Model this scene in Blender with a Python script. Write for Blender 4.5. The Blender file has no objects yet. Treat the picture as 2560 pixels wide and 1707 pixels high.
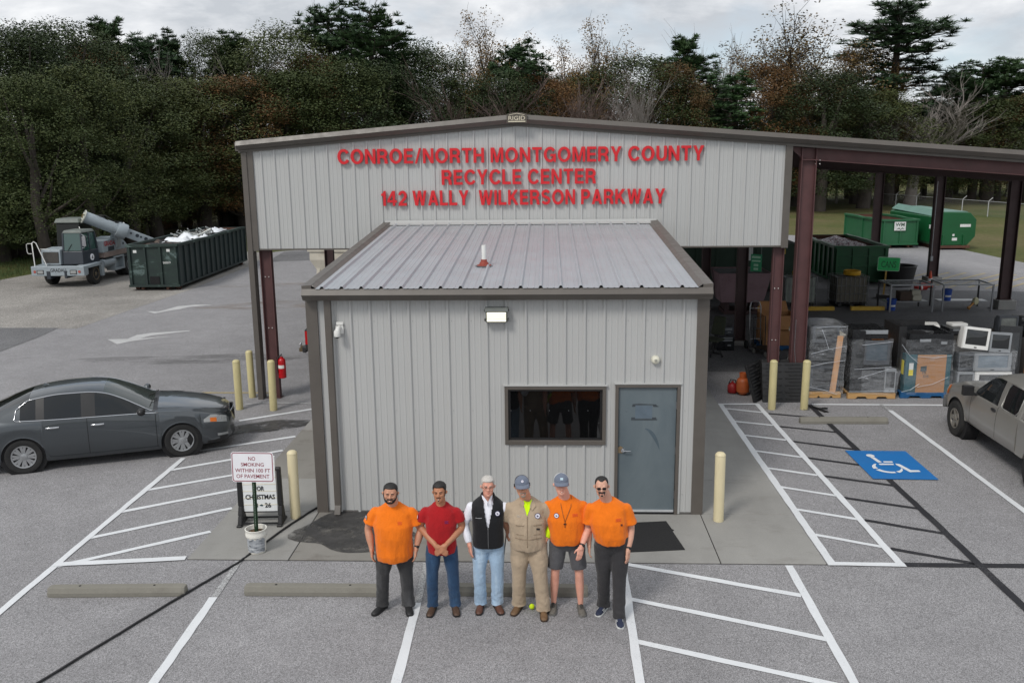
import bpy, bmesh, math, random
from mathutils import Vector, Matrix, noise as mnoise
PI = math.pi
R = math.radians
random.seed(7)
C = bpy.context.scene.collection
SC = bpy.context.scene
# ------------------------------------------------------------------ camera
cam_d = bpy.data.cameras.new('camera')
cam = bpy.data.objects.new('camera', cam_d)
C.objects.link(cam)
CYAW, CPITCH, CROLL = 0.0420521, 0.2086324, -0.0107855
_f = Vector((-math.sin(CYAW) * math.cos(CPITCH), math.cos(CYAW) * math.cos(CPITCH), -math.sin(CPITCH)))
_r = Vector((math.cos(CYAW), math.sin(CYAW), 0))
_u = _r.cross(_f)
_r2 = _r * math.cos(CROLL) + _u * math.sin(CROLL)
_u2 = _u * math.cos(CROLL) - _r * math.sin(CROLL)
_m = Matrix((_r2, _u2, -_f)).transposed().to_4x4()
_m.translation = Vector((3.75546, -13.55856, 5.74324))
cam.matrix_world = _m
cam_d.sensor_width = 36.0
cam_d.lens = 36.0 * 2217.82 / 2560.0
cam_d.clip_end = 2000.0
cam_d.clip_start = 0.1
SC.camera = cam
SC.render.resolution_x, SC.render.resolution_y = 1024, 682
# ------------------------------------------------------------------ world: cloudy daylight sky
SUN_DIR = Vector((-0.42, -0.62, 0.80)).normalized()          # towards the sun, behind the photographer's left shoulder
W = bpy.data.worlds.new('World')
SC.world = W
W.use_nodes = True
_nt = W.node_tree
for n in list(_nt.nodes):
 _nt.nodes.remove(n)
def _wn(t, **k):
 n = _nt.nodes.new(t)
 for a, b in k.items():
  setattr(n, a, b)
 return n
_out = _wn('ShaderNodeOutputWorld')
_bg = _wn('ShaderNodeBackground')
_bg.inputs['Strength'].default_value = 0.1
_sky = _wn('ShaderNodeTexSky', sky_type='NISHITA')
_sky.sun_disc = False
_sky.sun_elevation = math.asin(SUN_DIR.z)
_sky.sun_rotation = math.atan2(SUN_DIR.x, SUN_DIR.y)
_sky.air_density = 1.0
_sky.dust_density = 1.5
_tc = _wn('ShaderNodeTexCoord')
_sep = _wn('ShaderNodeSeparateXYZ')
_nt.links.new(_tc.outputs['Generated'], _sep.inputs[0])
def _math(op, a, b=None, clamp=False):
 n = _wn('ShaderNodeMath', operation=op)
 n.use_clamp = clamp
 for i, v in enumerate((a, b)):
  if v is None:
   continue
  if isinstance(v, (int, float)):
   n.inputs[i].default_value = v
  else:
   _nt.links.new(v, n.inputs[i])
 return n.outputs[0]
_den = _math('ADD', _math('MAXIMUM', _sep.outputs[2], 0.0), 0.30)
_cmb = _wn('ShaderNodeCombineXYZ')
_nt.links.new(_math('DIVIDE', _sep.outputs[0], _den), _cmb.inputs[0])
_nt.links.new(_math('DIVIDE', _sep.outputs[1], _den), _cmb.inputs[1])
_cmb.inputs[2].default_value = 3.7
def _noise(scale, detail, rough, off):
 mp = _wn('ShaderNodeMapping')
 mp.inputs['Location'].default_value = off
 _nt.links.new(_cmb.outputs[0], mp.inputs[0])
 n = _wn('ShaderNodeTexNoise')
 n.inputs['Scale'].default_value = scale
 n.inputs['Detail'].default_value = detail
 n.inputs['Roughness'].default_value = rough
 n.inputs['Distortion'].default_value = 0.25
 _nt.links.new(mp.outputs[0], n.inputs['Vector'])
 return n.outputs[0]
def _ramp(fac, stops):
 r = _wn('ShaderNodeValToRGB')
 e = r.color_ramp.elements
 while len(e) < len(stops):
  e.new(0.5)
 for el, (p, c) in zip(e, stops):
  el.position = p
  el.color = c
 _nt.links.new(fac, r.inputs[0])
 return r.outputs[0]
_cover = _ramp(_noise(1.35, 10, 0.56, (3.1, 0.4, 0)), [(0.36, (0, 0, 0, 1)), (0.50, (1, 1, 1, 1))])
_shade = _ramp(_noise(2.2, 10, 0.60, (9.0, 5.2, 1.0)), [(0.36, (5.0, 5.3, 5.7, 1)), (0.50, (7.0, 7.2, 7.5, 1)), (0.60, (8.8, 8.9, 9.0, 1))])
_blue = _wn('ShaderNodeMixRGB')
_blue.inputs[0].default_value = 0.55
_nt.links.new(_sky.outputs[0], _blue.inputs[1])
_blue.inputs[2].default_value = (6.2, 6.9, 7.6, 1)                  # thin high veil between the clouds
_mix = _wn('ShaderNodeMixRGB')
_nt.links.new(_cover, _mix.inputs[0])
_nt.links.new(_blue.outputs[0], _mix.inputs[1])
_nt.links.new(_shade, _mix.inputs[2])
_nt.links.new(_mix.outputs[0], _bg.inputs['Color'])
_nt.links.new(_bg.outputs[0], _out.inputs[0])
# ------------------------------------------------------------------ sun behind thin cloud
sun_d = bpy.data.lights.new('sun', 'SUN')
sun_d.energy = 1.5
sun_d.angle = R(14)
sun_d.color = (1.0, 0.955, 0.89)
sun = bpy.data.objects.new('sun', sun_d)
sun.rotation_euler = SUN_DIR.to_track_quat('Z', 'Y').to_euler()
sun.location = SUN_DIR * 60
C.objects.link(sun)
SC.view_settings.view_transform = 'Standard'
SC.view_settings.look = 'None'
SC.view_settings.exposure = 0.22
SC.view_settings.gamma = 1.0
SC.view_settings.use_curve_mapping = False
SC.cycles.max_bounces = 6
SC.cycles.transparent_max_bounces = 12
SC.cycles.use_denoising = True
# ------------------------------------------------------------------ materials
def lin(c):
 return tuple(((v / 255) / 12.92 if v <= 10.3 else (((v / 255) + 0.055) / 1.055) ** 2.4) for v in c)
MATS = {}
class NT:
 def __init__(s, name):
  s.m = bpy.data.materials.new(name)
  s.m.use_nodes = True
  s.t = s.m.node_tree
  s.b = s.t.nodes['Principled BSDF']
  s.tc = None
 def n(s, typ, **k):
  x = s.t.nodes.new(typ)
  for a, b in k.items():
   setattr(x, a, b)
  return x
 def l(s, a, b):
  s.t.links.new(a, b)
 def coord(s, scale=(1, 1, 1)):
  if s.tc is None:
   s.tc = s.n('ShaderNodeTexCoord')
  mp = s.n('ShaderNodeMapping')
  mp.inputs['Scale'].default_value = scale
  s.l(s.tc.outputs['Object'], mp.inputs[0])
  return mp.outputs[0]
 def noise(s, scale, detail=4, rough=0.55, stretch=(1, 1, 1), dist=0.0):
  x = s.n('ShaderNodeTexNoise')
  x.inputs['Scale'].default_value = scale
  x.inputs['Detail'].default_value = detail
  x.inputs['Roughness'].default_value = rough
  x.inputs['Distortion'].default_value = dist
  s.l(s.coord(stretch), x.inputs['Vector'])
  return x.outputs[0]
 def voro(s, scale, out='Color', stretch=(1, 1, 1)):
  x = s.n('ShaderNodeTexVoronoi')
  x.inputs['Scale'].default_value = scale
  s.l(s.coord(stretch), x.inputs['Vector'])
  return x.outputs[out]
 def ramp(s, fac, stops, interp='LINEAR'):
  r = s.n('ShaderNodeValToRGB')
  r.color_ramp.interpolation = interp
  e = r.color_ramp.elements
  while len(e) < len(stops):
   e.new(0.5)
  for el, (p, c) in zip(e, stops):
   el.position = p
   if isinstance(c, (int, float)):
    c = (c, c, c)
   el.color = (*c[:3], 1)
  s.l(fac, r.inputs[0])
  return r.outputs[0]
 def mix(s, fac, a, b, mode='MIX'):
  x = s.n('ShaderNodeMixRGB', blend_type=mode)
  for i, v in zip((0, 1, 2), (fac, a, b)):
   if isinstance(v, (int, float)):
    x.inputs[i].default_value = v if i == 0 else (v, v, v, 1)
   elif isinstance(v, tuple):
    x.inputs[i].default_value = (*v[:3], 1)
   else:
    s.l(v, x.inputs[i])
  return x.outputs[0]
 def color(s, v):
  if isinstance(v, tuple):
   s.b.inputs['Base Color'].default_value = (*v[:3], 1)
  else:
   s.l(v, s.b.inputs['Base Color'])
 def bump(s, h, dist, strength=1.0):
  x = s.n('ShaderNodeBump')
  x.inputs['Distance'].default_value = dist
  x.inputs['Strength'].default_value = strength
  s.l(h, x.inputs['Height'])
  s.l(x.outputs[0], s.b.inputs['Normal'])
 def set(s, rough=None, metal=None, spec=None, coat=None, coat_rough=None, trans=None, alpha=None, sheen=None, sss=None):
  i = s.b.inputs
  for k, v in (('Roughness', rough), ('Metallic', metal), ('Specular IOR Level', spec), ('Coat Weight', coat), ('Coat Roughness', coat_rough),
     ('Transmission Weight', trans), ('Alpha', alpha), ('Sheen Weight', sheen), ('Subsurface Weight', sss)):
   if v is not None:
    if isinstance(v, (int, float)):
     i[k].default_value = v
    else:
     s.l(v, i[k])
def mat(name, col, rough=0.6, metal=0.0, var=0.12, vscale=6.0, bump=0.0, bscale=60.0, dirt=0.0, dirt_col=(0.10, 0.085, 0.065), dscale=2.5, coat=0.0, spec=0.5, stretch=(1, 1, 1), sheen=0.0):
 """Plain painted or raw surface: base colour with gentle variation, optional dirt patches and fine relief."""
 if name in MATS:
  return MATS[name]
 t = NT(name)
 c = tuple(col[:3])
 lo = tuple(v * (1 - var) for v in c)
 hi = tuple(min(1, v * (1 + var)) for v in c)
 out = t.ramp(t.noise(vscale, 5, 0.6, stretch), [(0.3, lo), (0.7, hi)])
 if dirt > 0:
  f = t.ramp(t.noise(dscale, 8, 0.68, stretch), [(0.52, 0.0), (0.72, dirt)])
  out = t.mix(f, out, dirt_col)
 t.color(out)
 t.set(rough=t.ramp(t.noise(vscale * 1.7, 3), [(0.3, max(0.02, rough - 0.06)), (0.7, min(1, rough + 0.06))]), metal=metal, spec=spec, coat=coat, sheen=sheen)
 if bump > 0:
  t.bump(t.noise(bscale, 4, 0.6, stretch), bump)
 MATS[name] = t.m
 return t.m
def mat_emit(name, col, strength):
 t = NT(name)
 t.color(col)
 t.b.inputs['Emission Color'].default_value = (*col, 1)
 t.b.inputs['Emission Strength'].default_value = strength
 MATS[name] = t.m
 return t.m
# ------------------------------------------------------------------ mesh helpers
class MB:
 """Collects shapes; build() links them as one mesh object."""
 def __init__(s):
  s.v, s.f, s.mi, s.cur, s.M = [], [], [], 0, None
 def add(s, vs, fs):
  o = len(s.v)
  if s.M is not None:
   vs = [s.M @ Vector(p) for p in vs]
  s.v.extend([tuple(p) for p in vs])
  s.f.extend([tuple(i + o for i in f) for f in fs])
  s.mi.extend([s.cur] * len(fs))
  return s
 def box(s, x0, x1, y0, y1, z0, z1):
  return s.add([(x0, y0, z0), (x1, y0, z0), (x1, y1, z0), (x0, y1, z0), (x0, y0, z1), (x1, y0, z1), (x1, y1, z1), (x0, y1, z1)],
     [(0, 3, 2, 1), (4, 5, 6, 7), (0, 1, 5, 4), (1, 2, 6, 5), (2, 3, 7, 6), (3, 0, 4, 7)])
 def hexa(s, b, t):
  return s.add(list(b) + list(t), [(0, 3, 2, 1), (4, 5, 6, 7), (0, 1, 5, 4), (1, 2, 6, 5), (2, 3, 7, 6), (3, 0, 4, 7)])
 def cbox(s, c, size, rot=None):
  hx, hy, hz = size[0] / 2, size[1] / 2, size[2] / 2
  Mx = Matrix.Translation(c) @ (rot.to_4x4() if rot is not None else Matrix.Identity(4))
  vs = [Mx @ Vector(p) for p in [(-hx, -hy, -hz), (hx, -hy, -hz), (hx, hy, -hz), (-hx, hy, -hz), (-hx, -hy, hz), (hx, -hy, hz), (hx, hy, hz), (-hx, hy, hz)]]
  return s.add(vs, [(0, 3, 2, 1), (4, 5, 6, 7), (0, 1, 5, 4), (1, 2, 6, 5), (2, 3, 7, 6), (3, 0, 4, 7)])
 def prism(s, poly, a, b, axis='z'):
  """poly of 2-D points extruded from a to b. axis z: (x,y); axis y: (x,z); axis x: (y,z)."""
  n = len(poly)
  def P(p, h):
   return (p[0], p[1], h) if axis == 'z' else ((p[0], h, p[1]) if axis == 'y' else (h, p[0], p[1]))
  vs = [P(p, a) for p in poly] + [P(p, b) for p in poly]
  fs = [tuple(range(n - 1, -1, -1)), tuple(range(n, 2 * n))] + [(i, (i + 1) % n, n + (i + 1) % n, n + i) for i in range(n)]
  return s.add(vs, fs)
 def sheet(s, pts):
  return s.add(pts, [tuple(range(len(pts)))])
 def tube(s, pts, rad, n=10, caps=True, closed=False):
  pts = [Vector(p) for p in pts]
  m = len(pts)
  if isinstance(rad, (int, float)):
   rad = [rad] * m
  T = []
  for i in range(m):
   if closed:
    d = pts[(i + 1) % m] - pts[i - 1]
   else:
    d = pts[min(i + 1, m - 1)] - pts[max(i - 1, 0)]
   T.append(d.normalized() if d.length > 1e-9 else Vector((0, 0, 1)))
  a = Vector((0, 0, 1)) if abs(T[0].z) < 0.9 else Vector((1, 0, 0))
  u = T[0].cross(a).normalized()
  vs = []
  for i in range(m):
   u = (u - T[i] * u.dot(T[i]))
   u = u.normalized() if u.length > 1e-6 else T[i].orthogonal().normalized()
   w = T[i].cross(u)
   for k in range(n):
    t = 2 * PI * k / n
    r = rad[i]
    rx, ry = r if isinstance(r, tuple) else (r, r)
    vs.append(pts[i] + u * (rx * math.cos(t)) + w * (ry * math.sin(t)))
  fs = []
  for i in range(m if closed else m - 1):
   j = (i + 1) % m
   for k in range(n):
    fs.append((i * n + k, i * n + (k + 1) % n, j * n + (k + 1) % n, j * n + k))
  if caps and not closed:
   fs.append(tuple(range(n - 1, -1, -1)))
   fs.append(tuple((m - 1) * n + k for k in range(n)))
  return s.add(vs, fs)
 def cyl(s, p0, p1, r0, r1=None, n=14):
  return s.tube([p0, p1], [r0, r0 if r1 is None else r1], n)
 def lathe(s, prof, n=20, c=(0, 0, 0), axis='z', ang=2 * PI, caps=True):
  """profile of (r, h) revolved about an axis through c; closes at r = 0 ends."""
  vs, fs = [], []
  m = len(prof)
  for (r, h) in prof:
   for k in range(n):
    t = ang * k / n
    x, y = r * math.cos(t), r * math.sin(t)
    p = (x, y, h) if axis == 'z' else ((h, x, y) if axis == 'x' else (y, h, x))
    vs.append((p[0] + c[0], p[1] + c[1], p[2] + c[2]))
  for i in range(m - 1):
   for k in range(n):
    fs.append((i * n + k, i * n + (k + 1) % n, (i + 1) * n + (k + 1) % n, (i + 1) * n + k))
  if caps and prof[0][0] > 1e-6:
   fs.append(tuple(range(n - 1, -1, -1)))
  if caps and prof[-1][0] > 1e-6:
   fs.append(tuple((m - 1) * n + k for k in range(n)))
  return s.add(vs, fs)
 def ball(s, c, r, nu=16, nv=10):
  rx, ry, rz = r if isinstance(r, tuple) else (r, r, r)
  vs = [(c[0], c[1], c[2] - rz)]
  for j in range(1, nv):
   ph = -PI / 2 + PI * j / nv
   for i in range(nu):
    t = 2 * PI * i / nu
    vs.append((c[0] + rx * math.cos(ph) * math.cos(t), c[1] + ry * math.cos(ph) * math.sin(t), c[2] + rz * math.sin(ph)))
  vs.append((c[0], c[1], c[2] + rz))
  fs = [(0, 1 + (i + 1) % nu, 1 + i) for i in range(nu)]
  for j in range(nv - 2):
   for i in range(nu):
    a, b = 1 + j * nu + i, 1 + j * nu + (i + 1) % nu
    fs.append((a, b, b + nu, a + nu))
  L = len(vs) - 1
  o = 1 + (nv - 2) * nu
  fs += [(o + i, o + (i + 1) % nu, L) for i in range(nu)]
  return s.add(vs, fs)
 def mesh(s, name, mats, smooth=None, bevel=0.0, segs=2, merge=False):
  me = bpy.data.meshes.new(name)
  me.from_pydata(s.v, [], s.f)
  mats = mats if isinstance(mats, (list, tuple)) else [mats]
  for m in mats:
   me.materials.append(m)
  if len(mats) > 1:
   me.polygons.foreach_set('material_index', s.mi)
  if bevel > 0 or merge:
   bm = bmesh.new()
   bm.from_mesh(me)
   if merge:
    bmesh.ops.remove_doubles(bm, verts=bm.verts, dist=1e-5)
   bmesh.ops.recalc_face_normals(bm, faces=bm.faces)
   if bevel > 0:
    ed = [e for e in bm.edges if len(e.link_faces) == 2 and e.calc_face_angle(0) > 0.6]
    bmesh.ops.bevel(bm, geom=ed, offset=bevel, segments=segs, profile=0.5, affect='EDGES', clamp_overlap=True)
   bm.to_mesh(me)
   bm.free()
  me.validate()
  me.update()
  if smooth is not None:
   me.shade_smooth()
   if smooth < 179:
    me.set_sharp_from_angle(angle=R(smooth))
  return me
 def build(s, name, mats, parent=None, smooth=None, bevel=0.0, segs=2, merge=False, **tags):
  return link(name, s.mesh(name, mats, smooth, bevel, segs, merge), parent, **tags)
def link(name, data, parent=None, loc=None, rot=None, **tags):
 o = bpy.data.objects.new(name, data)
 C.objects.link(o)
 if parent is not None:
  o.parent = parent
 if loc is not None:
  o.location = loc
 if rot is not None:
  o.rotation_euler = rot
 for k, v in tags.items():
  if v is not None:
   o[k] = v
 return o
def thing(name, label, category, loc=(0, 0, 0), rz=0.0, group=None, rot=None):
 o = bpy.data.objects.new(name, None)
 o.empty_display_size = 0.2
 C.objects.link(o)
 o.location = loc
 o.rotation_euler = rot if rot is not None else (0, 0, rz)
 o['label'] = label
 o['category'] = category
 if group:
  o['group'] = group
 return o
def structure(name, loc=(0, 0, 0)):
 o = bpy.data.objects.new(name, None)
 C.objects.link(o)
 o.location = loc
 o['kind'] = 'structure'
 return o
def kids(o):
 return list(o.children)
def copy_tree(o, parent=None, **tags):
 c = o.copy()
 C.objects.link(c)
 if parent is not None:
  c.parent = parent
 for ch in kids(o):
  copy_tree(ch, c)
 for k, v in tags.items():
  c[k] = v
 return c
def copy_thing(o, loc, rz=0.0, label=None, group=None, rot=None):
 c = copy_tree(o)
 c.location = loc
 c.rotation_euler = rot if rot is not None else (0, 0, rz)
 if label:
  c['label'] = label
 if group:
  c['group'] = group
 return c
# ------------------------------------------------------------------ lettering
def glyphs(text, size=1.0, extrude=0.0, bold=0.0, sx=1.0, res=3):
 """mesh of a whole string laid along +x, baseline z = 0, thickness along y (front face towards -y)."""
 cu = bpy.data.curves.new('lettering', 'FONT')
 cu.body = text
 cu.size = size
 cu.extrude = extrude
 cu.offset = bold * size
 cu.resolution_u = res
 cu.align_x = 'LEFT'
 ob = bpy.data.objects.new('lettering', cu)
 me = bpy.data.meshes.new_from_object(ob)
 bpy.data.objects.remove(ob)
 bpy.data.curves.remove(cu)
 me.transform(Matrix(((sx, 0, 0, 0), (0, 0, -1, 0), (0, 1, 0, 0), (0, 0, 0, 1))))
 me.materials.clear()
 return me
def extent(me):
 xs = [v.co.x for v in me.vertices]
 zs = [v.co.z for v in me.vertices]
 return (min(xs), max(xs), min(zs), max(zs)) if xs else (0, 0, 0, 0)
def put_text(parent, text, x0, x1, z0, z1, y, m, extrude=0.002, bold=0.0, name='lettering', rot=None):
 """one flat printed line fitted into the box x0..x1, z0..z1 on the plane y (facing -y)."""
 me = glyphs(text, 1.0, 0.0, bold)
 a, b, c, d = extent(me)
 sx, sz = (x1 - x0) / max(1e-6, b - a), (z1 - z0) / max(1e-6, d - c)
 me.transform(Matrix(((sx, 0, 0, x0 - a * sx), (0, 1, 0, y), (0, 0, sz, z0 - c * sz), (0, 0, 0, 1))))
 me.materials.append(m)
 return link(name, me, parent)
def _arc(cx, cy, rx, ry, a0, a1, n=12):
 return [(cx + rx * math.cos(R(a0 + (a1 - a0) * k / n)), cy + ry * math.sin(R(a0 + (a1 - a0) * k / n))) for k in range(n + 1)]
def _thick(c, t):
 L, Q = [], []
 for i in range(len(c)):
  a, b_ = c[max(0, i - 1)], c[min(len(c) - 1, i + 1)]
  d = math.hypot(b_[0] - a[0], b_[1] - a[1]) or 1
  nx, ny = -(b_[1] - a[1]) / d * t / 2, (b_[0] - a[0]) / d * t / 2
  L.append((c[i][0] + nx, c[i][1] + ny))
  Q.append((c[i][0] - nx, c[i][1] - ny))
 return L + Q[::-1]
BOLD = {
 'I': [[(0, 0), (.2, 0), (.2, 1), (0, 1)]],
 'L': [[(0, 0), (.62, 0), (.62, .18), (.2, .18), (.2, 1), (0, 1)]],
 'E': [[(0, 0), (.66, 0), (.66, .175), (.2, .175), (.2, .415), (.61, .415), (.61, .585), (.2, .585), (.2, .825), (.65, .825), (.65, 1), (0, 1)]],
 'F': [[(0, 0), (.2, 0), (.2, .40), (.56, .40), (.56, .575), (.2, .575), (.2, .825), (.62, .825), (.62, 1), (0, 1)]],
 'T': [[(.25, 0), (.45, 0), (.45, .825), (.7, .825), (.7, 1), (0, 1), (0, .825), (.25, .825)]],
 'H': [[(0, 0), (.2, 0), (.2, .42), (.56, .42), (.56, 0), (.76, 0), (.76, 1), (.56, 1), (.56, .60), (.2, .60), (.2, 1), (0, 1)]],
 'N': [[(0, 0), (.19, 0), (.19, .67), (.56, 0), (.76, 0), (.76, 1), (.57, 1), (.57, .34), (.2, 1), (0, 1)]],
 'M': [[(0, 0), (.18, 0), (.18, .74), (.37, 0), (.55, 0), (.74, .74), (.74, 0), (.92, 0), (.92, 1), (.65, 1), (.46, .30), (.27, 1), (0, 1)]],
 'W': [[(.2, 0), (.42, 0), (.55, .64), (.68, 0), (.9, 0), (1.1, 1), (.9, 1), (.785, .34), (.65, 1), (.45, 1), (.315, .34), (.2, 1), (0, 1)]],
 'A': [[(0, 0), (.21, 0), (.275, .2), (.535, .2), (.60, 0), (.81, 0), (.515, 1), (.295, 1)], [(.325, .36), (.405, .72), (.485, .36)]],
 'Y': [[(.29, 0), (.49, 0), (.49, .40), (.78, 1), (.56, 1), (.39, .60), (.22, 1), (0, 1), (.29, .40)]],
 'K': [[(0, 0), (.2, 0), (.2, .30), (.31, .42), (.56, 0), (.81, 0), (.45, .57), (.79, 1), (.53, 1), (.2, .58), (.2, 1), (0, 1)]],
 'O': [_arc(.46, .5, .46, .515, 0, 345, 23), _arc(.46, .5, .25, .335, 0, 345, 23)],
 'C': [_arc(.45, .5, .45, .515, 33, 327, 22) + _arc(.45, .5, .24, .335, 327, 33, 22)],
 'G': [_arc(.45, .5, .45, .515, 36, 300, 20) + [(.71, .11), (.74, 0), (.87, 0), (.87, .54), (.47, .54), (.47, .37), (.68, .37)] + _arc(.45, .5, .24, .335, 318, 36, 20)],
 'P': [[(0, 0), (.2, 0), (.2, .36), (.42, .36)] + _arc(.42, .68, .29, .32, -80, 90, 12) + [(0, 1)], [(.2, .53), (.39, .53)] + _arc(.39, .68, .13, .15, -80, 80, 8) + [(.39, .83), (.2, .83)]],
 'R': [[(0, 0), (.2, 0), (.2, .39), (.38, .39), (.50, .30), (.53, 0), (.76, 0), (.71, .32), (.60, .455)] + _arc(.44, .70, .30, .30, -50, 90, 12) + [(0, 1)], [(.2, .56), (.41, .56)] + _arc(.41, .695, .13, .135, -80, 80, 8) + [(.41, .83), (.2, .83)]],
 'S': [_thick(_arc(.36, .715, .255, .195, 20, 265, 16) + _arc(.36, .285, .265, .20, 80, -160, 16), .185)],
 'U': [[(0, 1), (0, .36)] + _arc(.37, .36, .37, .375, 180, 360, 16) + [(.74, 1), (.54, 1), (.54, .36)] + _arc(.37, .36, .17, .195, 360, 180, 12) + [(.2, 1)]],
 '/': [[(0, -.02), (.14, -.02), (.46, 1.02), (.32, 1.02)]],
 '1': [[(.2, 0), (.4, 0), (.4, 1), (.26, 1), (.20, .87), (.04, .80), (.04, .67), (.2, .69)]],
 '4': [[(.42, 0), (.61, 0), (.61, .22), (.74, .22), (.74, .38), (.61, .38), (.61, 1), (.40, 1), (0, .40), (0, .22), (.42, .22)], [(.17, .38), (.42, .74), (.42, .38)]],
 '2': [[(0, 0), (.66, 0), (.66, .18), (.30, .18), (.47, .33)] + _arc(.34, .68, .33, .33, -40, 172, 14) + _arc(.34, .68, .13, .15, 172, -35, 12) + [(.30, .42), (.05, .2)]],
}
def bold_glyph(ch, depth):
 cu = bpy.data.curves.new('letter', 'CURVE')
 cu.dimensions = '2D'
 cu.fill_mode = 'BOTH'
 cu.extrude = depth / 2
 for loop in BOLD[ch]:
  sp = cu.splines.new('POLY')
  sp.points.add(len(loop) - 1)
  for p, (x, y) in zip(sp.points, loop):
   p.co = (x, y, 0, 1)
  sp.use_cyclic_u = True
 ob = bpy.data.objects.new('letter', cu)
 me = bpy.data.meshes.new_from_object(ob)
 bpy.data.objects.remove(ob)
 bpy.data.curves.remove(cu)
 me.transform(Matrix(((1, 0, 0, 0), (0, 0, -1, 0), (0, 1, 0, 0), (0, 0, 0, 1))))
 return me
def letter_row(parent, text, xc0, xc1, z0, z1, y, m, depth=0.05, bold=0.02, gaps=None):
 """individually mounted letters, each its own object; the row spans xc0..xc1 and z0..z1."""
 adv = []
 x = 0.0
 for ch in text:
  if ch == ' ':
   x += 0.34
   continue
  w = max(p[0] for p in BOLD[ch][0])
  adv.append((ch, x))
  x += w + 0.13
 k = (xc1 - xc0) / (x - 0.13)
 kz = z1 - z0
 for ch, px in adv:
  me = bold_glyph(ch, depth)
  me.transform(Matrix(((k, 0, 0, 0), (0, 1, 0, 0), (0, 0, kz, 0), (0, 0, 0, 1))))
  me.materials.clear()
  me.materials.append(m)
  o = link('letter', me, parent)
  o.location = (xc0 + px * k, y - depth / 2, z0)
# common materials
M_STEELRED = mat('red oxide steel', lin((84, 54, 54)), 0.55, 0, 0.15, 3, dirt=0.25, dirt_col=(0.05, 0.03, 0.03))
M_BRONZE = mat('bronze trim metal', lin((92, 87, 82)), 0.42, 0, 0.08, 3, dirt=0.12)
M_PANEL = mat('grey wall panel', lin((180, 181, 180)), 0.42, 0, 0.018, 0.9, stretch=(1, 1, 0.35), dirt=0.06, dirt_col=(0.30, 0.29, 0.27), dscale=1.1)
M_ROOFPANEL = mat('galvalume roof panel', lin((172, 176, 181)), 0.36, 0.25, 0.05, 1.2, dirt=0.18, dirt_col=(0.33, 0.32, 0.30))
M_BLACK = mat('black plastic', (0.012, 0.012, 0.013), 0.5, 0, 0.2, 8)
M_RUBBER = mat('black rubber', (0.014, 0.014, 0.015), 0.8, 0, 0.25, 20, bump=0.002)
M_DARK = mat('dark void', (0.008, 0.008, 0.009), 0.9)
M_WHITE = mat('white plastic', lin((225, 225, 222)), 0.45, 0, 0.04, 8)
M_STEEL = mat('zinc steel', lin((150, 152, 155)), 0.38, 0.8, 0.12, 10)
M_CHROME = mat('chrome', (0.62, 0.63, 0.65), 0.12, 1.0, 0.03, 5)
M_REDPAINT = mat('red paint', lin((196, 24, 34)), 0.4, 0, 0.08, 6)
M_WOOD = mat('pallet pine', lin((188, 148, 96)), 0.75, 0, 0.22, 3, stretch=(1, 8, 8), bump=0.001, dirt=0.2)
M_CARD = mat('brown cardboard', lin((168, 122, 80)), 0.85, 0, 0.1, 2, dirt=0.1)
# ================================================================== GROUND
def m_asphalt(name, lo, mid, hi, big, stain=0.0, chip=75.0):
 t = NT(name)
 stones = t.ramp(t.voro(chip), [(0.0, lo), (0.42, mid), (0.8, hi), (1.0, tuple(min(1, v * 1.35) for v in hi))])
 fine = t.ramp(t.noise(chip * 1.6, 2, 0.7), [(0.35, 0.62), (0.65, 1.25)])
 c = t.mix(0.75, stones, fine, 'MULTIPLY')
 c = t.mix(1.0, c, t.ramp(t.noise(0.22, 7, 0.62, dist=0.6), [(0.30, big[0]), (0.70, big[1])]), 'MULTIPLY')
 c = t.mix(1.0, c, t.ramp(t.noise(1.7, 6, 0.7), [(0.3, 0.90), (0.7, 1.08)]), 'MULTIPLY')
 if stain:
  st = t.ramp(t.noise(0.9, 9, 0.75, (0.35, 1.3, 1)), [(0.60, 0.0), (0.74, stain)])
  c = t.mix(st, c, (0.06, 0.057, 0.055))
 t.color(c)
 t.set(rough=0.9, spec=0.25)
 t.bump(t.voro(chip, 'Distance'), 0.006, 0.7)
 MATS[name] = t.m
 return t.m
M_LOT = m_asphalt('chip seal asphalt', (0.12, 0.118, 0.12), (0.255, 0.25, 0.257), (0.37, 0.365, 0.374), (0.88, 1.10), 0.45, 100.0)
M_OLDLOT = m_asphalt('older dark asphalt', (0.07, 0.07, 0.075), (0.15, 0.15, 0.155), (0.24, 0.24, 0.245), (0.8, 1.1), 0.2)
def m_grass():
 t = NT('mown dry grass')
 a = t.ramp(t.noise(0.10, 7, 0.6), [(0.34, (0.080, 0.105, 0.034)), (0.52, (0.125, 0.125, 0.052)), (0.70, (0.165, 0.140, 0.075))])
 b = t.ramp(t.noise(3.0, 9, 0.8, (1, 0.6, 1)), [(0.3, 0.72), (0.7, 1.22)])
 t.color(t.mix(1.0, a, b, 'MULTIPLY'))
 t.set(rough=0.95, spec=0.1)
 t.bump(t.noise(14, 6, 0.8), 0.10, 0.8)
 MATS['grass'] = t.m
 return t.m
M_GRASS = m_grass()
def m_gravel():
 t = NT('pale gravel')
 a = t.ramp(t.voro(38), [(0.0, (0.16, 0.15, 0.14)), (0.5, (0.30, 0.285, 0.265)), (1.0, (0.45, 0.43, 0.40))])
 b = t.ramp(t.noise(0.35, 7, 0.65), [(0.32, 0.72), (0.66, 1.12)])
 t.color(t.mix(1.0, a, b, 'MULTIPLY'))
 t.set(rough=0.95, spec=0.2)
 t.bump(t.voro(38, 'Distance'), 0.02, 0.8)
 MATS['gravel'] = t.m
 return t.m
M_GRAVEL = m_gravel()
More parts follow.
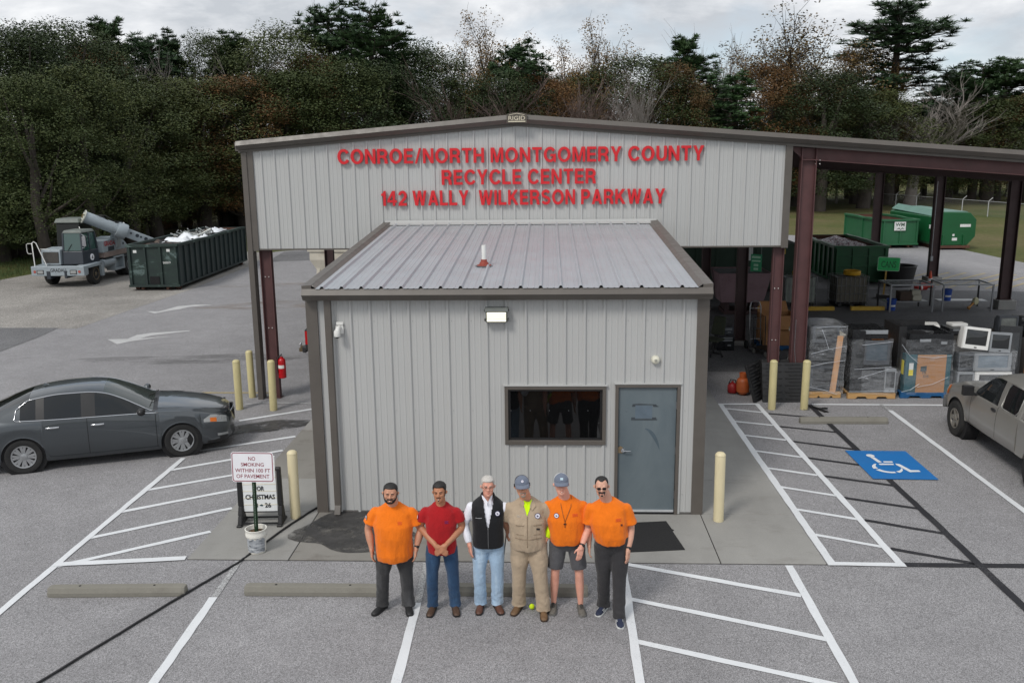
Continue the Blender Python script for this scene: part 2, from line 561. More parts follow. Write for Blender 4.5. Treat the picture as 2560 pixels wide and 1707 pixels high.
def m_concrete(name='grey concrete', base=(0.29, 0.285, 0.27), dirt=0.35):
 t = NT(name)
 a = t.ramp(t.noise(0.9, 8, 0.62, (1.0, 0.5, 1)), [(0.3, tuple(v * 0.84 for v in base)), (0.7, tuple(v * 1.1 for v in base))])
 b = t.ramp(t.noise(45, 3, 0.7), [(0.3, 0.93), (0.7, 1.05)])
 c = t.mix(1.0, a, b, 'MULTIPLY')
 st = t.ramp(t.noise(1.5, 10, 0.74, (0.8, 1.5, 1)), [(0.54, 0.0), (0.75, dirt)])
 t.color(t.mix(st, c, (0.115, 0.10, 0.085)))
 t.set(rough=0.85, spec=0.3)
 t.bump(t.noise(90, 3, 0.6), 0.0015)
 MATS[name] = t.m
 return t.m
M_CONC = m_concrete()
M_CONC_DIRTY = m_concrete('stained concrete', (0.235, 0.225, 0.205), 0.85)
def m_linepaint(name, col, wear):
 t = NT(name)
 c = t.ramp(t.noise(3, 6, 0.6), [(0.3, tuple(v * 0.92 for v in col)), (0.7, col)])
 hole = t.ramp(t.noise(55, 6, 0.75), [(0.60 - wear * 0.35, 0.0), (0.66 - wear * 0.2, 1.0)])
 patch = t.ramp(t.noise(1.1, 7, 0.7), [(0.45, 0.0), (0.75, 1.0)])
 f = t.mix(1.0, hole, patch, 'MULTIPLY') if wear < 0.4 else hole
 t.color(t.mix(f, c, (0.20, 0.197, 0.20)))
 t.set(rough=0.7, spec=0.3)
 t.bump(t.voro(75, 'Distance'), 0.004, 0.5)
 MATS[name] = t.m
 return t.m
M_LINE = m_linepaint('fresh white line paint', (0.70, 0.72, 0.74), 0.15)
M_LINE_OLD = m_linepaint('worn white line paint', (0.56, 0.57, 0.57), 0.55)
M_LINE_BLACK = m_linepaint('black cover paint', (0.022, 0.022, 0.026), 0.2)
M_LINE_YEL = m_linepaint('faded yellow line paint', (0.52, 0.40, 0.15), 0.4)
M_BLUE = m_linepaint('blue parking paint', (0.012, 0.155, 0.44), 0.18)
def sheet_obj(name, pts, z, m, parent=None, **tags):
 me = bpy.data.meshes.new(name)
 bm = bmesh.new()
 f = bm.faces.new([bm.verts.new((x, y, z)) for x, y in pts])
 if f.normal.z < 0 or f.calc_area() and (bm.normal_update() or f.normal.z < 0):
  f.normal_flip()
 bmesh.ops.triangulate(bm, faces=bm.faces[:]) if len(pts) > 4 else None
 bm.to_mesh(me)
 bm.free()
 me.materials.append(m)
 return link(name, me, parent, **tags)
sheet_obj('ground', [(-500, -200), (500, -200), (500, 700), (-500, 700)], -0.03, M_GRASS, kind='structure')
sheet_obj('parking_lot', [(-60, -40), (60, -40), (60, 24), (34, 26.5), (28.1, 32.7), (28.0, 34.2), (27.8, 38.8), (25.8, 41.7), (24.3, 44.5), (21.8, 48.1),
      (16, 52), (2, 50), (-7, 44), (-12.8, 40.5), (-13.4, 39.3), (-12.6, 34), (-12.5, 24.5), (-12.9, 20.7), (-13, 15.85), (-60, 16.0)],
  0.0, M_LOT, kind='structure')
sheet_obj('gravel_yard', [(-60, 16.3), (-14.1, 15.96), (-12.5, 15.8), (-12.3, 20.7), (-12.1, 24.5), (-12.2, 33.9), (-13.4, 39.8), (-22.4, 44), (-22.5, 30.0), (-22.9, 28.0), (-60, 26)],
  0.004, M_GRAVEL, kind='structure')
sheet_obj('asphalt_patch', [(-40, 15.9), (-15.3, 15.97), (-13.2, 15.95), (-13.0, 14.4), (-12.95, 12.2), (-14.5, 10.2), (-20, 8), (-40, 7)], 0.008, M_OLDLOT, kind='structure')
sheet_obj('rear_driveway', [(-11.9, 34.9), (-9.1, 35.7), (2, 38), (14, 40), (14, 50), (2, 49), (-7, 43.6), (-12.4, 40.0)], 0.004, M_OLDLOT, kind='structure')
sheet_obj('shed_floor', [(7.8, 9.6), (28, 9.6), (28, 22.6), (24.0, 23.0), (20.4, 23.6), (7.8, 25.0)], 0.005, M_OLDLOT, kind='structure')
# concrete apron round the office: separate pours with tooled joints
apron = structure('apron')
J = 0.007
def pour(x0, x1, y0, y1, m):
 b = MB()
 b.box(x0 + J, x1 - J, y0 + J, y1 - J, -0.10, 0.022)
 b.build('slab', m, apron, bevel=0.006, segs=1)
pour(-1.52, -0.02, -1.76, 0.0, M_CONC)
pour(-0.02, 3.1, -1.76, -0.02, M_CONC_DIRTY)
pour(3.1, 6.2, -1.76, -0.02, M_CONC)
pour(6.2, 7.69, -1.76, 0.0, M_CONC)
for y0, y1 in ((0, 1.52), (1.52, 4.4), (4.4, 6.95), (6.95, 9.6), (9.6, 12.6)):
 pour(-1.52, 0.0, y0, y1, M_CONC if y0 != 1.52 else M_CONC_DIRTY)
 pour(6.2, 7.69, y0, y1, M_CONC)
b = MB()
b.box(-1.52, 7.69, -1.76, 12.6, -0.12, 0.004)
b.build('joint_bed', M_DARK, apron)
# painted markings, each its own strip
ZM = [0.008]
def stroke(parent, pts, w, m, z=0.008, name='line'):
 for (x0, y0), (x1, y1) in zip(pts[:-1], pts[1:]):
  d = Vector((x1 - x0, y1 - y0))
  d.normalize()
  n = Vector((-d.y, d.x)) * (w / 2)
  k = max(2, int(math.hypot(x1 - x0, y1 - y0) / 0.25))
  vs, fs = [], []
  for i in range(k + 1):
   t = i / k
   for sgn in (-1, 1):
    j = random.uniform(-0.006, 0.006)
    vs.append((x0 + (x1 - x0) * t + sgn * (n.x + d.y * j), y0 + (y1 - y0) * t + sgn * (n.y - d.x * j), z))
  for i in range(k):
   fs.append((2 * i, 2 * i + 1, 2 * i + 3, 2 * i + 2)[::-1])
  b = MB()
  b.add(vs, fs)
  b.build(name, m, parent)
lw = structure('loading_zone_markings')
stroke(lw, [(-3.35, -9.0), (-3.36, 2.612)], 0.105, M_LINE, 0.012)
for a, b_ in [((-3.35, 1.942), (-1.54, 3.10)), ((-3.283, 3.016), (-1.54, 3.99)), ((-3.2, 4.08), (-1.54, 5.08)), ((-3.111, 5.09), (-1.55, 6.13)), ((-3.332, 0.944), (-1.54, 2.02)),
   ((-3.362, -0.045), (-1.54, 1.12)), ((-3.339, -1.051), (-1.53, 0.159)), ((-3.313, -2.007), (-1.54, -0.778))]:
 stroke(lw, [a, b_], 0.10, M_LINE, 0.008)
stroke(lw, [(-3.40, -1.97), (-1.551, -1.725)], 0.13, M_LINE, 0.016)
stroke(lw, [(-3.437, 6.373), (-3.061, 6.554), (-1.54, 6.47)], 0.10, M_LINE_OLD, 0.008)
stroke(lw, [(-9.0, 7.45), (-3.1, 7.45)], 0.10, M_LINE_YEL, 0.008)
sp = structure('parking_bay_markings')
stroke(sp, [(-0.74, -1.80), (-0.70, -2.865)], 0.09, M_LINE_OLD)
stroke(sp, [(-0.71, -2.865), (-0.56, -9.0)], 0.115, M_LINE)
stroke(sp, [(2.0, -1.80), (2.035, -2.96)], 0.09, M_LINE_OLD)
stroke(sp, [(2.03, -2.96), (2.12, -9.0)], 0.115, M_LINE)
stroke(sp, [(4.80, -1.79), (4.70, -9.0)], 0.11, M_LINE, 0.012)
stroke(sp, [(7.141, -1.80), (7.06, -9.0)], 0.11, M_LINE, 0.012)
for a, b_ in [((4.85, -1.79), (7.078, -2.666)), ((4.78, -2.785), (7.09, -3.744)), ((4.77, -3.83), (7.05, -4.75)), ((4.76, -4.9), (7.05, -5.8))]:
 stroke(sp, [a, b_], 0.10, M_LINE, 0.008)
ai = structure('access_aisle_markings')
stroke(ai, [(7.735, 6.43), (7.765, -1.74)], 0.12, M_LINE, 0.012)
stroke(ai, [(8.575, 6.43), (8.72, -1.79)], 0.11, M_LINE, 0.012)
stroke(ai, [(7.67, 6.43), (8.63, 6.43)], 0.10, M_LINE, 0.016)
stroke(ai, [(7.70, -1.735), (8.78, -1.755)], 0.11, M_LINE, 0.016)
for a, b_ in [((7.766, 6.099), (8.561, 5.784)), ((7.75, 5.125), (8.546, 4.822)), ((7.77, 4.15), (8.56, 3.827)), ((7.78, 3.164), (8.6, 2.792)), ((7.78, 2.198), (8.6, 1.82)),
   ((7.79, 1.243), (8.63, 0.842)), ((7.80, 0.24), (8.66, -0.151)), ((7.82, -0.74), (8.68, -1.161))]:
 stroke(ai, [a, b_], 0.085, M_LINE, 0.008)
for a, b_ in [((8.66, 5.702), (9.70, 5.37)), ((8.66, 4.748), (9.77, 4.343)), ((8.66, 3.752), (9.79, 3.246)), ((8.67, 2.77), (9.534, 2.374)), ((8.69, 1.794), (9.77, 1.33)),
   ((8.715, 0.767), (9.80, 0.296)), ((8.756, -0.175), (9.82, -0.684)), ((8.775, -1.213), (9.80, -1.691))]:
 stroke(ai, [a, b_], 0.085, M_LINE_BLACK, 0.008)
stroke(ai, [(8.79, -1.735), (13.0, -1.76)], 0.13, M_LINE_BLACK, 0.008)
stroke(ai, [(9.757, 6.40), (9.78, 3.1), (9.80, 1.589), (9.815, -0.2), (9.83, -9.0)], 0.115, M_LINE_BLACK, 0.012)
ab = structure('accessible_bay_markings')
stroke(ab, [(9.83, 6.45), (14.0, 6.37)], 0.10, M_LINE, 0.008)
stroke(ab, [(11.40, 6.42), (11.42, 5.95)], 0.08, M_LINE_OLD, 0.012)
stroke(ab, [(11.42, 5.95), (11.46, -9.0)], 0.11, M_LINE, 0.012)
# blue square with the wheelchair symbol, stencilled on the tarmac
sym = thing('accessible_symbol', 'blue square with white wheelchair symbol stencilled on the asphalt', 'pavement marking')
sheet_obj('blue_square', [(9.526, 3.165), (9.527, 1.628), (10.66, 1.60), (10.675, 3.145)], 0.016, M_BLUE, sym)
def sym_poly(pts):
 sheet_obj('symbol_stroke', pts, 0.020, M_LINE, sym)
def ell(cx, cy, rx, ry, a0, a1, w0, w1, n=12):
 o, i = [], []
 for k in range(n + 1):
  t = k / n
  a = R(a0 + (a1 - a0) * t)
  w = w0 + (w1 - w0) * t
  o.append((cx + (rx + w / 2) * math.cos(a), cy + (ry + w / 2) * math.sin(a)))
  i.append((cx + (rx - w / 2) * math.cos(a), cy + (ry - w / 2) * math.sin(a)))
 return o + i[::-1]
sym_poly([(9.905 + 0.075 * math.cos(2 * PI * k / 18), 2.86 + 0.085 * math.sin(2 * PI * k / 18)) for k in range(18)])
sym_poly([(9.87, 2.78), (9.95, 2.77), (9.99, 2.49), (9.915, 2.47)])
sym_poly([(10.03, 2.545), (10.20, 2.545), (10.19, 2.475), (10.02, 2.475)])
sym_poly([(9.90, 2.42), (10.17, 2.42), (10.16, 2.345), (9.90, 2.345)])
sym_poly([(10.21, 2.42), (10.28, 2.39), (10.36, 2.07), (10.50, 2.065), (10.50, 1.985), (10.30, 1.965), (10.20, 2.35)])
sym_poly(ell(9.99, 2.20, 0.235, 0.25, 128, 192, 0.03, 0.09))
sym_poly(ell(9.99, 2.20, 0.235, 0.25, 203, 282, 0.09, 0.07))
sym_poly(ell(9.99, 2.20, 0.235, 0.25, 293, 352, 0.08, 0.02))
# one-way arrows on the drive
M_ARROW = m_linepaint('pale arrow paint', (0.50, 0.50, 0.50), 0.3)
for nm, pts in (('direction_arrow', [(-10.483, 13.968), (-9.803, 13.213), (-9.6, 13.62), (-9.0, 14.16), (-8.33, 14.40), (-9.10, 14.28), (-9.47, 14.09), (-9.319, 14.567), (-8.336, 15.293), (-8.386, 15.417), (-9.514, 15.005), (-9.847, 14.671), (-9.868, 14.037)]),
    ('direction_arrow', [(-11.578, 19.225), (-11.023, 18.701), (-10.75, 19.25), (-10.45, 19.60), (-10.289, 20.1), (-9.518, 20.619), (-10.217, 20.691), (-10.817, 20.285), (-10.956, 19.608), (-11.077, 19.137)])):
 o = sheet_obj(nm, pts, 0.008, M_ARROW, label='white curved arrow painted on the drive nearer the sedan' if pts[0][1] < 15 else 'white curved arrow painted on the drive nearer the dark roll-off container', category='pavement marking')
# yellow hatching behind the shed
yh = structure('yellow_hatch_markings')
stroke(yh, [(19.757, 27.03), (19.853, 24.9)], 0.10, M_LINE_YEL, 0.012)
for a, b_ in [((19.757, 27.028), (21.9, 29.1)), ((19.803, 26.158), (22.8, 29.15)), ((19.849, 25.12), (23.5, 29.0)), ((20.458, 25.0), (24.3, 28.8)), ((20.746, 24.44), (24.9, 28.5)),
   ((21.5, 24.36), (25.4, 28.2)), ((22.0, 23.93), (25.8, 27.8)), ((22.33, 23.39), (26.2, 27.3))]:
 stroke(yh, [a, b_], 0.11, M_LINE_YEL, 0.009)
# mottled dark patch by the sedan's nose, wash-out stains on the apron
M_DARKPATCH = NT('mottled dark patch')
M_DARKPATCH.color(M_DARKPATCH.ramp(M_DARKPATCH.noise(6, 6, 0.7), [(0.3, (0.028, 0.027, 0.027)), (0.7, (0.075, 0.072, 0.07))]))
M_DARKPATCH.set(rough=0.55)
_al = M_DARKPATCH.ramp(M_DARKPATCH.noise(2.4, 9, 0.75), [(0.34, 0.0), (0.52, 0.92)])
M_DARKPATCH.set(alpha=_al)
M_DARKPATCH = M_DARKPATCH.m
M_FAINT = NT('faint tyre grime')
M_FAINT.color((0.10, 0.097, 0.095))
M_FAINT.set(rough=0.85, alpha=M_FAINT.ramp(M_FAINT.noise(1.1, 9, 0.75, (0.4, 1.4, 1)), [(0.42, 0.0), (0.68, 0.5)]))
M_FAINT = M_FAINT.m
def blob(name, cx, cy, rx, ry, z, m, seed, rot=0, **tags):
 rnd = random.Random(seed)
 ph = [rnd.uniform(0, 6.28) for _ in range(4)]
 pts = []
 for k in range(36):
  a = 2 * PI * k / 36
  r = 1 + 0.16 * math.sin(2 * a + ph[0]) + 0.12 * math.sin(3 * a + ph[1]) + 0.08 * math.sin(5 * a + ph[2])
  x, y = rx * r * math.cos(a), ry * r * math.sin(a)
  pts.append((cx + x * math.cos(rot) - y * math.sin(rot), cy + x * math.sin(rot) + y * math.cos(rot)))
 sheet_obj(name, pts, z, m, **tags)
blob('dark_patch', -2.55, 4.55, 1.15, 0.42, 0.020, M_DARKPATCH, 3, 0.45, kind='structure')
blob('dark_patch', 0.75, -0.75, 0.95, 0.75, 0.0275, M_DARKPATCH, 5, 0.3, kind='structure')
blob('dark_patch', -6.0, 11.2, 3.4, 0.7, 0.0125, M_FAINT, 8, 0.1, kind='structure')
M_RUST = NT('rust run-off')
M_RUST.color((0.24, 0.15, 0.075))
M_RUST.set(rough=0.9, alpha=M_RUST.ramp(M_RUST.noise(0.6, 8, 0.7, (0.4, 1.2, 1)), [(0.44, 0.0), (0.66, 0.55)]))
M_RUST = M_RUST.m
blob('rust_stain', -6.6, 20.5, 3.2, 0.9, 0.0125, M_RUST, 11, 0.15, kind='structure')
blob('rust_stain', -7.5, 26.0, 3.6, 0.6, 0.0125, M_RUST, 12, 0.1, kind='structure')
# ================================================================== BUILDINGS
def rib_sheet(x0, x1, zfun0, zfun1, pitch=0.3048, off=0.0, h=0.03):
 """trapezoidal-rib metal sheet in the xz plane, outside towards -y; returns MB."""
 prof = []
 k0, k1 = int(math.floor((x0 - off) / pitch)) - 1, int(math.ceil((x1 - off) / pitch)) + 1
 for k in range(k0, k1 + 1):
  c = off + k * pitch
  prof += [(c - 0.036, 0), (c - 0.014, h), (c + 0.014, h), (c + 0.036, 0)]
  for q in (0.104, 0.200):
   prof += [(c + q - 0.016, 0), (c + q - 0.007, 0.005), (c + q + 0.007, 0.005), (c + q + 0.016, 0)]
 prof.sort()
 def at(x):
  for (a, ha), (b_, hb) in zip(prof[:-1], prof[1:]):
   if a <= x <= b_:
    return ha + (hb - ha) * (x - a) / max(1e-9, b_ - a)
  return 0
 xs = [x0] + [p[0] for p in prof if x0 + 1e-4 < p[0] < x1 - 1e-4] + [x1]
 vs, fs = [], []
 for x in xs:
  y = -at(x)
  vs += [(x, y, zfun0(x)), (x, y, zfun1(x))]
 for i in range(len(xs) - 1):
  fs.append((2 * i, 2 * i + 2, 2 * i + 3, 2 * i + 1))
 b = MB()
 b.add(vs, fs)
 return b
const = lambda v: (lambda x: v)
# ------------------------------------------------------------------ office
office = thing('office_building', 'small grey ribbed metal office with a lean-to roof in front of the open shed', 'building')
OW, OH, OD = 6.19, 3.56, 6.86
DX0, DX1, DH = 4.806, 5.822, 2.185
WX0, WX1, WZ0, WZ1 = 3.06, 4.66, 1.192, 2.156
def wall_panels(parent, x0, x1, z0, z1, holes, off, place=None, name='wall_panel', cover=0.9144):
 x = x0
 cuts = sorted(set([x0, x1] + [x0 + k * cover for k in range(1, 60) if x0 + k * cover < x1 - 0.05]))
 for a, c in zip(cuts[:-1], cuts[1:]):
  xs = sorted(set([a, c] + [v for h in holes for v in (h[0], h[1]) if a < v < c]))
  b = MB()
  for p, q in zip(xs[:-1], xs[1:]):
   zs = [(z0, z1)]
   for hx0, hx1, hz0, hz1 in holes:
    if p >= hx0 - 1e-6 and q <= hx1 + 1e-6:
     nz = []
     for s0, s1 in zs:
      if hz0 > s0:
       nz.append((s0, hz0))
      if hz1 < s1:
       nz.append((hz1, s1))
     zs = nz
   for s0, s1 in zs:
    g = rib_sheet(p, q, const(s0), const(s1), off=off)
    if place is not None:
     b.M = place
    b.add(g.v, g.f)
    b.M = None
  b.build(name, M_PANEL, parent)
wall_panels(office, 0.145, OW - 0.145, 0.03, OH, [(DX0, DX1, -1, DH), (WX0, WX1, WZ0, WZ1)], 0.05)
PL = Matrix(((0, 1, 0, 0), (-1, 0, 0, OD), (0, 0, 1, 0), (0, 0, 0, 1)))       # left wall, outside towards -x
wall_panels(office, 0.0, OD - 0.145, 0.03, OH, [], 0.05, PL)
PR = Matrix(((0, -1, 0, OW), (1, 0, 0, 0), (0, 0, 1, 0), (0, 0, 0, 1)))       # right wall, outside towards +x
wall_panels(office, 0.145, OD, 0.03, OH, [], 0.05, PR)
b = MB()                                                                       # inner lining behind the sheets, open at door and window
for x0, x1, z0, z1 in ((0.03, WX0, 0.02, OH), (WX0, WX1, 0.02, WZ0), (WX0, WX1, WZ1, OH), (WX1, DX0, 0.02, OH), (DX0, DX1, DH, OH), (DX1, OW - 0.03, 0.02, OH)):
 b.box(x0, x1, 0.012, 0.10, z0, z1)
b.box(0.012, 0.03, 0.0, OD, 0.02, OH)
b.box(OW - 0.03, OW - 0.012, 0.0, OD, 0.02, OH)
b.box(0.03, OW - 0.03, OD - 0.1, OD, 0.02, OH)
b.build('wall_lining', mat('office lining', (0.10, 0.10, 0.10), 0.8), office)
for x0, x1 in ((-0.022, 0.145), (OW - 0.145, OW + 0.022)):
 b = MB()
 lo, hi = (x0, x1)
 if x0 < 0:
  b.box(-0.036, 0.145, -0.036, -0.005, 0.0, OH)
  b.box(-0.036, -0.005, -0.0365, 0.12, 0.0, OH)
 else:
  b.box(OW - 0.145, OW + 0.036, -0.036, -0.005, 0.0, OH)
  b.box(OW + 0.005, OW + 0.036, -0.0365, 0.12, 0.0, OH)
 b.build('corner_trim', M_BRONZE, office)
b = MB()
b.box(0.02, DX0 - 0.02, -0.02, 0.02, 0.0, 0.05)
b.box(DX1 + 0.02, OW - 0.02, -0.02, 0.02, 0.0, 0.05)
b.build('base_trim', mat('base trim', (0.11, 0.105, 0.10), 0.6), office)
b = MB()                                                                       # downspout with its bottom elbow
b.box(0.27, 0.375, -0.115, -0.034, 0.16, 3.56)
b.hexa([(0.272, -0.19, 0.04), (0.373, -0.19, 0.04), (0.373, -0.11, 0.04), (0.272, -0.11, 0.04)], [(0.272, -0.114, 0.18), (0.373, -0.114, 0.18), (0.373, -0.036, 0.18), (0.272, -0.036, 0.18)])
ds = b.build('downspout', M_BRONZE, office, bevel=0.008)
# gutter along the eave: folded sheet
gx0, gx1 = -0.03, OW + 0.045
prof = [(0.0, 3.735), (-0.205, 3.742), (-0.268, 3.652), (-0.165, 3.552), (0.0, 3.552)]
b = MB()
b.prism(prof, gx0, gx1, 'x')
b.build('gutter', M_BRONZE, office)
# roof sheets, 0.914 m wide, between the rake trims
RZ = lambda y: 3.742 + 0.0612 * (y + 0.24)
roof_x0, roof_x1 = 0.185, OW - 0.17
x = roof_x0
while x < roof_x1 - 0.05:
 x2 = min(x + 0.9144, roof_x1)
 g = rib_sheet(x, x2, const(0), const(1), off=roof_x0 + 0.10, h=0.038)
 vs = []
 for (vx, vy, vz) in g.v:
  Y = -0.225 + vz * (6.86 + 0.225)
  vs.append((vx, Y, RZ(Y) - vy))
 b = MB()
 b.add(vs, g.f)
 b.build('roof_panel', M_ROOFPANEL, office)
 x = x2
b = MB()
b.hexa([(0.02, -0.18, RZ(-0.18) - 0.10), (OW - 0.02, -0.18, RZ(-0.18) - 0.10), (OW - 0.02, 6.85, RZ(6.85) - 0.10), (0.02, 6.85, RZ(6.85) - 0.10)],
 [(0.02, -0.18, RZ(-0.18) - 0.012), (OW - 0.02, -0.18, RZ(-0.18) - 0.012), (OW - 0.02, 6.85, RZ(6.85) - 0.012), (0.02, 6.85, RZ(6.85) - 0.012)])
b.build('roof_deck', M_DARK, office)
for xa, xb, inner in ((-0.035, 0.115, 0.185), (OW - 0.10, OW + 0.05, OW - 0.17)):
 b = MB()
 y0, y1 = -0.20, 6.87
 q = lambda x_, y_, dz: (x_, y_, RZ(y_) + dz)
 b.hexa([q(xa, y0, -0.17), q(xb, y0, -0.17), q(xb, y1, -0.17), q(xa, y1, -0.17)], [q(xa, y0, 0.045), q(xb, y0, 0.055), q(xb, y1, 0.055), q(xa, y1, 0.045)])
 lo, hi = min(xb, inner), max(xb, inner)
 if inner < xa:
  lo, hi = inner, xa
  b.add([q(lo, y0, 0.003), q(hi, y0, 0.05), q(hi, y1, 0.05), q(lo, y1, 0.003)], [(0, 1, 2, 3)])
 else:
  b.add([q(lo, y0, 0.05), q(hi, y0, 0.003), q(hi, y1, 0.003), q(lo, y1, 0.05)], [(0, 1, 2, 3)])
 b.build('rake_trim', M_BRONZE, office)
# window
wn = MB()
fw = 0.055
for x0, x1, z0, z1 in ((WX0, WX1, WZ0, WZ0 + 0.07), (WX0, WX1, WZ1 - fw, WZ1), (WX0, WX0 + fw, WZ0 + 0.07, WZ1 - fw), (WX1 - fw, WX1, WZ0 + 0.07, WZ1 - fw)):
 wn.box(x0, x1, -0.045, 0.03, z0, z1)
win = wn.build('window', M_BRONZE, office, bevel=0.004, segs=1)
b = MB()
iw = 0.035
for x0, x1, z0, z1 in ((WX0 + fw, WX1 - fw, WZ0 + 0.07, WZ0 + 0.07 + iw), (WX0 + fw, WX1 - fw, WZ1 - fw - iw, WZ1 - fw),
     (WX0 + fw, WX0 + fw + iw, WZ0 + 0.07 + iw, WZ1 - fw - iw), (WX1 - fw - iw, WX1 - fw, WZ0 + 0.07 + iw, WZ1 - fw - iw)):
 b.box(x0, x1, 0.0, 0.028, z0, z1)
b.build('sash', M_BLACK, win)
t = NT('dark tinted glass')
t.color((0.004, 0.0042, 0.0045))
t.set(rough=0.02, spec=0.5)
M_TINT = t.m
b = MB()
b.box(WX0 + fw + iw, WX1 - fw - iw, 0.014, 0.022, WZ0 + 0.07 + iw, WZ1 - fw - iw)
b.build('pane', M_TINT, win)
b = MB()                                                                       # head flashing above the window and door
b.box(WX0 - 0.02, WX1 + 0.02, -0.055, 0.0, WZ1 + 0.003, WZ1 + 0.022)
b.build('head_flashing', M_PANEL, win)
# door
M_DOOR = NT('blue grey door paint')
_c = M_DOOR.ramp(M_DOOR.noise(1.6, 8, 0.65, (1, 1, 0.5), 0.5), [(0.3, lin((86, 98, 105))), (0.7, lin((105, 116, 121)))])
M_DOOR.color(_c)
M_DOOR.set(rough=0.5)
M_DOOR = M_DOOR.m
b = MB()
for x0, x1, z0, z1 in ((DX0, DX0 + 0.05, 0.0, DH - 0.05), (DX1 - 0.05, DX1, 0.0, DH - 0.05), (DX0, DX1, DH - 0.05, DH)):
 b.box(x0, x1, -0.045, 0.06, z0, z1)
dr_frame = b.build('door_frame', M_BRONZE, office, bevel=0.004, segs=1)
b = MB()
b.box(DX0 - 0.02, DX1 + 0.02, -0.055, 0.0, DH + 0.003, DH + 0.022)
b.build('head_flashing', M_PANEL, dr_frame)
b = MB()
b.box(DX0 + 0.054, DX1 - 0.054, 0.0, 0.045, 0.05, DH - 0.054)
door = b.build('door', M_DOOR, office, bevel=0.003, segs=1)
b = MB()
b.box(DX0 + 0.07, DX1 - 0.06, -0.018, -0.001, 0.055, 0.09)
b.build('door_sweep', mat('sweep aluminium', (0.62, 0.64, 0.66), 0.35, 0.4), door)
b = MB()
b.box(DX0 + 0.052, DX1 - 0.052, -0.03, 0.05, 0.022, 0.047)
b.build('threshold', M_DARK, office)
for z in (0.35, 1.09, 1.84):
 b = MB()
 b.cyl((DX1 - 0.055, -0.010, z - 0.06), (DX1 - 0.055, -0.010, z + 0.06), 0.009, n=8)
 b.build('hinge', M_STEEL, door, smooth=40)
b = MB()
b.cyl((DX0 + 0.13, -0.035, 1.10), (DX0 + 0.13, 0.0, 1.10), 0.033, n=16)
b.cyl((DX0 + 0.13, -0.06, 1.10), (DX0 + 0.13, -0.03, 1.10), 0.014, n=10)
b.tube([(DX0 + 0.13, -0.058, 1.10), (DX0 + 0.19, -0.062, 1.098), (DX0 + 0.25, -0.055, 1.095)], [0.011, 0.010, 0.008], 10)
b.build('handle', M_CHROME, door, smooth=40)
b = MB()
b.box(DX0 + 0.048, DX0 + 0.125, -0.012, -0.002, 1.05, 1.15)
b.cyl((DX0 + 0.09, -0.02, 1.14), (DX0 + 0.09, 0.0, 1.14), 0.024, n=14)
b.build('lock_plate', mat('worn brass', (0.36, 0.27, 0.17), 0.4, 0.7), door, smooth=40)
M_TAPE = mat('dark tape residue', (0.045, 0.055, 0.065), 0.7)
b = MB()
DXO, dz = DX0, 0.0
b.prism([(DXO + 0.265, 1.815), (DXO + 0.315, 1.815), (DXO + 0.318, 1.842), (DXO + 0.59, 1.844), (DXO + 0.60, 1.812), (DXO + 0.65, 1.812), (DXO + 0.69, 1.818), (DXO + 0.65, 1.835),
  (DXO + 0.645, 1.853), (DXO + 0.37, 1.864), (DXO + 0.275, 1.857)], -0.0035, -0.0015, 'y')
b.prism([(DXO + 0.255, 1.594), (DXO + 0.655, 1.594), (DXO + 0.67, 1.607), (DXO + 0.65, 1.612), (DXO + 0.648, 1.640), (DXO + 0.585, 1.640), (DXO + 0.583, 1.615), (DXO + 0.316, 1.616), (DXO + 0.312, 1.640), (DXO + 0.257, 1.640)], -0.0035, -0.0015, 'y')
b.build('tape_mark', M_TAPE, door)
b = MB()
b.box(DXO + 0.318, DXO + 0.585, -0.0032, -0.0012, 1.625, 1.832)
b.build('sign_ghost', mat('cleaner door paint', lin((92, 106, 118)), 0.5), door)
b = MB()
pts = [(DXO + 0.48 + 0.24 * math.sin(a) , 1.46 - 0.44 * (1 - math.cos(a))) for a in [k * 0.17 for k in range(9)]]
pin = [(x_ - 0.055 * math.sin(PI * i / 8), z_ - 0.02) for i, (x_, z_) in enumerate(pts)]
b.add([(p[0], -0.0016, p[1]) for p in pts] + [(p[0], -0.0016, p[1]) for p in pin[::-1]], [tuple(range(18))])
b.build('scuff_mark', mat('scuffed door paint', lin((76, 90, 99)), 0.6), door)
# fasteners on the ribs near the openings, tiny screw heads in one part
b = MB()
for k in range(20):
 for z in (0.35, 1.75, 3.2):
  b.ball((0.05 + 0.3048 * k + 0.06, -0.004, z), 0.006, 6, 4)
b.build('screw_row', M_STEEL, office, kind='stuff')
b = MB()
b.prism([(6.60, 4.175), (6.868, 4.20), (6.868, 4.262), (6.845, 4.262), (6.835, 4.215), (6.60, 4.19)], 0.0, OW + 0.02, 'x')
b.build('ridge_flashing', M_PANEL, office)
# fixtures fastened to the office
wl = thing('wall_light', 'lit rectangular floodlight on the office wall under the gutter', 'light', (2.955, -0.03, 3.31))
b = MB()
b.prism([(0.03, 0.115), (-0.10, 0.115), (-0.15, 0.085), (-0.15, 0.055), (0.03, 0.055)], -0.18, 0.18, 'x')
b.box(-0.17, 0.17, -0.115, 0.03, -0.11, 0.055)
b.build('housing', mat('bronze grey housing', lin((110, 114, 112)), 0.5), wl, bevel=0.008)
b = MB()
b.hexa([(-0.145, -0.123, -0.095), (0.145, -0.123, -0.095), (0.145, -0.11, -0.095), (-0.145, -0.11, -0.095)], [(-0.145, -0.143, 0.046), (0.145, -0.143, 0.046), (0.145, -0.11, 0.046), (-0.145, -0.11, 0.046)])
b.build('lens', mat_emit('lit lens', (1.0, 0.93, 0.70), 1.25), wl, bevel=0.006)
b = MB()
for z in (-0.05, -0.02, 0.012):
 b.box(-0.15, 0.15, -0.152, -0.146, z - 0.003, z + 0.003)
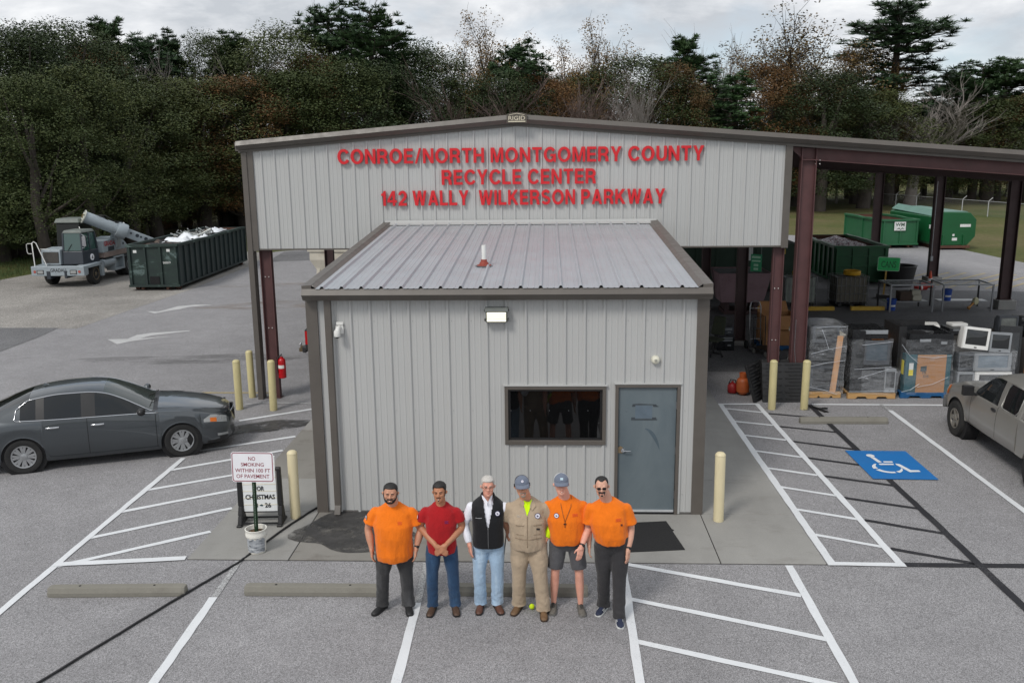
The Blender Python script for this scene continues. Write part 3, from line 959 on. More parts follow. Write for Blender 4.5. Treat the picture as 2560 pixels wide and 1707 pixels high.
for sx in (-1, 1):
 b.box(sx * 0.176 - 0.010, sx * 0.176 + 0.010, -0.13, -0.02, -0.085, -0.055)
 b.box(sx * 0.183 - 0.008, sx * 0.183 + 0.008, -0.13, -0.02, 0.06, 0.08)
b.build('guard', mat('dark fastener', (0.05, 0.05, 0.045), 0.5, 0.4), wl)
cw = thing('security_camera', 'white dome security camera on a wall bracket left on the office wall', 'camera', (0.49, -0.03, 3.07))
b = MB()
b.box(-0.055, 0.055, -0.012, 0.0, 0.075, 0.125)
b.box(-0.065, 0.06, -0.03, -0.012, -0.06, 0.065)
b.build('bracket', M_WHITE, cw, bevel=0.006)
b = MB()
b.tube([(0.0, -0.03, 0.045), (-0.005, -0.09, 0.045), (-0.02, -0.115, 0.0)], [0.034, 0.034, 0.04], 14)
b.lathe([(0.0, 0.02), (0.042, 0.015), (0.05, -0.01), (0.05, -0.07), (0.045, -0.085)], 18, (-0.02, -0.12, 0.0))
b.build('body', M_WHITE, cw, smooth=40)
b = MB()
b.ball((-0.02, -0.12, -0.085), (0.038, 0.038, 0.03), 16, 8)
b.build('dome', M_TINT, cw, smooth=180)
al = thing('alarm_bell', 'small round cream cover on the office wall above the door', 'alarm', (5.42, -0.03, 2.58))
b = MB()
b.lathe([(0.0, -0.055), (0.035, -0.052), (0.062, -0.03), (0.066, 0.0), (0.066, 0.03)], 20, axis='y')
b.build('cover', mat('cream plastic', lin((214, 212, 196)), 0.5), al, smooth=50)
b = MB()
b.lathe([(0.0, -0.062), (0.02, -0.06), (0.026, -0.05)], 14, axis='y')
b.build('knob', mat('grey centre', lin((150, 150, 140)), 0.5), al, smooth=50)
vp = thing('vent_pipe', 'white plastic vent pipe with a red rubber boot on the office roof', 'vent pipe', (2.65, 1.6, RZ(1.6)))
b = MB()
b.lathe([(0.036, 0.02), (0.038, 0.36), (0.030, 0.36), (0.030, 0.30), (0, 0.30)], 16)
b.build('pipe', M_WHITE, vp, smooth=40)
b = MB()
b.lathe([(0.125, 0.006), (0.125, 0.022), (0.085, 0.03), (0.075, 0.06), (0.052, 0.085), (0.05, 0.115), (0.036, 0.118)], 18)
b.build('boot', mat('red rubber boot', lin((140, 58, 44)), 0.7, dirt=0.2), vp, smooth=40)
b = MB()
b.lathe([(0.15, 0.004), (0.15, 0.012), (0.12, 0.014)], 18)
b.build('flange', M_STEEL, vp, smooth=40)
# ------------------------------------------------------------------ open shed behind the office
shed = thing('recycling_shed', 'large open steel shed with grey gable front and brown columns', 'building')
PKX, PKZ, SL = 3.07, 6.60, 0.0815
ROOFL, ROOFR, SY0, SY1 = -3.30, 20.75, 6.9, 33.2
def roofz(x):
 return PKZ - SL * abs(x - PKX)
GX0, GX1, GZ0 = -2.99, 9.05, 3.63
x = GX0
while x < GX1 - 0.02:
 x2 = min(x + 0.9144, GX1)
 segs_ = [x, x2] if not (x < PKX < x2) else [x, PKX, x2]
 b = MB()
 for p, q in zip(segs_[:-1], segs_[1:]):
  g = rib_sheet(p, q, const(GZ0), lambda u: roofz(u) - 0.25, off=-2.99 + 0.19)
  b.add([(a_, 6.9 + c_, d_) for a_, c_, d_ in g.v], g.f)
 b.build('gable_panel', M_PANEL, shed)
 x = x2
b = MB()
b.prism([(GX0, GZ0), (GX1, GZ0), (GX1, roofz(GX1) - 0.24), (PKX, roofz(PKX) - 0.24), (GX0, roofz(GX0) - 0.24)], 6.915, 6.96, 'y')
b.build('gable_lining', M_DARK, shed)
b = MB()
b.box(GX0 - 0.02, GX1 + 0.02, 6.875, 6.97, GZ0 - 0.035, GZ0)
b.build('sill_trim', M_BRONZE, shed)
b = MB()                                                                       # left jamb trim runs to the ground
b.box(-3.245, -3.125, 6.84, 7.10, 0.0, roofz(-3.2) - 0.25)
b.box(-3.125, GX0 + 0.004, 6.862, 6.94, GZ0 - 0.05, roofz(-3.05) - 0.25)
b.build('corner_trim', M_BRONZE, shed)
b = MB()
b.box(GX1 - 0.004, GX1 + 0.145, 6.845, 6.98, GZ0 - 0.05, roofz(9.1) - 0.25)
b.build('corner_trim', M_BRONZE, shed)
for (xa, xb) in ((ROOFL, PKX), (PKX, ROOFR)):                                  # rake trim, folded sheet following the slope
 b = MB()
 prof = [(7.0, 0.0), (6.70, -0.004), (6.655, -0.105), (6.755, -0.195), (6.84, -0.195), (6.84, -0.262), (7.0, -0.262)]
 n = len(prof)
 vs = [(xa, y, roofz(xa) + z) for y, z in prof] + [(xb, y, roofz(xb) + z) for y, z in prof]
 b.add(vs, [tuple(range(n)), tuple(range(2 * n - 1, n - 1, -1))] + [(i, n + i, n + (i + 1) % n, (i + 1) % n) for i in range(n)])
 b.build('rake_trim', M_BRONZE, shed)
M_UNDER = mat('shed roof underside', (0.045, 0.043, 0.045), 0.8, 0, 0.1, 1)  # near-black base colour paints in the deep shade under the roof
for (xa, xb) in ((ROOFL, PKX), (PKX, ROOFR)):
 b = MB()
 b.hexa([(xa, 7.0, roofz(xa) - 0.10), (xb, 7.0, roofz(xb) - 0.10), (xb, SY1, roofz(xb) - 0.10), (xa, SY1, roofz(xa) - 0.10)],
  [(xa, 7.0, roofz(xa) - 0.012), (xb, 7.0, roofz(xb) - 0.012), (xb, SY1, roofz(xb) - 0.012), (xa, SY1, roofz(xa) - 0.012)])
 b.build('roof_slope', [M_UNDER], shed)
for xe, s in ((ROOFL, -1), (ROOFR, 1)):
 b = MB()
 b.prism([(xe - s * 0.02, roofz(xe) - 0.02), (xe + s * 0.12, roofz(xe) - 0.02), (xe + s * 0.10, roofz(xe) - 0.22), (xe - s * 0.02, roofz(xe) - 0.22)], 6.95, SY1, 'y')
 b.build('eave_gutter', M_BRONZE, shed)
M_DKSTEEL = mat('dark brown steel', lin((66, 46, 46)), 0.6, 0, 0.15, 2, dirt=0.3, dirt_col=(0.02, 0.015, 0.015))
def ibeam_col(x, y, z1, d=0.27, w=0.16, m=None, z0=0.0):
 b = MB()
 h = d / 2
 b.box(x - h, x - h + 0.022, y - w / 2, y + w / 2, z0, z1)
 b.box(x + h - 0.022, x + h, y - w / 2, y + w / 2, z0, z1)
 b.box(x - h + 0.022, x + h - 0.022, y - 0.010, y + 0.010, z0, z1)
 b.box(x - h - 0.03, x + h + 0.03, y - w / 2 - 0.03, y + w / 2 + 0.03, z0, z0 + 0.02)
 return b.build('column', m or M_STEELRED, shed)
M_BOLT = mat('bolt zinc', (0.6, 0.58, 0.56), 0.4, 0.5)
def bolts(x, y, zs, col):
 b = MB()
 for z in zs:
  for dx in (-0.045, 0.04):
   b.ball((x + dx, y - 0.012, z), (0.016, 0.012, 0.016), 8, 5)
 b.build('bolt_row', M_BOLT, col, smooth=180)
c1 = ibeam_col(-2.89, 7.06, roofz(-2.89) - 0.30)
bolts(-2.89, 7.05, (1.72, 2.95), c1)
c2 = ibeam_col(9.04, 7.06, GZ0 - 0.04, d=0.25, w=0.14)
bolts(9.04, 7.05, (1.40, 2.62), c2)
c3 = ibeam_col(9.60, 7.06, roofz(9.60) - 0.27, d=0.34, w=0.20)
b = MB()
b.prism([(9.43, roofz(9.43) - 0.27), (9.43, roofz(9.43) - 0.50), (9.15, roofz(9.15) - 0.27)], 7.03, 7.09, 'y')
b.box(9.43, 9.80, 6.952, 7.17, roofz(9.6) - 0.545, roofz(9.6) - 0.525)
b.build('knee_plate', M_STEELRED, c3)
bolts(9.80, 6.99, (5.44, 5.52), c3)
fb = MB()                                                                      # front rafter on the open side
for xa, xb in ((9.78, ROOFR - 0.1),):
 for dz0, dz1, hw in ((-0.285, -0.265, 0.09), (-0.52, -0.285, 0.012), (-0.54, -0.52, 0.09)):
  fb.hexa([(xa, 7.06 - hw, roofz(xa) + dz0), (xb, 7.06 - hw, roofz(xb) + dz0), (xb, 7.06 + hw, roofz(xb) + dz0), (xa, 7.06 + hw, roofz(xa) + dz0)],
    [(xa, 7.06 - hw, roofz(xa) + dz1), (xb, 7.06 - hw, roofz(xb) + dz1), (xb, 7.06 + hw, roofz(xb) + dz1), (xa, 7.06 + hw, roofz(xa) + dz1)])
fb.build('rafter', M_STEELRED, shed)
ibeam_col(20.4, 7.06, roofz(20.4) - 0.3, d=0.3, w=0.2)
for y in (13.1, 19.2, 25.4, 32.4):
 ibeam_col(-2.89, y, roofz(-2.89) - 0.5, m=M_DKSTEEL)
 ibeam_col(9.55, y, roofz(9.5) - 0.5, d=0.30, w=0.25, m=M_DKSTEEL, z0=0.14)
 ibeam_col(20.4, y, roofz(20.4) - 0.5, d=0.40, w=0.22, m=M_DKSTEEL, z0=0.34)
 b = MB()
 b.box(20.4 - 0.32, 20.4 + 0.32, y - 0.3, y + 0.3, -0.02, 0.335)
 b.box(9.55 - 0.22, 9.55 + 0.22, y - 0.22, y + 0.22, -0.02, 0.135)
 b.build('footing', M_CONC, shed, bevel=0.02)
 b = MB()
 for xa, xb in ((-2.9, PKX), (PKX, 20.4)):
  b.hexa([(xa, y - 0.09, roofz(xa) - 0.62), (xb, y - 0.09, roofz(xb) - 0.62), (xb, y + 0.09, roofz(xb) - 0.62), (xa, y + 0.09, roofz(xa) - 0.62)],
   [(xa, y - 0.09, roofz(xa) - 0.27), (xb, y - 0.09, roofz(xb) - 0.27), (xb, y + 0.09, roofz(xb) - 0.27), (xa, y + 0.09, roofz(xa) - 0.27)])
 b.build('rafter', M_DKSTEEL, shed)
for k in range(16):
 x = -2.7 + k * 1.53
 b = MB()
 b.box(x - 0.035, x + 0.035, 7.16, SY1 - 0.02, roofz(x) - 0.27, roofz(x) - 0.112)
 b.build('purlin', M_DKSTEEL, shed)
b = MB()                                                                       # conduit on the red column
b.tube([(9.50, 6.94, 1.9), (9.50, 6.94, 1.2), (9.56, 6.93, 0.75), (9.66, 6.93, 0.45)], 0.009, 6)
b.build('conduit', M_STEEL, c3, smooth=60)
for y, z in ((25.25, 1.0),):
 b = MB()
 b.tube([(20.18, y - 0.13, 4.4), (20.18, y - 0.13, 1.25)], 0.014, 6)
 b.box(20.13, 20.23, y - 0.19, y - 0.11, 1.05, 1.25)
 b.build('conduit', M_STEEL, shed, smooth=60)
# maker's plate on the ridge
rp = thing('ridge_plate', 'brown plate lettered RIGID at the peak of the shed gable', 'sign', (3.065, 6.63, 6.505))
b = MB()
b.prism([(-0.225, -0.10), (0.225, -0.10), (0.225, 0.085), (0.12, 0.115), (0, 0.125), (-0.12, 0.115), (-0.225, 0.085)], -0.02, 0.03, 'y')
b.build('plate', mat('brown plate', lin((84, 78, 70)), 0.5), rp)
M_PLATETXT = mat('cream plate lettering', lin((205, 196, 175)), 0.5)
put_text(rp, 'RIGID', -0.185, 0.185, -0.045, 0.045, -0.0235, M_PLATETXT, bold=0.01)
b = MB()
b.prism([(-0.17, 0.062), (0, 0.095), (0.17, 0.062), (0.17, 0.072), (0, 0.107), (-0.17, 0.072)], -0.026, -0.022, 'y')
b.box(-0.19, 0.19, -0.0245, -0.0215, -0.085, -0.062)
b.build('roof_mark', M_PLATETXT, rp)
# red mounted letters
M_SIGNRED = mat('red sign letters', lin((206, 30, 40)), 0.45, 0, 0.06, 3)
for txt, x0, x1, z0, z1, lab in (('CONROE/NORTH MONTGOMERY COUNTY', -1.02, 7.23, 5.545, 5.875, 'red raised letters reading CONROE/NORTH MONTGOMERY COUNTY, top line on the gable'),
        ('RECYCLE CENTER', 1.34, 4.83, 5.06, 5.395, 'red raised letters reading RECYCLE CENTER, middle line on the gable'),
        ('142 WALLY  WILKERSON PARKWAY', -0.07, 6.39, 4.60, 4.935, 'red raised letters reading 142 WALLY WILKERSON PARKWAY, lowest line on the gable')):
 sg = thing('sign_lettering', lab, 'sign', (0, 6.865, 0))
 letter_row(sg, txt, x0, x1, z0, z1, 0.0, M_SIGNRED, depth=0.055, bold=0.022)
# ================================================================== SMALL THINGS IN THE YARD
def m_bollard(name, col, dirt):
 return mat(name, col, 0.45, 0, 0.08, 4, dirt=dirt, dirt_col=(0.17, 0.16, 0.09), dscale=5, stretch=(1, 1, 0.4))
M_BOLA = m_bollard('cream bollard cover', lin((216, 204, 168)), 0.25)
M_BOLB = m_bollard('weathered yellow bollard cover', lin((200, 189, 142)), 0.5)
def bollard(x, y, r, h, m, label, z=0.0):
 b = MB()
 b.lathe([(r * 0.97, 0.0), (r, 0.03), (r, h - r * 0.75), (r * 0.99, h - r * 0.72), (r * 1.03, h - r * 0.70), (r * 1.03, h - r * 0.62), (r * 0.9, h - r * 0.32), (r * 0.62, h - r * 0.08), (r * 0.25, h), (0, h)], 24)
 o = b.build('bollard', m, None, smooth=50, label=label, category='bollard', group='bollards around the office and shed')
 o.location = (x, y, z)
 o.rotation_euler = (random.uniform(-0.008, 0.008), random.uniform(-0.008, 0.008), random.uniform(0, 6))
bollard(-0.34, -0.25, 0.081, 1.14, M_BOLA, 'clean cream bollard beside the letter board at the office corner', 0.02)
bollard(6.44, -0.27, 0.081, 1.14, M_BOLA, 'clean cream bollard on the apron beside the office door', 0.02)
bollard(-3.42, 6.02, 0.085, 1.18, M_BOLB, 'weathered yellow bollard nearest the sedan hood')
bollard(-3.46, 7.06, 0.083, 1.17, M_BOLB, 'weathered yellow bollard behind the other two at the brown column')
bollard(-2.60, 5.95, 0.085, 1.19, M_BOLB, 'weathered yellow bollard in front of the fire extinguisher')
bollard(8.82, 6.07, 0.085, 1.15, M_BOLB, 'yellow bollard in front of the black mats, nearer the access aisle')
bollard(9.545, 6.07, 0.085, 1.15, M_BOLB, 'yellow bollard with grey scuffs in front of the tall brown column')
def wheel_stop(x0, x1, y, rz, label):
 L = x1 - x0
 o = thing('wheel_stop', label, 'wheel stop', ((x0 + x1) / 2, y, 0.0), rz, 'concrete wheel stops in the parking bays')
 b = MB()
 h = L / 2
 prof = [(-0.085, 0.0), (-0.085, 0.06), (-0.055, 0.128), (0.055, 0.128), (0.085, 0.06), (0.085, 0.0)]
 n = len(prof)
 vs = []
 for xx, ins in ((-h, 0.0), (-h + 0.05, 0.0), (h - 0.05, 0.0), (h, 0.0)):
  for y_, z_ in prof:
   k = 0.82 if abs(xx) == h else 1.0
   vs.append((xx, y_ * k, z_ * (0.93 if abs(xx) == h else 1.0)))
 fs = [tuple(range(n - 1, -1, -1)), tuple(range(3 * n, 4 * n))]
 for s in range(3):
  for i in range(n):
   fs.append((s * n + i, s * n + (i + 1) % n, (s + 1) * n + (i + 1) % n, (s + 1) * n + i))
 b.add(vs, fs)
 b.build('block', M_STOP, o, bevel=0.008)
 for sx in (-1, 1):
  b = MB()
  b.cyl((sx * (h - 0.42), 0, 0.10), (sx * (h - 0.42), 0, 0.131), 0.016, n=10)
  b.build('pin_hole', M_DARK, o)
M_STOP = m_concrete('weathered stop concrete', (0.225, 0.215, 0.185), 0.5)
wheel_stop(-2.96, -1.12, -2.80, 0.04, 'concrete wheel stop left of the black cable')
wheel_stop(-0.32, 1.52, -2.73, 0.005, 'concrete wheel stop behind the man in black jeans')
wheel_stop(2.44, 4.27, -2.68, 0.0, 'concrete wheel stop behind the four men on the right')
wheel_stop(9.16, 11.02, 5.02, 0.0, 'concrete wheel stop in the accessible bay')
# no-smoking sign standing in a bucket
ns = thing('no_smoking_sign', 'white NO SMOKING sign on a green post standing in a bucket', 'sign', (-0.56, -1.50, 0.02))
ns.rotation_euler = (0.0, 0.022, 0.03)
b = MB()
prof = [(-0.03, 0.0), (-0.03, 0.004), (-0.013, 0.006), (-0.011, 0.025), (0.011, 0.025), (0.013, 0.006), (0.03, 0.004), (0.03, 0.0), (0.016, 0.0), (0.014, 0.021), (-0.014, 0.021), (-0.016, 0.0)]
b.prism([(x_, -y_) for x_, y_ in prof], 0.03, 1.50, 'z')
b.build('post', mat('green post', lin((34, 62, 40)), 0.6, 0.2, 0.15, 4, dirt=0.45, dirt_col=(0.12, 0.06, 0.03)), ns)
b = MB()
for k in range(26):
 b.cyl((0, -0.0265, 0.42 + 0.0254 * k), (0, -0.0248, 0.42 + 0.0254 * k), 0.0055, n=6)
b.build('hole_row', mat('post hole', (0.30, 0.32, 0.30), 0.8), ns, kind='stuff')
def rrect(w, h, r, n=6, cx=0, cz=0):
 pts = []
 for (sx, sz, a0) in ((1, 1, 0), (-1, 1, 90), (-1, -1, 180), (1, -1, 270)):
  for k in range(n + 1):
   a = R(a0 + 90 * k / n)
   pts.append((cx + sx * (w / 2 - r) + r * math.cos(a), cz + sz * (h / 2 - r) + r * math.sin(a)))
 return pts
b = MB()
b.prism(rrect(0.61, 0.455, 0.04, cz=1.325), -0.034, -0.030, 'y')
M_SIGNW = mat('white sign sheet', lin((236, 236, 240)), 0.45, 0, 0.03, 4)
plate = b.build('plate', M_SIGNW, ns)
M_MAROON = mat('maroon print', lin((140, 34, 58)), 0.5)
o_, i_ = rrect(0.592, 0.437, 0.036, cz=1.325), rrect(0.568, 0.413, 0.026, cz=1.325)
b = MB()
n = len(o_)
b.add([(p[0], -0.0345, p[1]) for p in o_] + [(p[0], -0.0345, p[1]) for p in i_], [(i, (i + 1) % n, n + (i + 1) % n, n + i) for i in range(n)])
b.build('border', M_MAROON, plate)
for txt, x0, x1, z0, z1 in (('NO', -0.055, 0.045, 1.425, 1.485), ('SMOKING', -0.165, 0.165, 1.338, 1.393), ('WITHIN 100 FT', -0.255, 0.255, 1.247, 1.305), ('OF PAVEMENT', -0.24, 0.24, 1.158, 1.216)):
 put_text(plate, txt, x0, x1, z0, z1, -0.0355, M_MAROON, bold=0.008)
bk = thing('bucket', 'white plastic bucket with torn label filled with soil holding the no smoking sign', 'bucket', (-0.56, -1.50, 0.022))
b = MB()
b.lathe([(0.118, 0.0), (0.128, 0.02), (0.138, 0.255), (0.152, 0.262), (0.155, 0.30), (0.150, 0.31), (0.153, 0.355), (0.160, 0.368), (0.152, 0.372), (0.143, 0.368), (0.140, 0.28), (0.12, 0.25)], 30)
b.build('pail', mat('white pail plastic', lin((222, 220, 212)), 0.5, 0, 0.04, 6, dirt=0.25), bk, smooth=50)
b = MB()
b.lathe([(0.0, 0.318), (0.08, 0.315), (0.139, 0.30)], 24)
b.build('soil', mat('damp brown soil', (0.10, 0.06, 0.03), 0.95, bump=0.01, bscale=30), bk, smooth=180)
t = NT('torn grey label')
_c = t.ramp(t.noise(9, 5, 0.7, (1, 1, 2.5)), [(0.38, (0.08, 0.085, 0.09)), (0.46, lin((140, 145, 152))), (0.7, lin((205, 208, 210)))])
t.color(_c)
b = MB()
vs, fs = [], []
for k in range(19):
 a = R(-165 + 150 * k / 18)
 for z, r in ((0.03, 0.1295), (0.24, 0.1385)):
  zz = z + (0.012 * math.sin(k * 1.7) if z > 0.1 else 0.006 * math.sin(k))
  vs.append((r * math.cos(a) * 1.004, r * math.sin(a) * 1.004, zz))
for k in range(18):
 fs.append((2 * k, 2 * k + 2, 2 * k + 3, 2 * k + 1))
b.add(vs, fs)
b.build('paper_label', t.m, bk, smooth=180)
b = MB()
b.tube([(0.154 * math.cos(R(a)), 0.154 * math.sin(R(a)), 0.285 - 0.07 * math.sin(R((a + 10) / 200 * 180))) for a in range(-10, 191, 20)], 0.003, 6)
b.build('bail_handle', M_STEEL, bk, smooth=180)
# letter board
lb = thing('letter_board', 'white changeable letter board in a black stand beside the bollard', 'sign', (-0.80, -0.46, 0.022), 0.06)
b = MB()
b.box(-0.285, 0.245, -0.02, 0.02, 0.20, 1.11)
bp = b.build('panel', mat('milky letter panel', lin((228, 231, 232)), 0.4, 0, 0.03, 3), lb, bevel=0.004)
for k in range(1, 8):
 b = MB()
 z = 0.20 + 0.91 * k / 8
 b.box(-0.285, 0.245, -0.024, -0.0195, z - 0.006, z + 0.006)
 b.build('letter_track', mat('clear track', lin((220, 214, 196)), 0.3), bp)
M_INK = mat('black board letters', (0.01, 0.01, 0.014), 0.5)
for txt, x0, x1, z0, z1 in (('D', 0.115, 0.148, 1.005, 1.075), ('FOR', -0.095, 0.055, 0.545, 0.625), ('CHRISTMAS', -0.25, 0.215, 0.405, 0.485), ('3', -0.10, -0.062, 0.265, 0.345), ('26', 0.05, 0.145, 0.265, 0.345)):
 put_text(bp, txt, x0, x1, z0, z1, -0.0262, M_INK, bold=0.025)
b = MB()
st = [((0.026 if k % 2 == 0 else 0.0105) * math.sin(PI * k / 5), (0.026 if k % 2 == 0 else 0.0105) * math.cos(PI * k / 5)) for k in range(10)]
b.add([(0.20 + p[0], -0.0262, 1.04 + p[1]) for p in st] + [(0.20, -0.0262, 1.04)], [(i, (i + 1) % 10, 10) for i in range(10)])
b.build('star', mat('dark red star', (0.20, 0.008, 0.02), 0.5), bp)
b = MB()
b.add([(p[0], -0.0262, p[1]) for p in [(-0.03, 0.295), (-0.005, 0.295), (-0.005, 0.28), (0.022, 0.305), (-0.005, 0.33), (-0.005, 0.315), (-0.03, 0.315)]], [tuple(range(7))])
b.build('arrow', mat('teal arrow', (0.01, 0.05, 0.07), 0.5), bp)
for sx in (-0.335, 0.295):
 b = MB()
 for (z0, z1, y0, y1) in ((0.0, 0.16, 0.16, 0.10), (0.16, 0.30, 0.10, 0.055), (0.30, 0.92, 0.05, 0.04)):
  b.hexa([(sx - 0.035, -y0, z0), (sx + 0.035, -y0, z0), (sx + 0.035, y0, z0), (sx - 0.035, y0, z0)], [(sx - 0.03, -y1, z1), (sx + 0.03, -y1, z1), (sx + 0.03, y1, z1), (sx - 0.03, y1, z1)])
 b.cyl((sx - 0.05 * (1 if sx > 0 else -1), 0, 0.90), (sx + 0.02, 0, 0.90), 0.035, n=12)
 b.box(sx - 0.04, sx + 0.04, -0.20, 0.20, 0.0, 0.035)
 b.build('stand_leg', M_BLACK, lb, bevel=0.008, segs=1)
b = MB()
b.box(-0.30, 0.26, -0.14, -0.115, 0.03, 0.055)
b.box(-0.30, 0.26, 0.115, 0.14, 0.03, 0.055)
b.box(-0.285, 0.245, -0.024, 0.024, 0.185, 0.20)
b.build('cross_bar', M_BLACK, lb)
# cable across the bays and up over the apron
pts = [(-4.35, -10.8), (-3.1, -7.75), (-1.95, -4.86), (-1.32, -3.28), (-1.06, -2.66), (-0.78, -2.0), (-0.70, -1.80), (-0.62, -1.55), (-0.35, -0.60), (-0.20, -0.18), (-0.07, 0.18), (-0.07, 1.2), (-0.09, 3.5)]
b = MB()
P3 = []
for i, (x_, y_) in enumerate(pts):
 z_ = 0.020 if y_ < -1.79 else 0.040
 P3.append((x_, y_, z_))
dense = []
for (a, c) in zip(P3[:-1], P3[1:]):
 for k in range(6):
  t_ = k / 6
  dense.append((a[0] + (c[0] - a[0]) * t_ + random.uniform(-.006, .006), a[1] + (c[1] - a[1]) * t_, a[2] + (c[2] - a[2]) * t_))
dense.append(P3[-1])
b.tube(dense, 0.0155, 10)
b.build('power_cable', M_BLACK, None, smooth=180, label='black cable running across the parking bay to the office corner', category='cable')
b = MB()
dm = [(4.74, -0.43), (5.61, -0.32), (5.66, -0.62), (5.69, -0.66), (5.66, -0.70), (5.755, -1.35), (4.72, -1.47)]
b.prism(dm, 0.023, 0.033, 'z')
b.build('door_mat', mat('black door mat', (0.012, 0.012, 0.013), 0.95, 0, 0.3, 40, bump=0.003, bscale=160), None, bevel=0.004, label='black rubber mat on the concrete in front of the office door', category='mat')
tb = MB()
tb.ball((0, 0, 0), 0.036, 24, 14)
o = tb.build('tennis_ball', mat('yellow green felt', lin((196, 222, 30)), 0.95, 0, 0.1, 60, bump=0.001), None, smooth=180, label='yellow green tennis ball beside the tan coverall boot', category='ball')
o.location = (3.535, -3.10, 0.046)
fe = thing('fire_extinguisher', 'red fire extinguisher hanging on the brown column at the left end of the shed', 'fire extinguisher', (-2.665, 7.0, 0.50))
b = MB()
b.lathe([(0.0, 0.0), (0.07, 0.0), (0.09, 0.015), (0.09, 0.42), (0.082, 0.455), (0.05, 0.49), (0.032, 0.50), (0.032, 0.53), (0, 0.53)], 22)
b.build('cylinder', mat('extinguisher red', lin((178, 16, 26)), 0.3, 0, 0.05, 4), fe, smooth=45)
b = MB()
for k in range(13):
 pass
vs, fs = [], []
for k in range(13):
 a = R(-150 + 110 * k / 12)
 vs += [(0.0912 * math.cos(a), 0.0912 * math.sin(a), 0.25), (0.0912 * math.cos(a), 0.0912 * math.sin(a), 0.33)]
fs = [(2 * k, 2 * k + 2, 2 * k + 3, 2 * k + 1) for k in range(12)]
b.add(vs, fs)
b.build('label_band', M_WHITE, fe, smooth=180)
b = MB()
b.cyl((0, 0, 0.53), (0, 0, 0.57), 0.02)
b.tube([(-0.02, -0.01, 0.57), (0.03, -0.06, 0.60), (0.05, -0.09, 0.63)], 0.009, 8)
b.tube([(-0.02, -0.01, 0.56), (0.04, -0.07, 0.565)], 0.008, 8)
b.build('valve', M_CHROME, fe, smooth=45)
b = MB()
b.tube([(0.0, 0, 0.55), (-0.06, -0.02, 0.54), (-0.10, -0.03, 0.44), (-0.095, -0.04, 0.25), (-0.092, -0.04, 0.12)], 0.012, 8)
b.build('hose', M_BLACK, fe, smooth=60)
b = MB()
b.box(-0.15, 0.02, 0.05, 0.09, 0.46, 0.50)
b.build('hook', M_STEEL, fe)
st_ = thing('ratchet_strap', 'black strap lying on the asphalt below the scuffed yellow bollard', 'strap', (9.74, 5.95, 0.02))
b = MB()
b.add([(-0.02, 0.25, 0.012), (0.06, 0.27, 0.012), (0.30, -0.16, 0.002), (0.18, -0.17, 0.002)], [(0, 1, 2, 3)])
b.build('webbing', M_BLACK, st_)
b = MB()
b.tube([(0.02, 0.22, 0.02), (0.12, 0.08, 0.018), (0.26, 0.02, 0.02), (0.31, 0.05, 0.02), (0.28, 0.10, 0.02), (0.20, 0.09, 0.02)], (0.014), 8)
b.build('loop', M_RUBBER, st_, smooth=180)
b = MB()
b.tube([(-0.16 + 0.07 * math.cos(k * PI / 9), 0.02 + 0.05 * math.sin(k * PI / 9), 0.006) for k in range(18)], 0.005, 5, closed=True)
b.build('wire_loop', M_BLACK, st_, smooth=180)
# ================================================================== VEHICLES
def crom(P, x):
 """smooth interpolation through control points (x descending or ascending), monotone-limited."""
 P = sorted(P)
 if x <= P[0][0]:
  return P[0][1]
 if x >= P[-1][0]:
  return P[-1][1]
 for i in range(len(P) - 1):
  if P[i][0] <= x <= P[i + 1][0]:
   break
 def slope(k):
  if k <= 0 or k >= len(P) - 1:
   return 0.0 if len(P) < 3 else ((P[1][1] - P[0][1]) / (P[1][0] - P[0][0]) if k <= 0 else (P[-1][1] - P[-2][1]) / (P[-1][0] - P[-2][0]))
  a = (P[k][1] - P[k - 1][1]) / (P[k][0] - P[k - 1][0])
  b = (P[k + 1][1] - P[k][1]) / (P[k + 1][0] - P[k][0])
  return 0.0 if a * b <= 0 else 2 * a * b / (a + b)
 h = P[i + 1][0] - P[i][0]
 t = (x - P[i][0]) / h
 m0, m1 = slope(i), slope(i + 1)
 return (2 * t ** 3 - 3 * t * t + 1) * P[i][1] + (t ** 3 - 2 * t * t + t) * h * m0 + (-2 * t ** 3 + 3 * t * t) * P[i + 1][1] + (t ** 3 - t * t) * h * m1
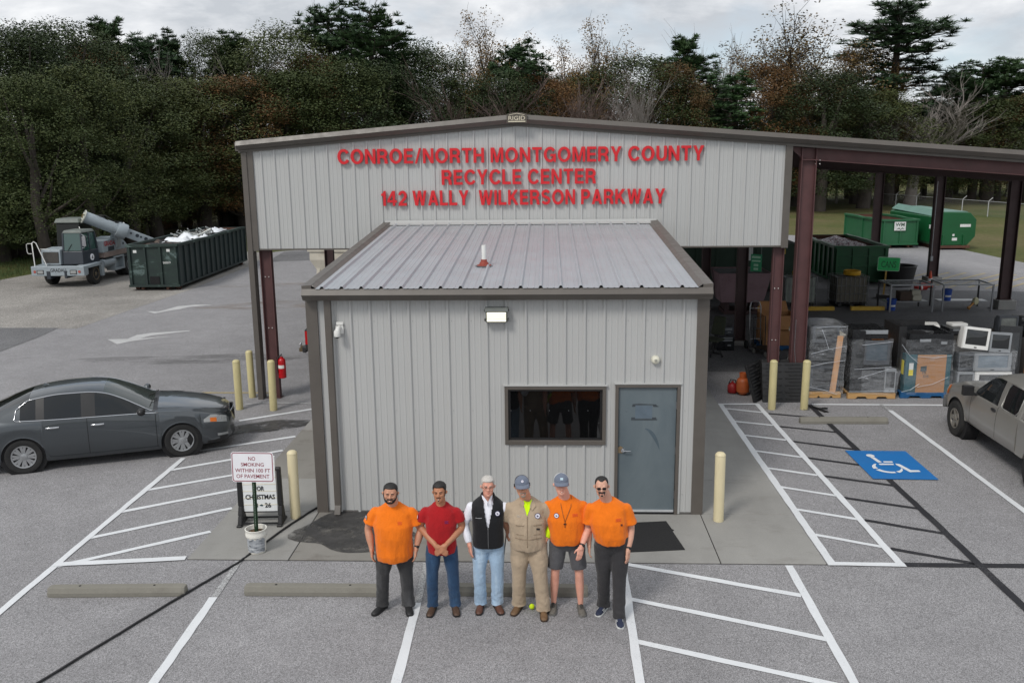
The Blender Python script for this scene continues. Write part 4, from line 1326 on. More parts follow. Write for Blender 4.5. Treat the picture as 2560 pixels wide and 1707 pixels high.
class Shell:
 """Lofted car body. S(x, v, side) gives the surface; v 0..11 runs from the sill to the roof's centre line."""
 def __init__(s, c):
  s.c = c
 def ring(s, x):
  c = s.c
  wm, wb, wr = crom(c['wm'], x), crom(c['wb'], x), crom(c['wr'], x)
  zs, zb, zr, zt = crom(c['zs'], x), crom(c['zb'], x), crom(c['zr'], x), crom(c['zt'], x)
  z0 = zs
  for xc in c['axles']:
   d = abs(x - xc)
   if d <= c['ra'] + 1e-6:
    z0 = max(z0, c['rw'] + math.sqrt(max(0.0, c['ra'] ** 2 - d * d)))
  f = lambda t: z0 + (zb - z0) * t
  lift = 0.0 if z0 == zs else 0.02
  P = [(wm - (0.05 if z0 == zs else 0.0) , z0), (wm - 0.006, f(0.12) if z0 == zs else z0 + 0.02), (wm + 0.004, f(0.42)), (wm - 0.004, f(0.74)), (wb + 0.012, zb - 0.012), (wb - 0.014, zb + 0.010)]
  zr2 = max(zr, zb + 0.02)
  P.append(((wb + wr) / 2 + 0.010, (zb + zr2) / 2 + 0.004))
  P.append((wr + 0.016, zr2 - 0.016))
  P.append((wr - 0.012, zr2 + 0.002))
  zt2 = max(zt, zr2 + 0.004)
  P.append((wr * 0.72, zr2 + (zt2 - zr2) * 0.62))
  P.append((wr * 0.36, zr2 + (zt2 - zr2) * 0.92))
  P.append((0.0, zt2))
  return P
 def S(s, x, v, side=1, off=0.0):
  R_ = s.ring(x)
  i = min(int(v), len(R_) - 2)
  t = v - i
  y = R_[i][0] + (R_[i + 1][0] - R_[i][0]) * t
  z = R_[i][1] + (R_[i + 1][1] - R_[i][1]) * t
  if off:
   dy, dz = R_[i + 1][0] - R_[i][0], R_[i + 1][1] - R_[i][1]
   L = math.hypot(dy, dz) or 1
   y, z = y + off * dz / L, z - off * dy / L
  return Vector((x, side * y, z))
 def patch(s, x0, x1, v0, v1, side, off=0.004, nx=12, nv=6, thick=0.0):
  """surface piece between x0..x1 with v limits v0(x), v1(x), raised by off."""
  b = MB()
  f0 = v0 if callable(v0) else (lambda x: v0)
  f1 = v1 if callable(v1) else (lambda x: v1)
  vs = []
  for i in range(nx + 1):
   x = x0 + (x1 - x0) * i / nx
   for j in range(nv + 1):
    vs.append(s.S(x, f0(x) + (f1(x) - f0(x)) * j / nv, side, off))
  fs = []
  for i in range(nx):
   for j in range(nv):
    q = (i * (nv + 1) + j, (i + 1) * (nv + 1) + j, (i + 1) * (nv + 1) + j + 1, i * (nv + 1) + j + 1)
    fs.append(q)
  return b.add(vs, fs)
 def build(s, xs, parts, root, mats):
  """parts(x_mid, ring_index, side) -> part key; mats[key] = (name, material)."""
  rings = [s.ring(x) for x in xs]
  n = len(rings[0])
  groups = {}
  for side in (1, -1):
   V = [[Vector((xs[i], side * p[0], p[1])) for p in rings[i]] for i in range(len(xs))]
   for i in range(len(xs) - 1):
    xm = (xs[i] + xs[i + 1]) / 2
    for j in range(n - 1):
     k = parts(xm, j, side)
     if k is None:
      continue
     q = [V[i][j], V[i + 1][j], V[i + 1][j + 1], V[i][j + 1]]
     if side < 0:
      q = q[::-1]
     groups.setdefault(k, []).append(q)
  objs = {}
  for k, quads in groups.items():
   b = MB()
   for q in quads:
    b.add(q, [(0, 1, 2, 3)])
   nm, m = mats[k[0] if isinstance(k, tuple) else k]
   objs[k] = b.build(nm, m, root, smooth=38, merge=True)
  return objs
def m_carpaint(name, col, flake, dust=0.0):
 t = NT(name)
 c = t.ramp(t.noise(0.8, 4), [(0.3, tuple(v * 0.94 for v in col)), (0.7, tuple(v * 1.06 for v in col))])
 if dust:
  sep = t.n('ShaderNodeSeparateXYZ')
  t.l(t.coord(), sep.inputs[0])
  nz = t.mix(0.5, sep.outputs[2], t.noise(3.5, 6, 0.7))
  c = t.mix(t.ramp(nz, [(0.30, dust), (0.62, 0.04)]), c, (0.26, 0.22, 0.165))
 t.color(c)
 t.set(rough=0.34, metal=flake, coat=1.0, coat_rough=0.03 + dust * 0.4)
 return t.m
M_CARGREY = m_carpaint('gunmetal blue grey paint', lin((70, 75, 79)), 0.6)
M_PEWTER = m_carpaint('dusty pewter paint', lin((150, 148, 143)), 0.4, 0.4)
M_BLKPAINT = m_carpaint('black truck paint', (0.012, 0.012, 0.013), 0.2)
def m_glass(name, col=(0.012, 0.014, 0.015)):
 t = NT(name)
 t.color(col)
 t.set(rough=0.02, spec=0.5)
 return t.m
M_CARGLASS = m_glass('tinted car glass')
M_SHIELD = m_glass('windshield glass', (0.055, 0.066, 0.064))
M_TYRE = mat('tyre rubber', (0.018, 0.018, 0.018), 0.85, 0, 0.2, 12, dirt=0.35, dirt_col=(0.06, 0.055, 0.048))
M_ALLOY = mat('silver wheel cover', lin((168, 170, 172)), 0.32, 0.65, 0.06, 8)
M_LAMP = m_glass('clear lamp glass', (0.32, 0.33, 0.33))
M_AMBER = m_glass('amber lamp', lin((206, 108, 40)))
M_REDLAMP = m_glass('red lamp', lin((178, 16, 22)))
M_TRIMBLK = mat('satin black trim', (0.016, 0.016, 0.017), 0.45, 0, 0.1, 5)
def wheel(root, x, y, r, w, rr, spokes, rimmat, side, steer=0.0, twin=5):
 """tyre mesh with a rim as its sub-part; outer face towards side*y."""
 b = MB()
 hw = w / 2
 prof = [(rr, -hw * 0.82), (r * 0.86, -hw), (r * 0.955, -hw * 0.93), (r, -hw * 0.62), (r, hw * 0.62), (r * 0.955, hw * 0.93), (r * 0.86, hw), (rr, hw * 0.82), (rr, -hw * 0.82)]
 b.lathe(prof, 36, axis='y', caps=False)
 for k in range(3):
  pass
 o = b.build('wheel', M_TYRE, root, smooth=40)
 o.location = (x, y, r)
 o.rotation_euler = (0, 0, steer)
 f = side * hw * 0.78
 b = MB()
 s = side
 b.lathe([(rr * 1.0, f), (rr * 0.97, f + s * 0.012), (rr * 0.90, f + s * 0.004), (rr * 0.84, f - s * 0.03), (0.0, f - s * 0.035)], 36, axis='y', caps=False)
 b.build('rim_well', M_TRIMBLK, o, smooth=40)
 b = MB()
 b.lathe([(rr * 1.02, f - s * 0.01), (rr * 1.0, f + s * 0.014), (rr * 0.90, f + s * 0.010), (rr * 0.87, f - s * 0.02)], 36, axis='y', caps=False)
 for k in range(spokes):
  a = 2 * PI * k / spokes
  for da in ((-0.16, 0.16) if twin else (0.0,)):
   c, sn = math.cos(a + da * 0.55), math.sin(a + da * 0.55)
   c2, s2 = math.cos(a + da), math.sin(a + da)
   w1, w2 = (0.017, 0.024) if twin else (0.045, 0.035)
   p0, p1 = Vector((c * rr * 0.20, 0, sn * rr * 0.20)), Vector((c2 * rr * 0.90, 0, s2 * rr * 0.90))
   n0, n1 = Vector((-sn, 0, c)), Vector((-s2, 0, c2))
   Y0, Y1 = f - s * 0.002, f + s * 0.006
   base = [p0 - n0 * w1, p0 + n0 * w1, p1 + n1 * w2, p1 - n1 * w2]
   b.hexa([q + Vector((0, Y0 - s * 0.03, 0)) for q in base], [q + Vector((0, (Y0 if i < 2 else Y1), 0)) for i, q in enumerate(base)])
 b.lathe([(rr * 0.30, f - s * 0.02), (rr * 0.28, f + s * 0.006), (rr * 0.14, f + s * 0.014), (0, f + s * 0.014)], 20, axis='y')
 b.build('rim', rimmat, o, smooth=35, merge=True)
 b = MB()
 for k in range(5):
  a = 2 * PI * (k + 0.5) / 5
  b.ball((math.cos(a) * rr * 0.36, f - s * 0.004, math.sin(a) * rr * 0.36), 0.011, 6, 4)
 b.build('lug_nut_ring', M_STEEL, o, kind='stuff')
 return o
# ------------------------------------------------------------------ grey sedan
sed = thing('sedan', 'dark grey four door sedan parked beside the striped zone', 'car', (-5.06, 3.05, 0.0), math.atan2(0.97, 2.53))
SC_ = dict(
 zt=[(-2.43, 0.90), (-2.38, 1.03), (-2.2, 1.085), (-2.0, 1.11), (-1.85, 1.165), (-1.55, 1.29), (-1.2, 1.405), (-0.8, 1.462), (-0.4, 1.475), (0.0, 1.445), (0.2, 1.395), (0.5, 1.262), (0.8, 1.105), (0.98, 1.012), (1.2, 0.992), (1.6, 0.938), (2.0, 0.858), (2.22, 0.80), (2.36, 0.73), (2.43, 0.60)],
 zb=[(-2.43, 0.84), (-2.36, 0.96), (-2.0, 1.01), (-1.5, 1.0), (-0.9, 0.975), (-0.3, 0.958), (0.3, 0.945), (0.9, 0.925), (1.4, 0.885), (1.9, 0.80), (2.2, 0.715), (2.36, 0.62), (2.43, 0.50)],
 zr=[(-2.43, 0.88), (-2.36, 1.0), (-2.05, 1.045), (-1.8, 1.12), (-1.5, 1.24), (-1.1, 1.35), (-0.6, 1.405), (-0.2, 1.402), (0.1, 1.36), (0.4, 1.245), (0.7, 1.085), (0.95, 0.965), (1.2, 0.945), (1.6, 0.905), (2.0, 0.825), (2.22, 0.765), (2.36, 0.69), (2.43, 0.56)],
 zs=[(-2.43, 0.30), (-2.2, 0.24), (-1.8, 0.21), (0.0, 0.195), (1.9, 0.20), (2.3, 0.22), (2.43, 0.25)],
 wm=[(-2.43, 0.60), (-2.38, 0.70), (-2.25, 0.80), (-1.95, 0.88), (-1.4, 0.915), (0, 0.915), (1.4, 0.915), (1.9, 0.885), (2.15, 0.82), (2.3, 0.70), (2.39, 0.52), (2.43, 0.36)],
 wb=[(-2.43, 0.58), (-2.36, 0.68), (-2.1, 0.79), (-1.5, 0.855), (-0.5, 0.872), (0.9, 0.866), (1.4, 0.85), (1.9, 0.80), (2.15, 0.735), (2.3, 0.62), (2.39, 0.46), (2.43, 0.32)],
 wr=[(-2.43, 0.54), (-2.36, 0.63), (-2.05, 0.69), (-1.75, 0.655), (-1.3, 0.60), (-0.6, 0.605), (0.0, 0.615), (0.4, 0.665), (0.75, 0.735), (0.97, 0.79), (1.3, 0.78), (1.8, 0.70), (2.1, 0.60), (2.3, 0.48), (2.4, 0.34), (2.43, 0.24)],
 axles=(1.43, -1.335), ra=0.372, rw=0.328)
sh = Shell(SC_)
ax1, ax2, ra = 1.43, -1.335, 0.372
xs = [-2.43, -2.415, -2.39, -2.35, -2.28, -2.2, -2.1, -2.0, -1.9, -1.8]
for a in (ax2, ax1):
 xs += [a - ra - 0.004] + [a + ra * math.sin(R(-90 + 180 * k / 16)) for k in range(17)] + [a + ra + 0.004]
xs += [-0.93, -0.86, -0.78, -0.70, -0.60, -0.5, -0.4, -0.30, -0.215, -0.203, -0.14, -0.06, 0.02, 0.09, 0.16, 0.24, 0.32, 0.42, 0.52, 0.62, 0.72, 0.82, 0.90, 0.95, 0.985, 0.997, 1.03, 1.83, 1.9, 1.98, 2.06, 2.14, 2.2, 2.26, 2.32, 2.36, 2.39, 2.41, 2.425, 2.43]
xs = sorted(set(round(x, 4) for x in xs))
def sed_parts(x, j, side):
 if 0.985 < x < 0.997 and 1 <= j <= 3 or -0.215 < x < -0.203 and j <= 4:
  return 'gap'
 if 5 <= j <= 6:
  if -0.10 < x < 0.82:
   return ('fwin', side)
  if -0.93 < x < -0.30:
   return ('rwin', side)
  if -1.34 < x < -1.05:
   return ('qwin', side)
  if -1.05 < x < 0.0 and (x > -0.30 or x < -0.93):
   return 'pillar'
 if 8 <= j <= 10:
  if 0.09 < x < 0.95:
   return 'shield'
  if -1.9 < x < -1.2:
   return 'back'
  if 0.95 < x < 1.03:
   return 'cowl'
 if j <= 3 and -0.203 < x < 0.985:
  return ('fdoor', side)
 if j <= 3 and -0.99 < x < -0.215:
  return ('rdoor', side)
 if j == 0 and x > 1.9:
  return 'lip'
 return 'body'
SM = dict(body=('body', M_CARGREY), gap=('door_gap', M_DARK), fwin=('side_window', M_CARGLASS), rwin=('side_window', M_CARGLASS), qwin=('quarter_window', M_CARGLASS), pillar=('pillar_trim', M_TRIMBLK),
  shield=('windshield', M_SHIELD), back=('rear_window', M_CARGLASS), cowl=('cowl', M_TRIMBLK), fdoor=('door', M_CARGREY), rdoor=('door', M_CARGREY), lip=('bumper_lip', M_TRIMBLK))
so = sh.build(xs, sed_parts, sed, SM)
b = MB()                                                                       # closed nose and tail, underbody and wheel housings
for x in (-2.43, 2.43):
 rg = sh.ring(x)
 pts = [Vector((x, p[0], p[1])) for p in rg] + [Vector((x, -p[0], p[1])) for p in rg[::-1][1:]]
 b.add(pts if x > 0 else pts[::-1], [tuple(range(len(pts)))])
b.build('bumper_face', M_CARGREY, sed)
b = MB()
b.box(-2.30, 2.30, -0.58, 0.58, 0.21, 0.74)
b.box(-0.94, 1.03, -0.85, 0.85, 0.205, 0.26)
b.build('underbody', M_DARK, sed)
for a in (ax1, ax2):
 for s in (1, -1):
  b = MB()
  b.lathe([(0.0, s * 0.60), (ra + 0.03, s * 0.60), (ra + 0.03, s * 0.875), (ra + 0.004, s * 0.875)], 30, (a, 0, 0.328), axis='y')
  b.build('wheel_housing', M_DARK, sed)
  wheel(sed, a, s * 0.80, 0.328, 0.215, 0.215, 8, M_ALLOY, s, steer=(0.10 if a > 0 else 0.0))
for s in (1, -1):
 b = MB()
 xsw = [-1.40 + 2.44 * k / 26 for k in range(27)]
 b.tube([sh.S(x, 4.75, s, 0.006) for x in xsw], 0.011, 6)
 xt = [-1.44 + 0.03] + [-1.30 + 2.28 * k / 26 for k in range(27)]
 up = [sh.S(x, 7.35, s, 0.004) for x in xt]
 b.tube([sh.S(-1.40, 4.75, s, 0.006), sh.S(-1.43, 5.2, s, 0.008), sh.S(-1.40, 6.4, s, 0.006)] + up[2:] , 0.010, 6)
 b.build('chrome_trim', M_CHROME, sed, smooth=180)
 for hx, dn in ((-0.03, ('fdoor', s)), (-0.80, ('rdoor', s))):
  b = MB()
  p = sh.S(hx, 3.35, s, 0.0)
  b.tube([p + Vector((-0.11, s * 0.008, 0.0)), p + Vector((-0.06, s * 0.036, 0.004)), p + Vector((0.06, s * 0.036, 0.004)), p + Vector((0.11, s * 0.01, 0.0))], [(0.010, 0.014), (0.010, 0.017), (0.010, 0.017), (0.010, 0.014)], 8)
  b.build('door_handle', M_CHROME, so[dn], smooth=60)
  b = MB()
  b.ball((p.x + 0.0, p.y - s * 0.01, p.z - 0.004), (0.06, 0.014, 0.028), 12, 6)
  b.build('handle_recess', M_TRIMBLK, so[dn], smooth=180)
 b = MB()
 p = sh.S(0.74, 5.2, s, 0.0)
 b.tube([p + Vector((0.04, 0.0, 0.0)), p + Vector((0.03, s * 0.08, 0.02))], 0.028, 8)
 b.ball((p.x + 0.015, p.y + s * 0.16, p.z + 0.055), (0.075, 0.11, 0.072), 16, 10)
 b.build('door_mirror', M_TRIMBLK if s < 0 else M_CARGREY, sed, smooth=180)
 hl = sh.patch(1.86, 2.29, lambda x: 3.02 + (x - 1.86) * 0.35, lambda x: 3.35 + min(1.0, (x - 1.86) * 4.5) * 0.85 + (x - 1.86) * 1.1, s, 0.006, 16, 8).build('headlight', M_LAMP, sed, smooth=180)
 sh.patch(1.98, 2.10, lambda x: 3.06 + (x - 1.86) * 0.30, lambda x: 3.55 + (x - 1.9) * 0.8, s, 0.011, 6, 6).build('amber_reflector', M_AMBER, hl, smooth=180)
 sh.patch(2.12, 2.19, lambda x: 3.35, lambda x: 4.3, s, 0.011, 5, 5).build('projector_lens', M_CHROME, hl, smooth=180)
 sh.patch(2.10, 2.30, lambda x: 1.45 - (x - 2.1) * 0.4, lambda x: 1.75 - (x - 2.1) * 0.15, s, 0.008, 8, 3).build('fog_light', M_LAMP, sed, smooth=180)
 sh.patch(2.14, 2.30, 0.75, 1.42, s, 0.006, 8, 3).build('fog_recess', M_TRIMBLK, sed, smooth=180)
 sh.patch(-2.38, -2.08, 3.1, 4.3, s, 0.006, 8, 5).build('tail_light', M_REDLAMP, sed, smooth=180)
 sh.patch(-0.98, 1.02, 0.05, 0.95, s, 0.008, 20, 3).build('rocker_panel', M_CARGREY, sed, smooth=180)
b = MB()
nz = lambda y: 2.43 - 0.30 * (abs(y) / 0.62) ** 2.2
vs = []
for k in range(17):
 y = -0.44 + 0.88 * k / 16
 top = 0.735 - 0.10 * (abs(y) / 0.44) ** 2
 vs += [(nz(y) + 0.012, y, 0.44 + 0.10 * (abs(y) / 0.44) ** 2), (nz(y) + 0.004, y, top)]
fs = [(2 * k, 2 * k + 2, 2 * k + 3, 2 * k + 1) for k in range(16)]
b.add(vs, fs)
gr = b.build('grille', M_TRIMBLK, sed, smooth=180)
for z in (0.50, 0.545, 0.59, 0.635):
 b = MB()
 b.tube([(nz(y) + 0.02, y, z) for y in [-0.36 + 0.72 * k / 12 for k in range(13)]], 0.008, 6)
 b.build('grille_slat', M_TRIMBLK, gr, smooth=180)
b = MB()
b.tube([(nz(0.50) + 0.02, 0.50, 0.70), (nz(0.42) + 0.022, 0.42, 0.62), (nz(0.30) + 0.022, 0.30, 0.50), (nz(0.2) + 0.022, 0.2, 0.455), (2.45, 0, 0.44), (nz(0.2) + 0.022, -0.2, 0.455), (nz(0.30) + 0.022, -0.30, 0.50), (nz(0.42) + 0.022, -0.42, 0.62), (nz(0.50) + 0.02, -0.50, 0.70)], 0.016, 8)
b.lathe([(0.058, 0.0), (0.062, 0.012), (0.05, 0.018)], 18, (2.442, 0, 0.60), axis='x')
b.build('grille_chrome', M_CHROME, gr, smooth=60)
b = MB()
b.tube([(nz(y) + 0.016, y, 0.735 - 0.10 * (abs(y) / 0.44) ** 2 + 0.005) for y in [-0.44 + 0.88 * k / 14 for k in range(15)]], 0.009, 6)
b.build('hood_trim', M_CHROME, gr, smooth=180)
for y0, y1 in ((0.55, -0.15), (-0.1, -0.62)):
 b = MB()
 P = [Vector((1.0, y0, 1.03)), Vector((0.93, y0 * 0.5 + y1 * 0.5, 1.062)), Vector((0.80 if y0 > 0 else 0.9, y1, 1.085 if y0 > 0 else 1.03))]
 b.tube(P, 0.009, 6)
 b.build('wiper', M_TRIMBLK, sed, smooth=60)
b = MB()
b.hexa([(-1.02, -0.03, 1.452), (-0.92, -0.02, 1.462), (-0.92, 0.02, 1.462), (-1.02, 0.03, 1.452)], [(-1.0, -0.008, 1.50), (-0.965, -0.006, 1.49), (-0.965, 0.006, 1.49), (-1.0, 0.008, 1.50)])
b.build('aerial_fin', M_CARGREY, sed)
b = MB()
b.tube([sh.S(1.02 + 0.0, 8.4, 1, 0.003), sh.S(1.4, 8.45, 1, 0.003), sh.S(1.9, 8.5, 1, 0.003), sh.S(2.22, 8.6, 1, 0.003)], 0.003, 5)
b.tube([sh.S(1.02 + 0.0, 8.4, -1, 0.003), sh.S(1.4, 8.45, -1, 0.003), sh.S(1.9, 8.5, -1, 0.003), sh.S(2.22, 8.6, -1, 0.003)], 0.003, 5)
b.build('hood_seam', M_DARK, sed)
b = MB()
b.hexa([(-1.78, 0.02, 1.01), (0.98, 0.02, 1.01), (0.98, 0.78, 0.96), (-1.78, 0.66, 1.03)], [(-1.5, 0.02, 1.2), (0.5, 0.02, 1.2), (0.5, 0.60, 1.1), (-1.5, 0.5, 1.15)])
# ------------------------------------------------------------------ pickups
def pickup(label, loc, rz, paint, tailgate_open=False):
 root = thing('pickup_truck', label, 'truck', loc, rz)
 c = dict(
  zt=[(-0.72, 1.50), (-0.66, 1.60), (-0.3, 1.645), (0.3, 1.645), (0.6, 1.60), (0.85, 1.43), (1.1, 1.235), (1.27, 1.12), (1.5, 1.10), (2.0, 1.06), (2.3, 1.02), (2.48, 0.96), (2.58, 0.86), (2.62, 0.74)],
  zb=[(-0.72, 1.08), (0.3, 1.07), (1.2, 1.045), (1.8, 1.0), (2.3, 0.93), (2.5, 0.86), (2.58, 0.78), (2.62, 0.66)],
  zr=[(-0.72, 1.42), (-0.66, 1.52), (-0.3, 1.57), (0.3, 1.57), (0.55, 1.53), (0.8, 1.38), (1.05, 1.19), (1.25, 1.075), (1.5, 1.065), (2.0, 1.02), (2.3, 0.975), (2.48, 0.91), (2.58, 0.82), (2.62, 0.70)],
  zs=[(-0.72, 0.44), (1.0, 0.42), (2.3, 0.42), (2.62, 0.44)],
  wm=[(-0.72, 0.86), (1.5, 0.865), (2.1, 0.86), (2.4, 0.81), (2.55, 0.72), (2.62, 0.60)],
  wb=[(-0.72, 0.82), (1.2, 0.825), (2.1, 0.80), (2.4, 0.75), (2.55, 0.66), (2.62, 0.54)],
  wr=[(-0.72, 0.64), (-0.3, 0.655), (0.5, 0.665), (0.8, 0.70), (1.05, 0.74), (1.25, 0.77), (1.6, 0.75), (2.1, 0.69), (2.45, 0.60), (2.58, 0.52), (2.62, 0.44)],
  axles=(1.75, -1.45), ra=0.44, rw=0.36)
 s_ = Shell(c)
 x_ = [-0.72, -0.69, -0.64, -0.58, -0.50, -0.40, -0.30, -0.22, -0.12, -0.03, 0.055, 0.067, 0.14, 0.24, 0.36, 0.48, 0.58, 0.68, 0.78, 0.88, 0.98, 1.06, 1.13, 1.142, 1.20, 1.27]
 x_ += [1.75 - 0.444] + [1.75 + 0.44 * math.sin(R(-90 + 180 * k / 16)) for k in range(17)] + [1.75 + 0.444, 2.26, 2.34, 2.42, 2.48, 2.53, 2.57, 2.60, 2.62]
 x_ = sorted(set(round(v, 4) for v in x_))
 def prt(x, j, side):
  if (0.055 < x < 0.067 and j <= 4) or (1.13 < x < 1.142 and j <= 4):
   return 'gap'
  if 5 <= j <= 6:
   if 0.14 < x < 1.06:
    return ('fw', side)
   if -0.58 < x < -0.03:
    return ('qw', side)
  if 8 <= j <= 10:
   if 0.58 < x < 1.20:
    return 'shield'
   if 1.20 < x < 1.27:
    return 'cowl'
  if j <= 3 and 0.067 < x < 1.13:
   return ('d1', side)
  if j <= 3 and -0.64 < x < 0.055:
   return ('d2', side)
  return 'body'
 so_ = s_.build(x_, prt, root, dict(body=('cab', paint), gap=('door_gap', M_DARK), fw=('side_window', M_CARGLASS), qw=('quarter_window', M_CARGLASS), shield=('windshield', M_SHIELD), cowl=('cowl', M_TRIMBLK), d1=('door', paint), d2=('rear_door', paint)))
 b = MB()
 for x in (-0.72, 2.62):
  rg = s_.ring(x)
  pts = [Vector((x, p[0], p[1])) for p in rg] + [Vector((x, -p[0], p[1])) for p in rg[::-1][1:]]
  b.add(pts if x > 0 else pts[::-1], [tuple(range(len(pts)))])
 b.build('cab_end', paint, root)
 b = MB()
 b.box(-2.5, 2.4, -0.55, 0.55, 0.34, 0.62)
 b.box(-0.68, 1.28, -0.80, 0.80, 0.43, 0.50)
 b.build('chassis', M_DARK, root)
 b = MB()                                                                   # bumper
 b.prism([(2.42, -0.86), (2.60, -0.72), (2.68, -0.4), (2.68, 0.4), (2.60, 0.72), (2.42, 0.86), (2.36, 0.86), (2.36, -0.86)], 0.42, 0.66, 'z')
 b.build('front_bumper', M_TRIMBLK if paint is not M_PEWTER else mat('grey bumper plastic', lin((98, 98, 98)), 0.5), root, bevel=0.02)
 b = MB()
 b.box(2.60, 2.645, -0.42, 0.42, 0.69, 0.86)
 b.build('grille', M_TRIMBLK, root)
 for s in (1, -1):
  b = MB()
  n_ = 14
  poly = [(-0.76, 0.46)]
  poly += [(-1.45 + 0.44, 0.46)] + [(-1.45 + 0.44 * math.cos(PI * k / n_), 0.36 + 0.44 * math.sin(PI * k / n_)) for k in range(1, n_) if 0.36 + 0.44 * math.sin(PI * k / n_) > 0.46] + [(-1.45 - 0.44, 0.46)]
  poly += [(-2.60, 0.50), (-2.60, 1.08), (-0.76, 1.10)]
  y0, y1 = (0.80, 0.865) if s > 0 else (-0.865, -0.80)
  b.prism(poly, y0, y1, 'y')
  b.build('bed_side', paint, root, bevel=0.012, segs=1)
  b = MB()
  b.prism([(-2.615, s * 0.70), (-2.60, s * 0.87), (-2.50, s * 0.874), (-2.50, s * 0.86), (-2.59, s * 0.70)], 0.66, 1.04, 'z')
  b.build('tail_light', M_REDLAMP, root, bevel=0.01)
  wheel(root, 1.75, s * 0.775, 0.36, 0.235, 0.205, 5, mat('dull alloy', lin((140, 136, 128)), 0.4, 0.5, 0.15, 9, dirt=0.4), s, twin=0)
  wheel(root, -1.45, s * 0.775, 0.36, 0.235, 0.205, 5, MATS['dull alloy'], s, twin=0)
  for a in (1.75, -1.45):
   b = MB()
   b.lathe([(0.0, s * 0.56), (0.47, s * 0.56), (0.47, s * 0.82), (0.443, s * 0.82)], 30, (a, 0, 0.36), axis='y')
   b.build('wheel_housing', M_DARK, root)
  for hx in (0.18,):
   b = MB()
   p = s_.S(hx, 3.55, s, 0.0)
   b.ball((p.x + 0.02, p.y + s * 0.006, p.z), (0.105, 0.024, 0.032), 14, 8)
   b.build('door_handle', M_TRIMBLK, so_[('d1', s)], smooth=180)
  b = MB()
  p = s_.S(0.98, 5.0, s, 0.0)
  b.tube([p, p + Vector((0.0, s * 0.10, 0.03))], 0.03, 8)
  b.cbox(p + Vector((0.0, s * 0.19, 0.09)), (0.11, 0.20, 0.19))
  b.build('door_mirror', M_TRIMBLK, root, bevel=0.03)
  s_.patch(2.30, 2.57, 3.0, lambda x: 4.3, s, 0.008, 8, 6).build('headlight', M_LAMP, root, smooth=180)
  s_.patch(2.16, 2.29, 2.7, 4.1, s, 0.008, 5, 5).build('side_marker', M_AMBER, root, smooth=180)
  b = MB()                                                               # bright lip of the rounded quarter window
  loop = [s_.S(-0.03 + 0.035, 5.2, s, 0.006), s_.S(-0.02, 6.6, s, 0.006), s_.S(-0.08, 7.15, s, 0.005), s_.S(-0.5, 7.15, s, 0.005), s_.S(-0.60, 6.6, s, 0.006), s_.S(-0.61, 5.4, s, 0.006), s_.S(-0.54, 5.0, s, 0.006), s_.S(-0.06, 5.0, s, 0.006)]
  b.tube(loop, 0.013, 6, closed=True)
  b.build('window_seal', paint, root, smooth=180)
 b = MB()
 b.box(-2.58, -0.76, -0.80, 0.80, 0.56, 0.62)
 b.box(-0.80, -0.755, -0.80, 0.80, 0.62, 1.08)
 b.build('bed_floor', M_TRIMBLK, root)
 b = MB()
 b.box(-2.615, -2.575, -0.70, 0.70, 0.60, 1.08)
 tg = b.build('tailgate', paint, root, bevel=0.012)
 b = MB()
 b.box(-2.635, -2.616, -0.12, 0.12, 0.90, 0.98)
 b.build('tailgate_handle', M_TRIMBLK, tg)
 b = MB()
 b.prism([(-2.60, -0.84), (-2.72, -0.78), (-2.74, 0), (-2.72, 0.78), (-2.60, 0.84)], 0.42, 0.58, 'z')
 b.build('rear_bumper', M_CHROME if paint is M_PEWTER else M_TRIMBLK, root, bevel=0.02)
 b = MB()
 b.box(-2.98, -2.6, -0.04, 0.04, 0.38, 0.45)
 b.box(-3.02, -2.86, -0.035, 0.035, 0.28, 0.38)
 b.build('tow_hitch', mat('brass brown hitch', (0.16, 0.12, 0.07), 0.5, 0.5), root)
 b = MB()
 b.ball((-2.97, 0, 0.50), 0.035, 12, 8)
 b.cyl((-2.97, 0, 0.44), (-2.97, 0, 0.48), 0.016)
 b.build('tow_ball', M_CHROME, root, smooth=60)
 b = MB()                                                                   # a seat and steering wheel behind the glass
 b.tube([(0.58 + 0.05 * math.cos(k * PI / 8), 0.36 + 0.18 * math.cos(k * PI / 8), 1.10 + 0.18 * math.sin(k * PI / 8)) for k in range(16)], 0.014, 6, closed=True)
 b.build('steering_wheel', M_TRIMBLK, root, smooth=180)
 return root
pickup('dusty pewter extended cab pickup at the right edge beside the wrapped pallets', (12.86, 2.43, 0.0), R(88.0), M_PEWTER)
pickup('black pickup with a tow hitch mostly hidden behind the office corner', (-0.33, 10.92, 0.0), 0.0, M_BLKPAINT)
# ------------------------------------------------------------------ truck mounted telescopic excavator
M_GRAD = mat('pale blue grey machine paint', lin((150, 160, 166)), 0.42, 0, 0.06, 2, dirt=0.3)
M_GRADDK = mat('dark slate machine paint', lin((48, 54, 62)), 0.45, 0, 0.1, 2, dirt=0.15)
M_GRADROOF = mat('grey cab roof', lin((104, 110, 106)), 0.6, 0, 0.1, 3)
t = NT('green cab glass')
t.color((0.03, 0.075, 0.065))
t.set(rough=0.05, spec=0.8, coat=0.6)
M_GRNGLASS = t.m
gx = thing('excavator_truck', 'pale grey truck mounted excavator lettered GRADALL at the tree line', 'excavator', (-18.32, 26.6, 0.0), R(-90))
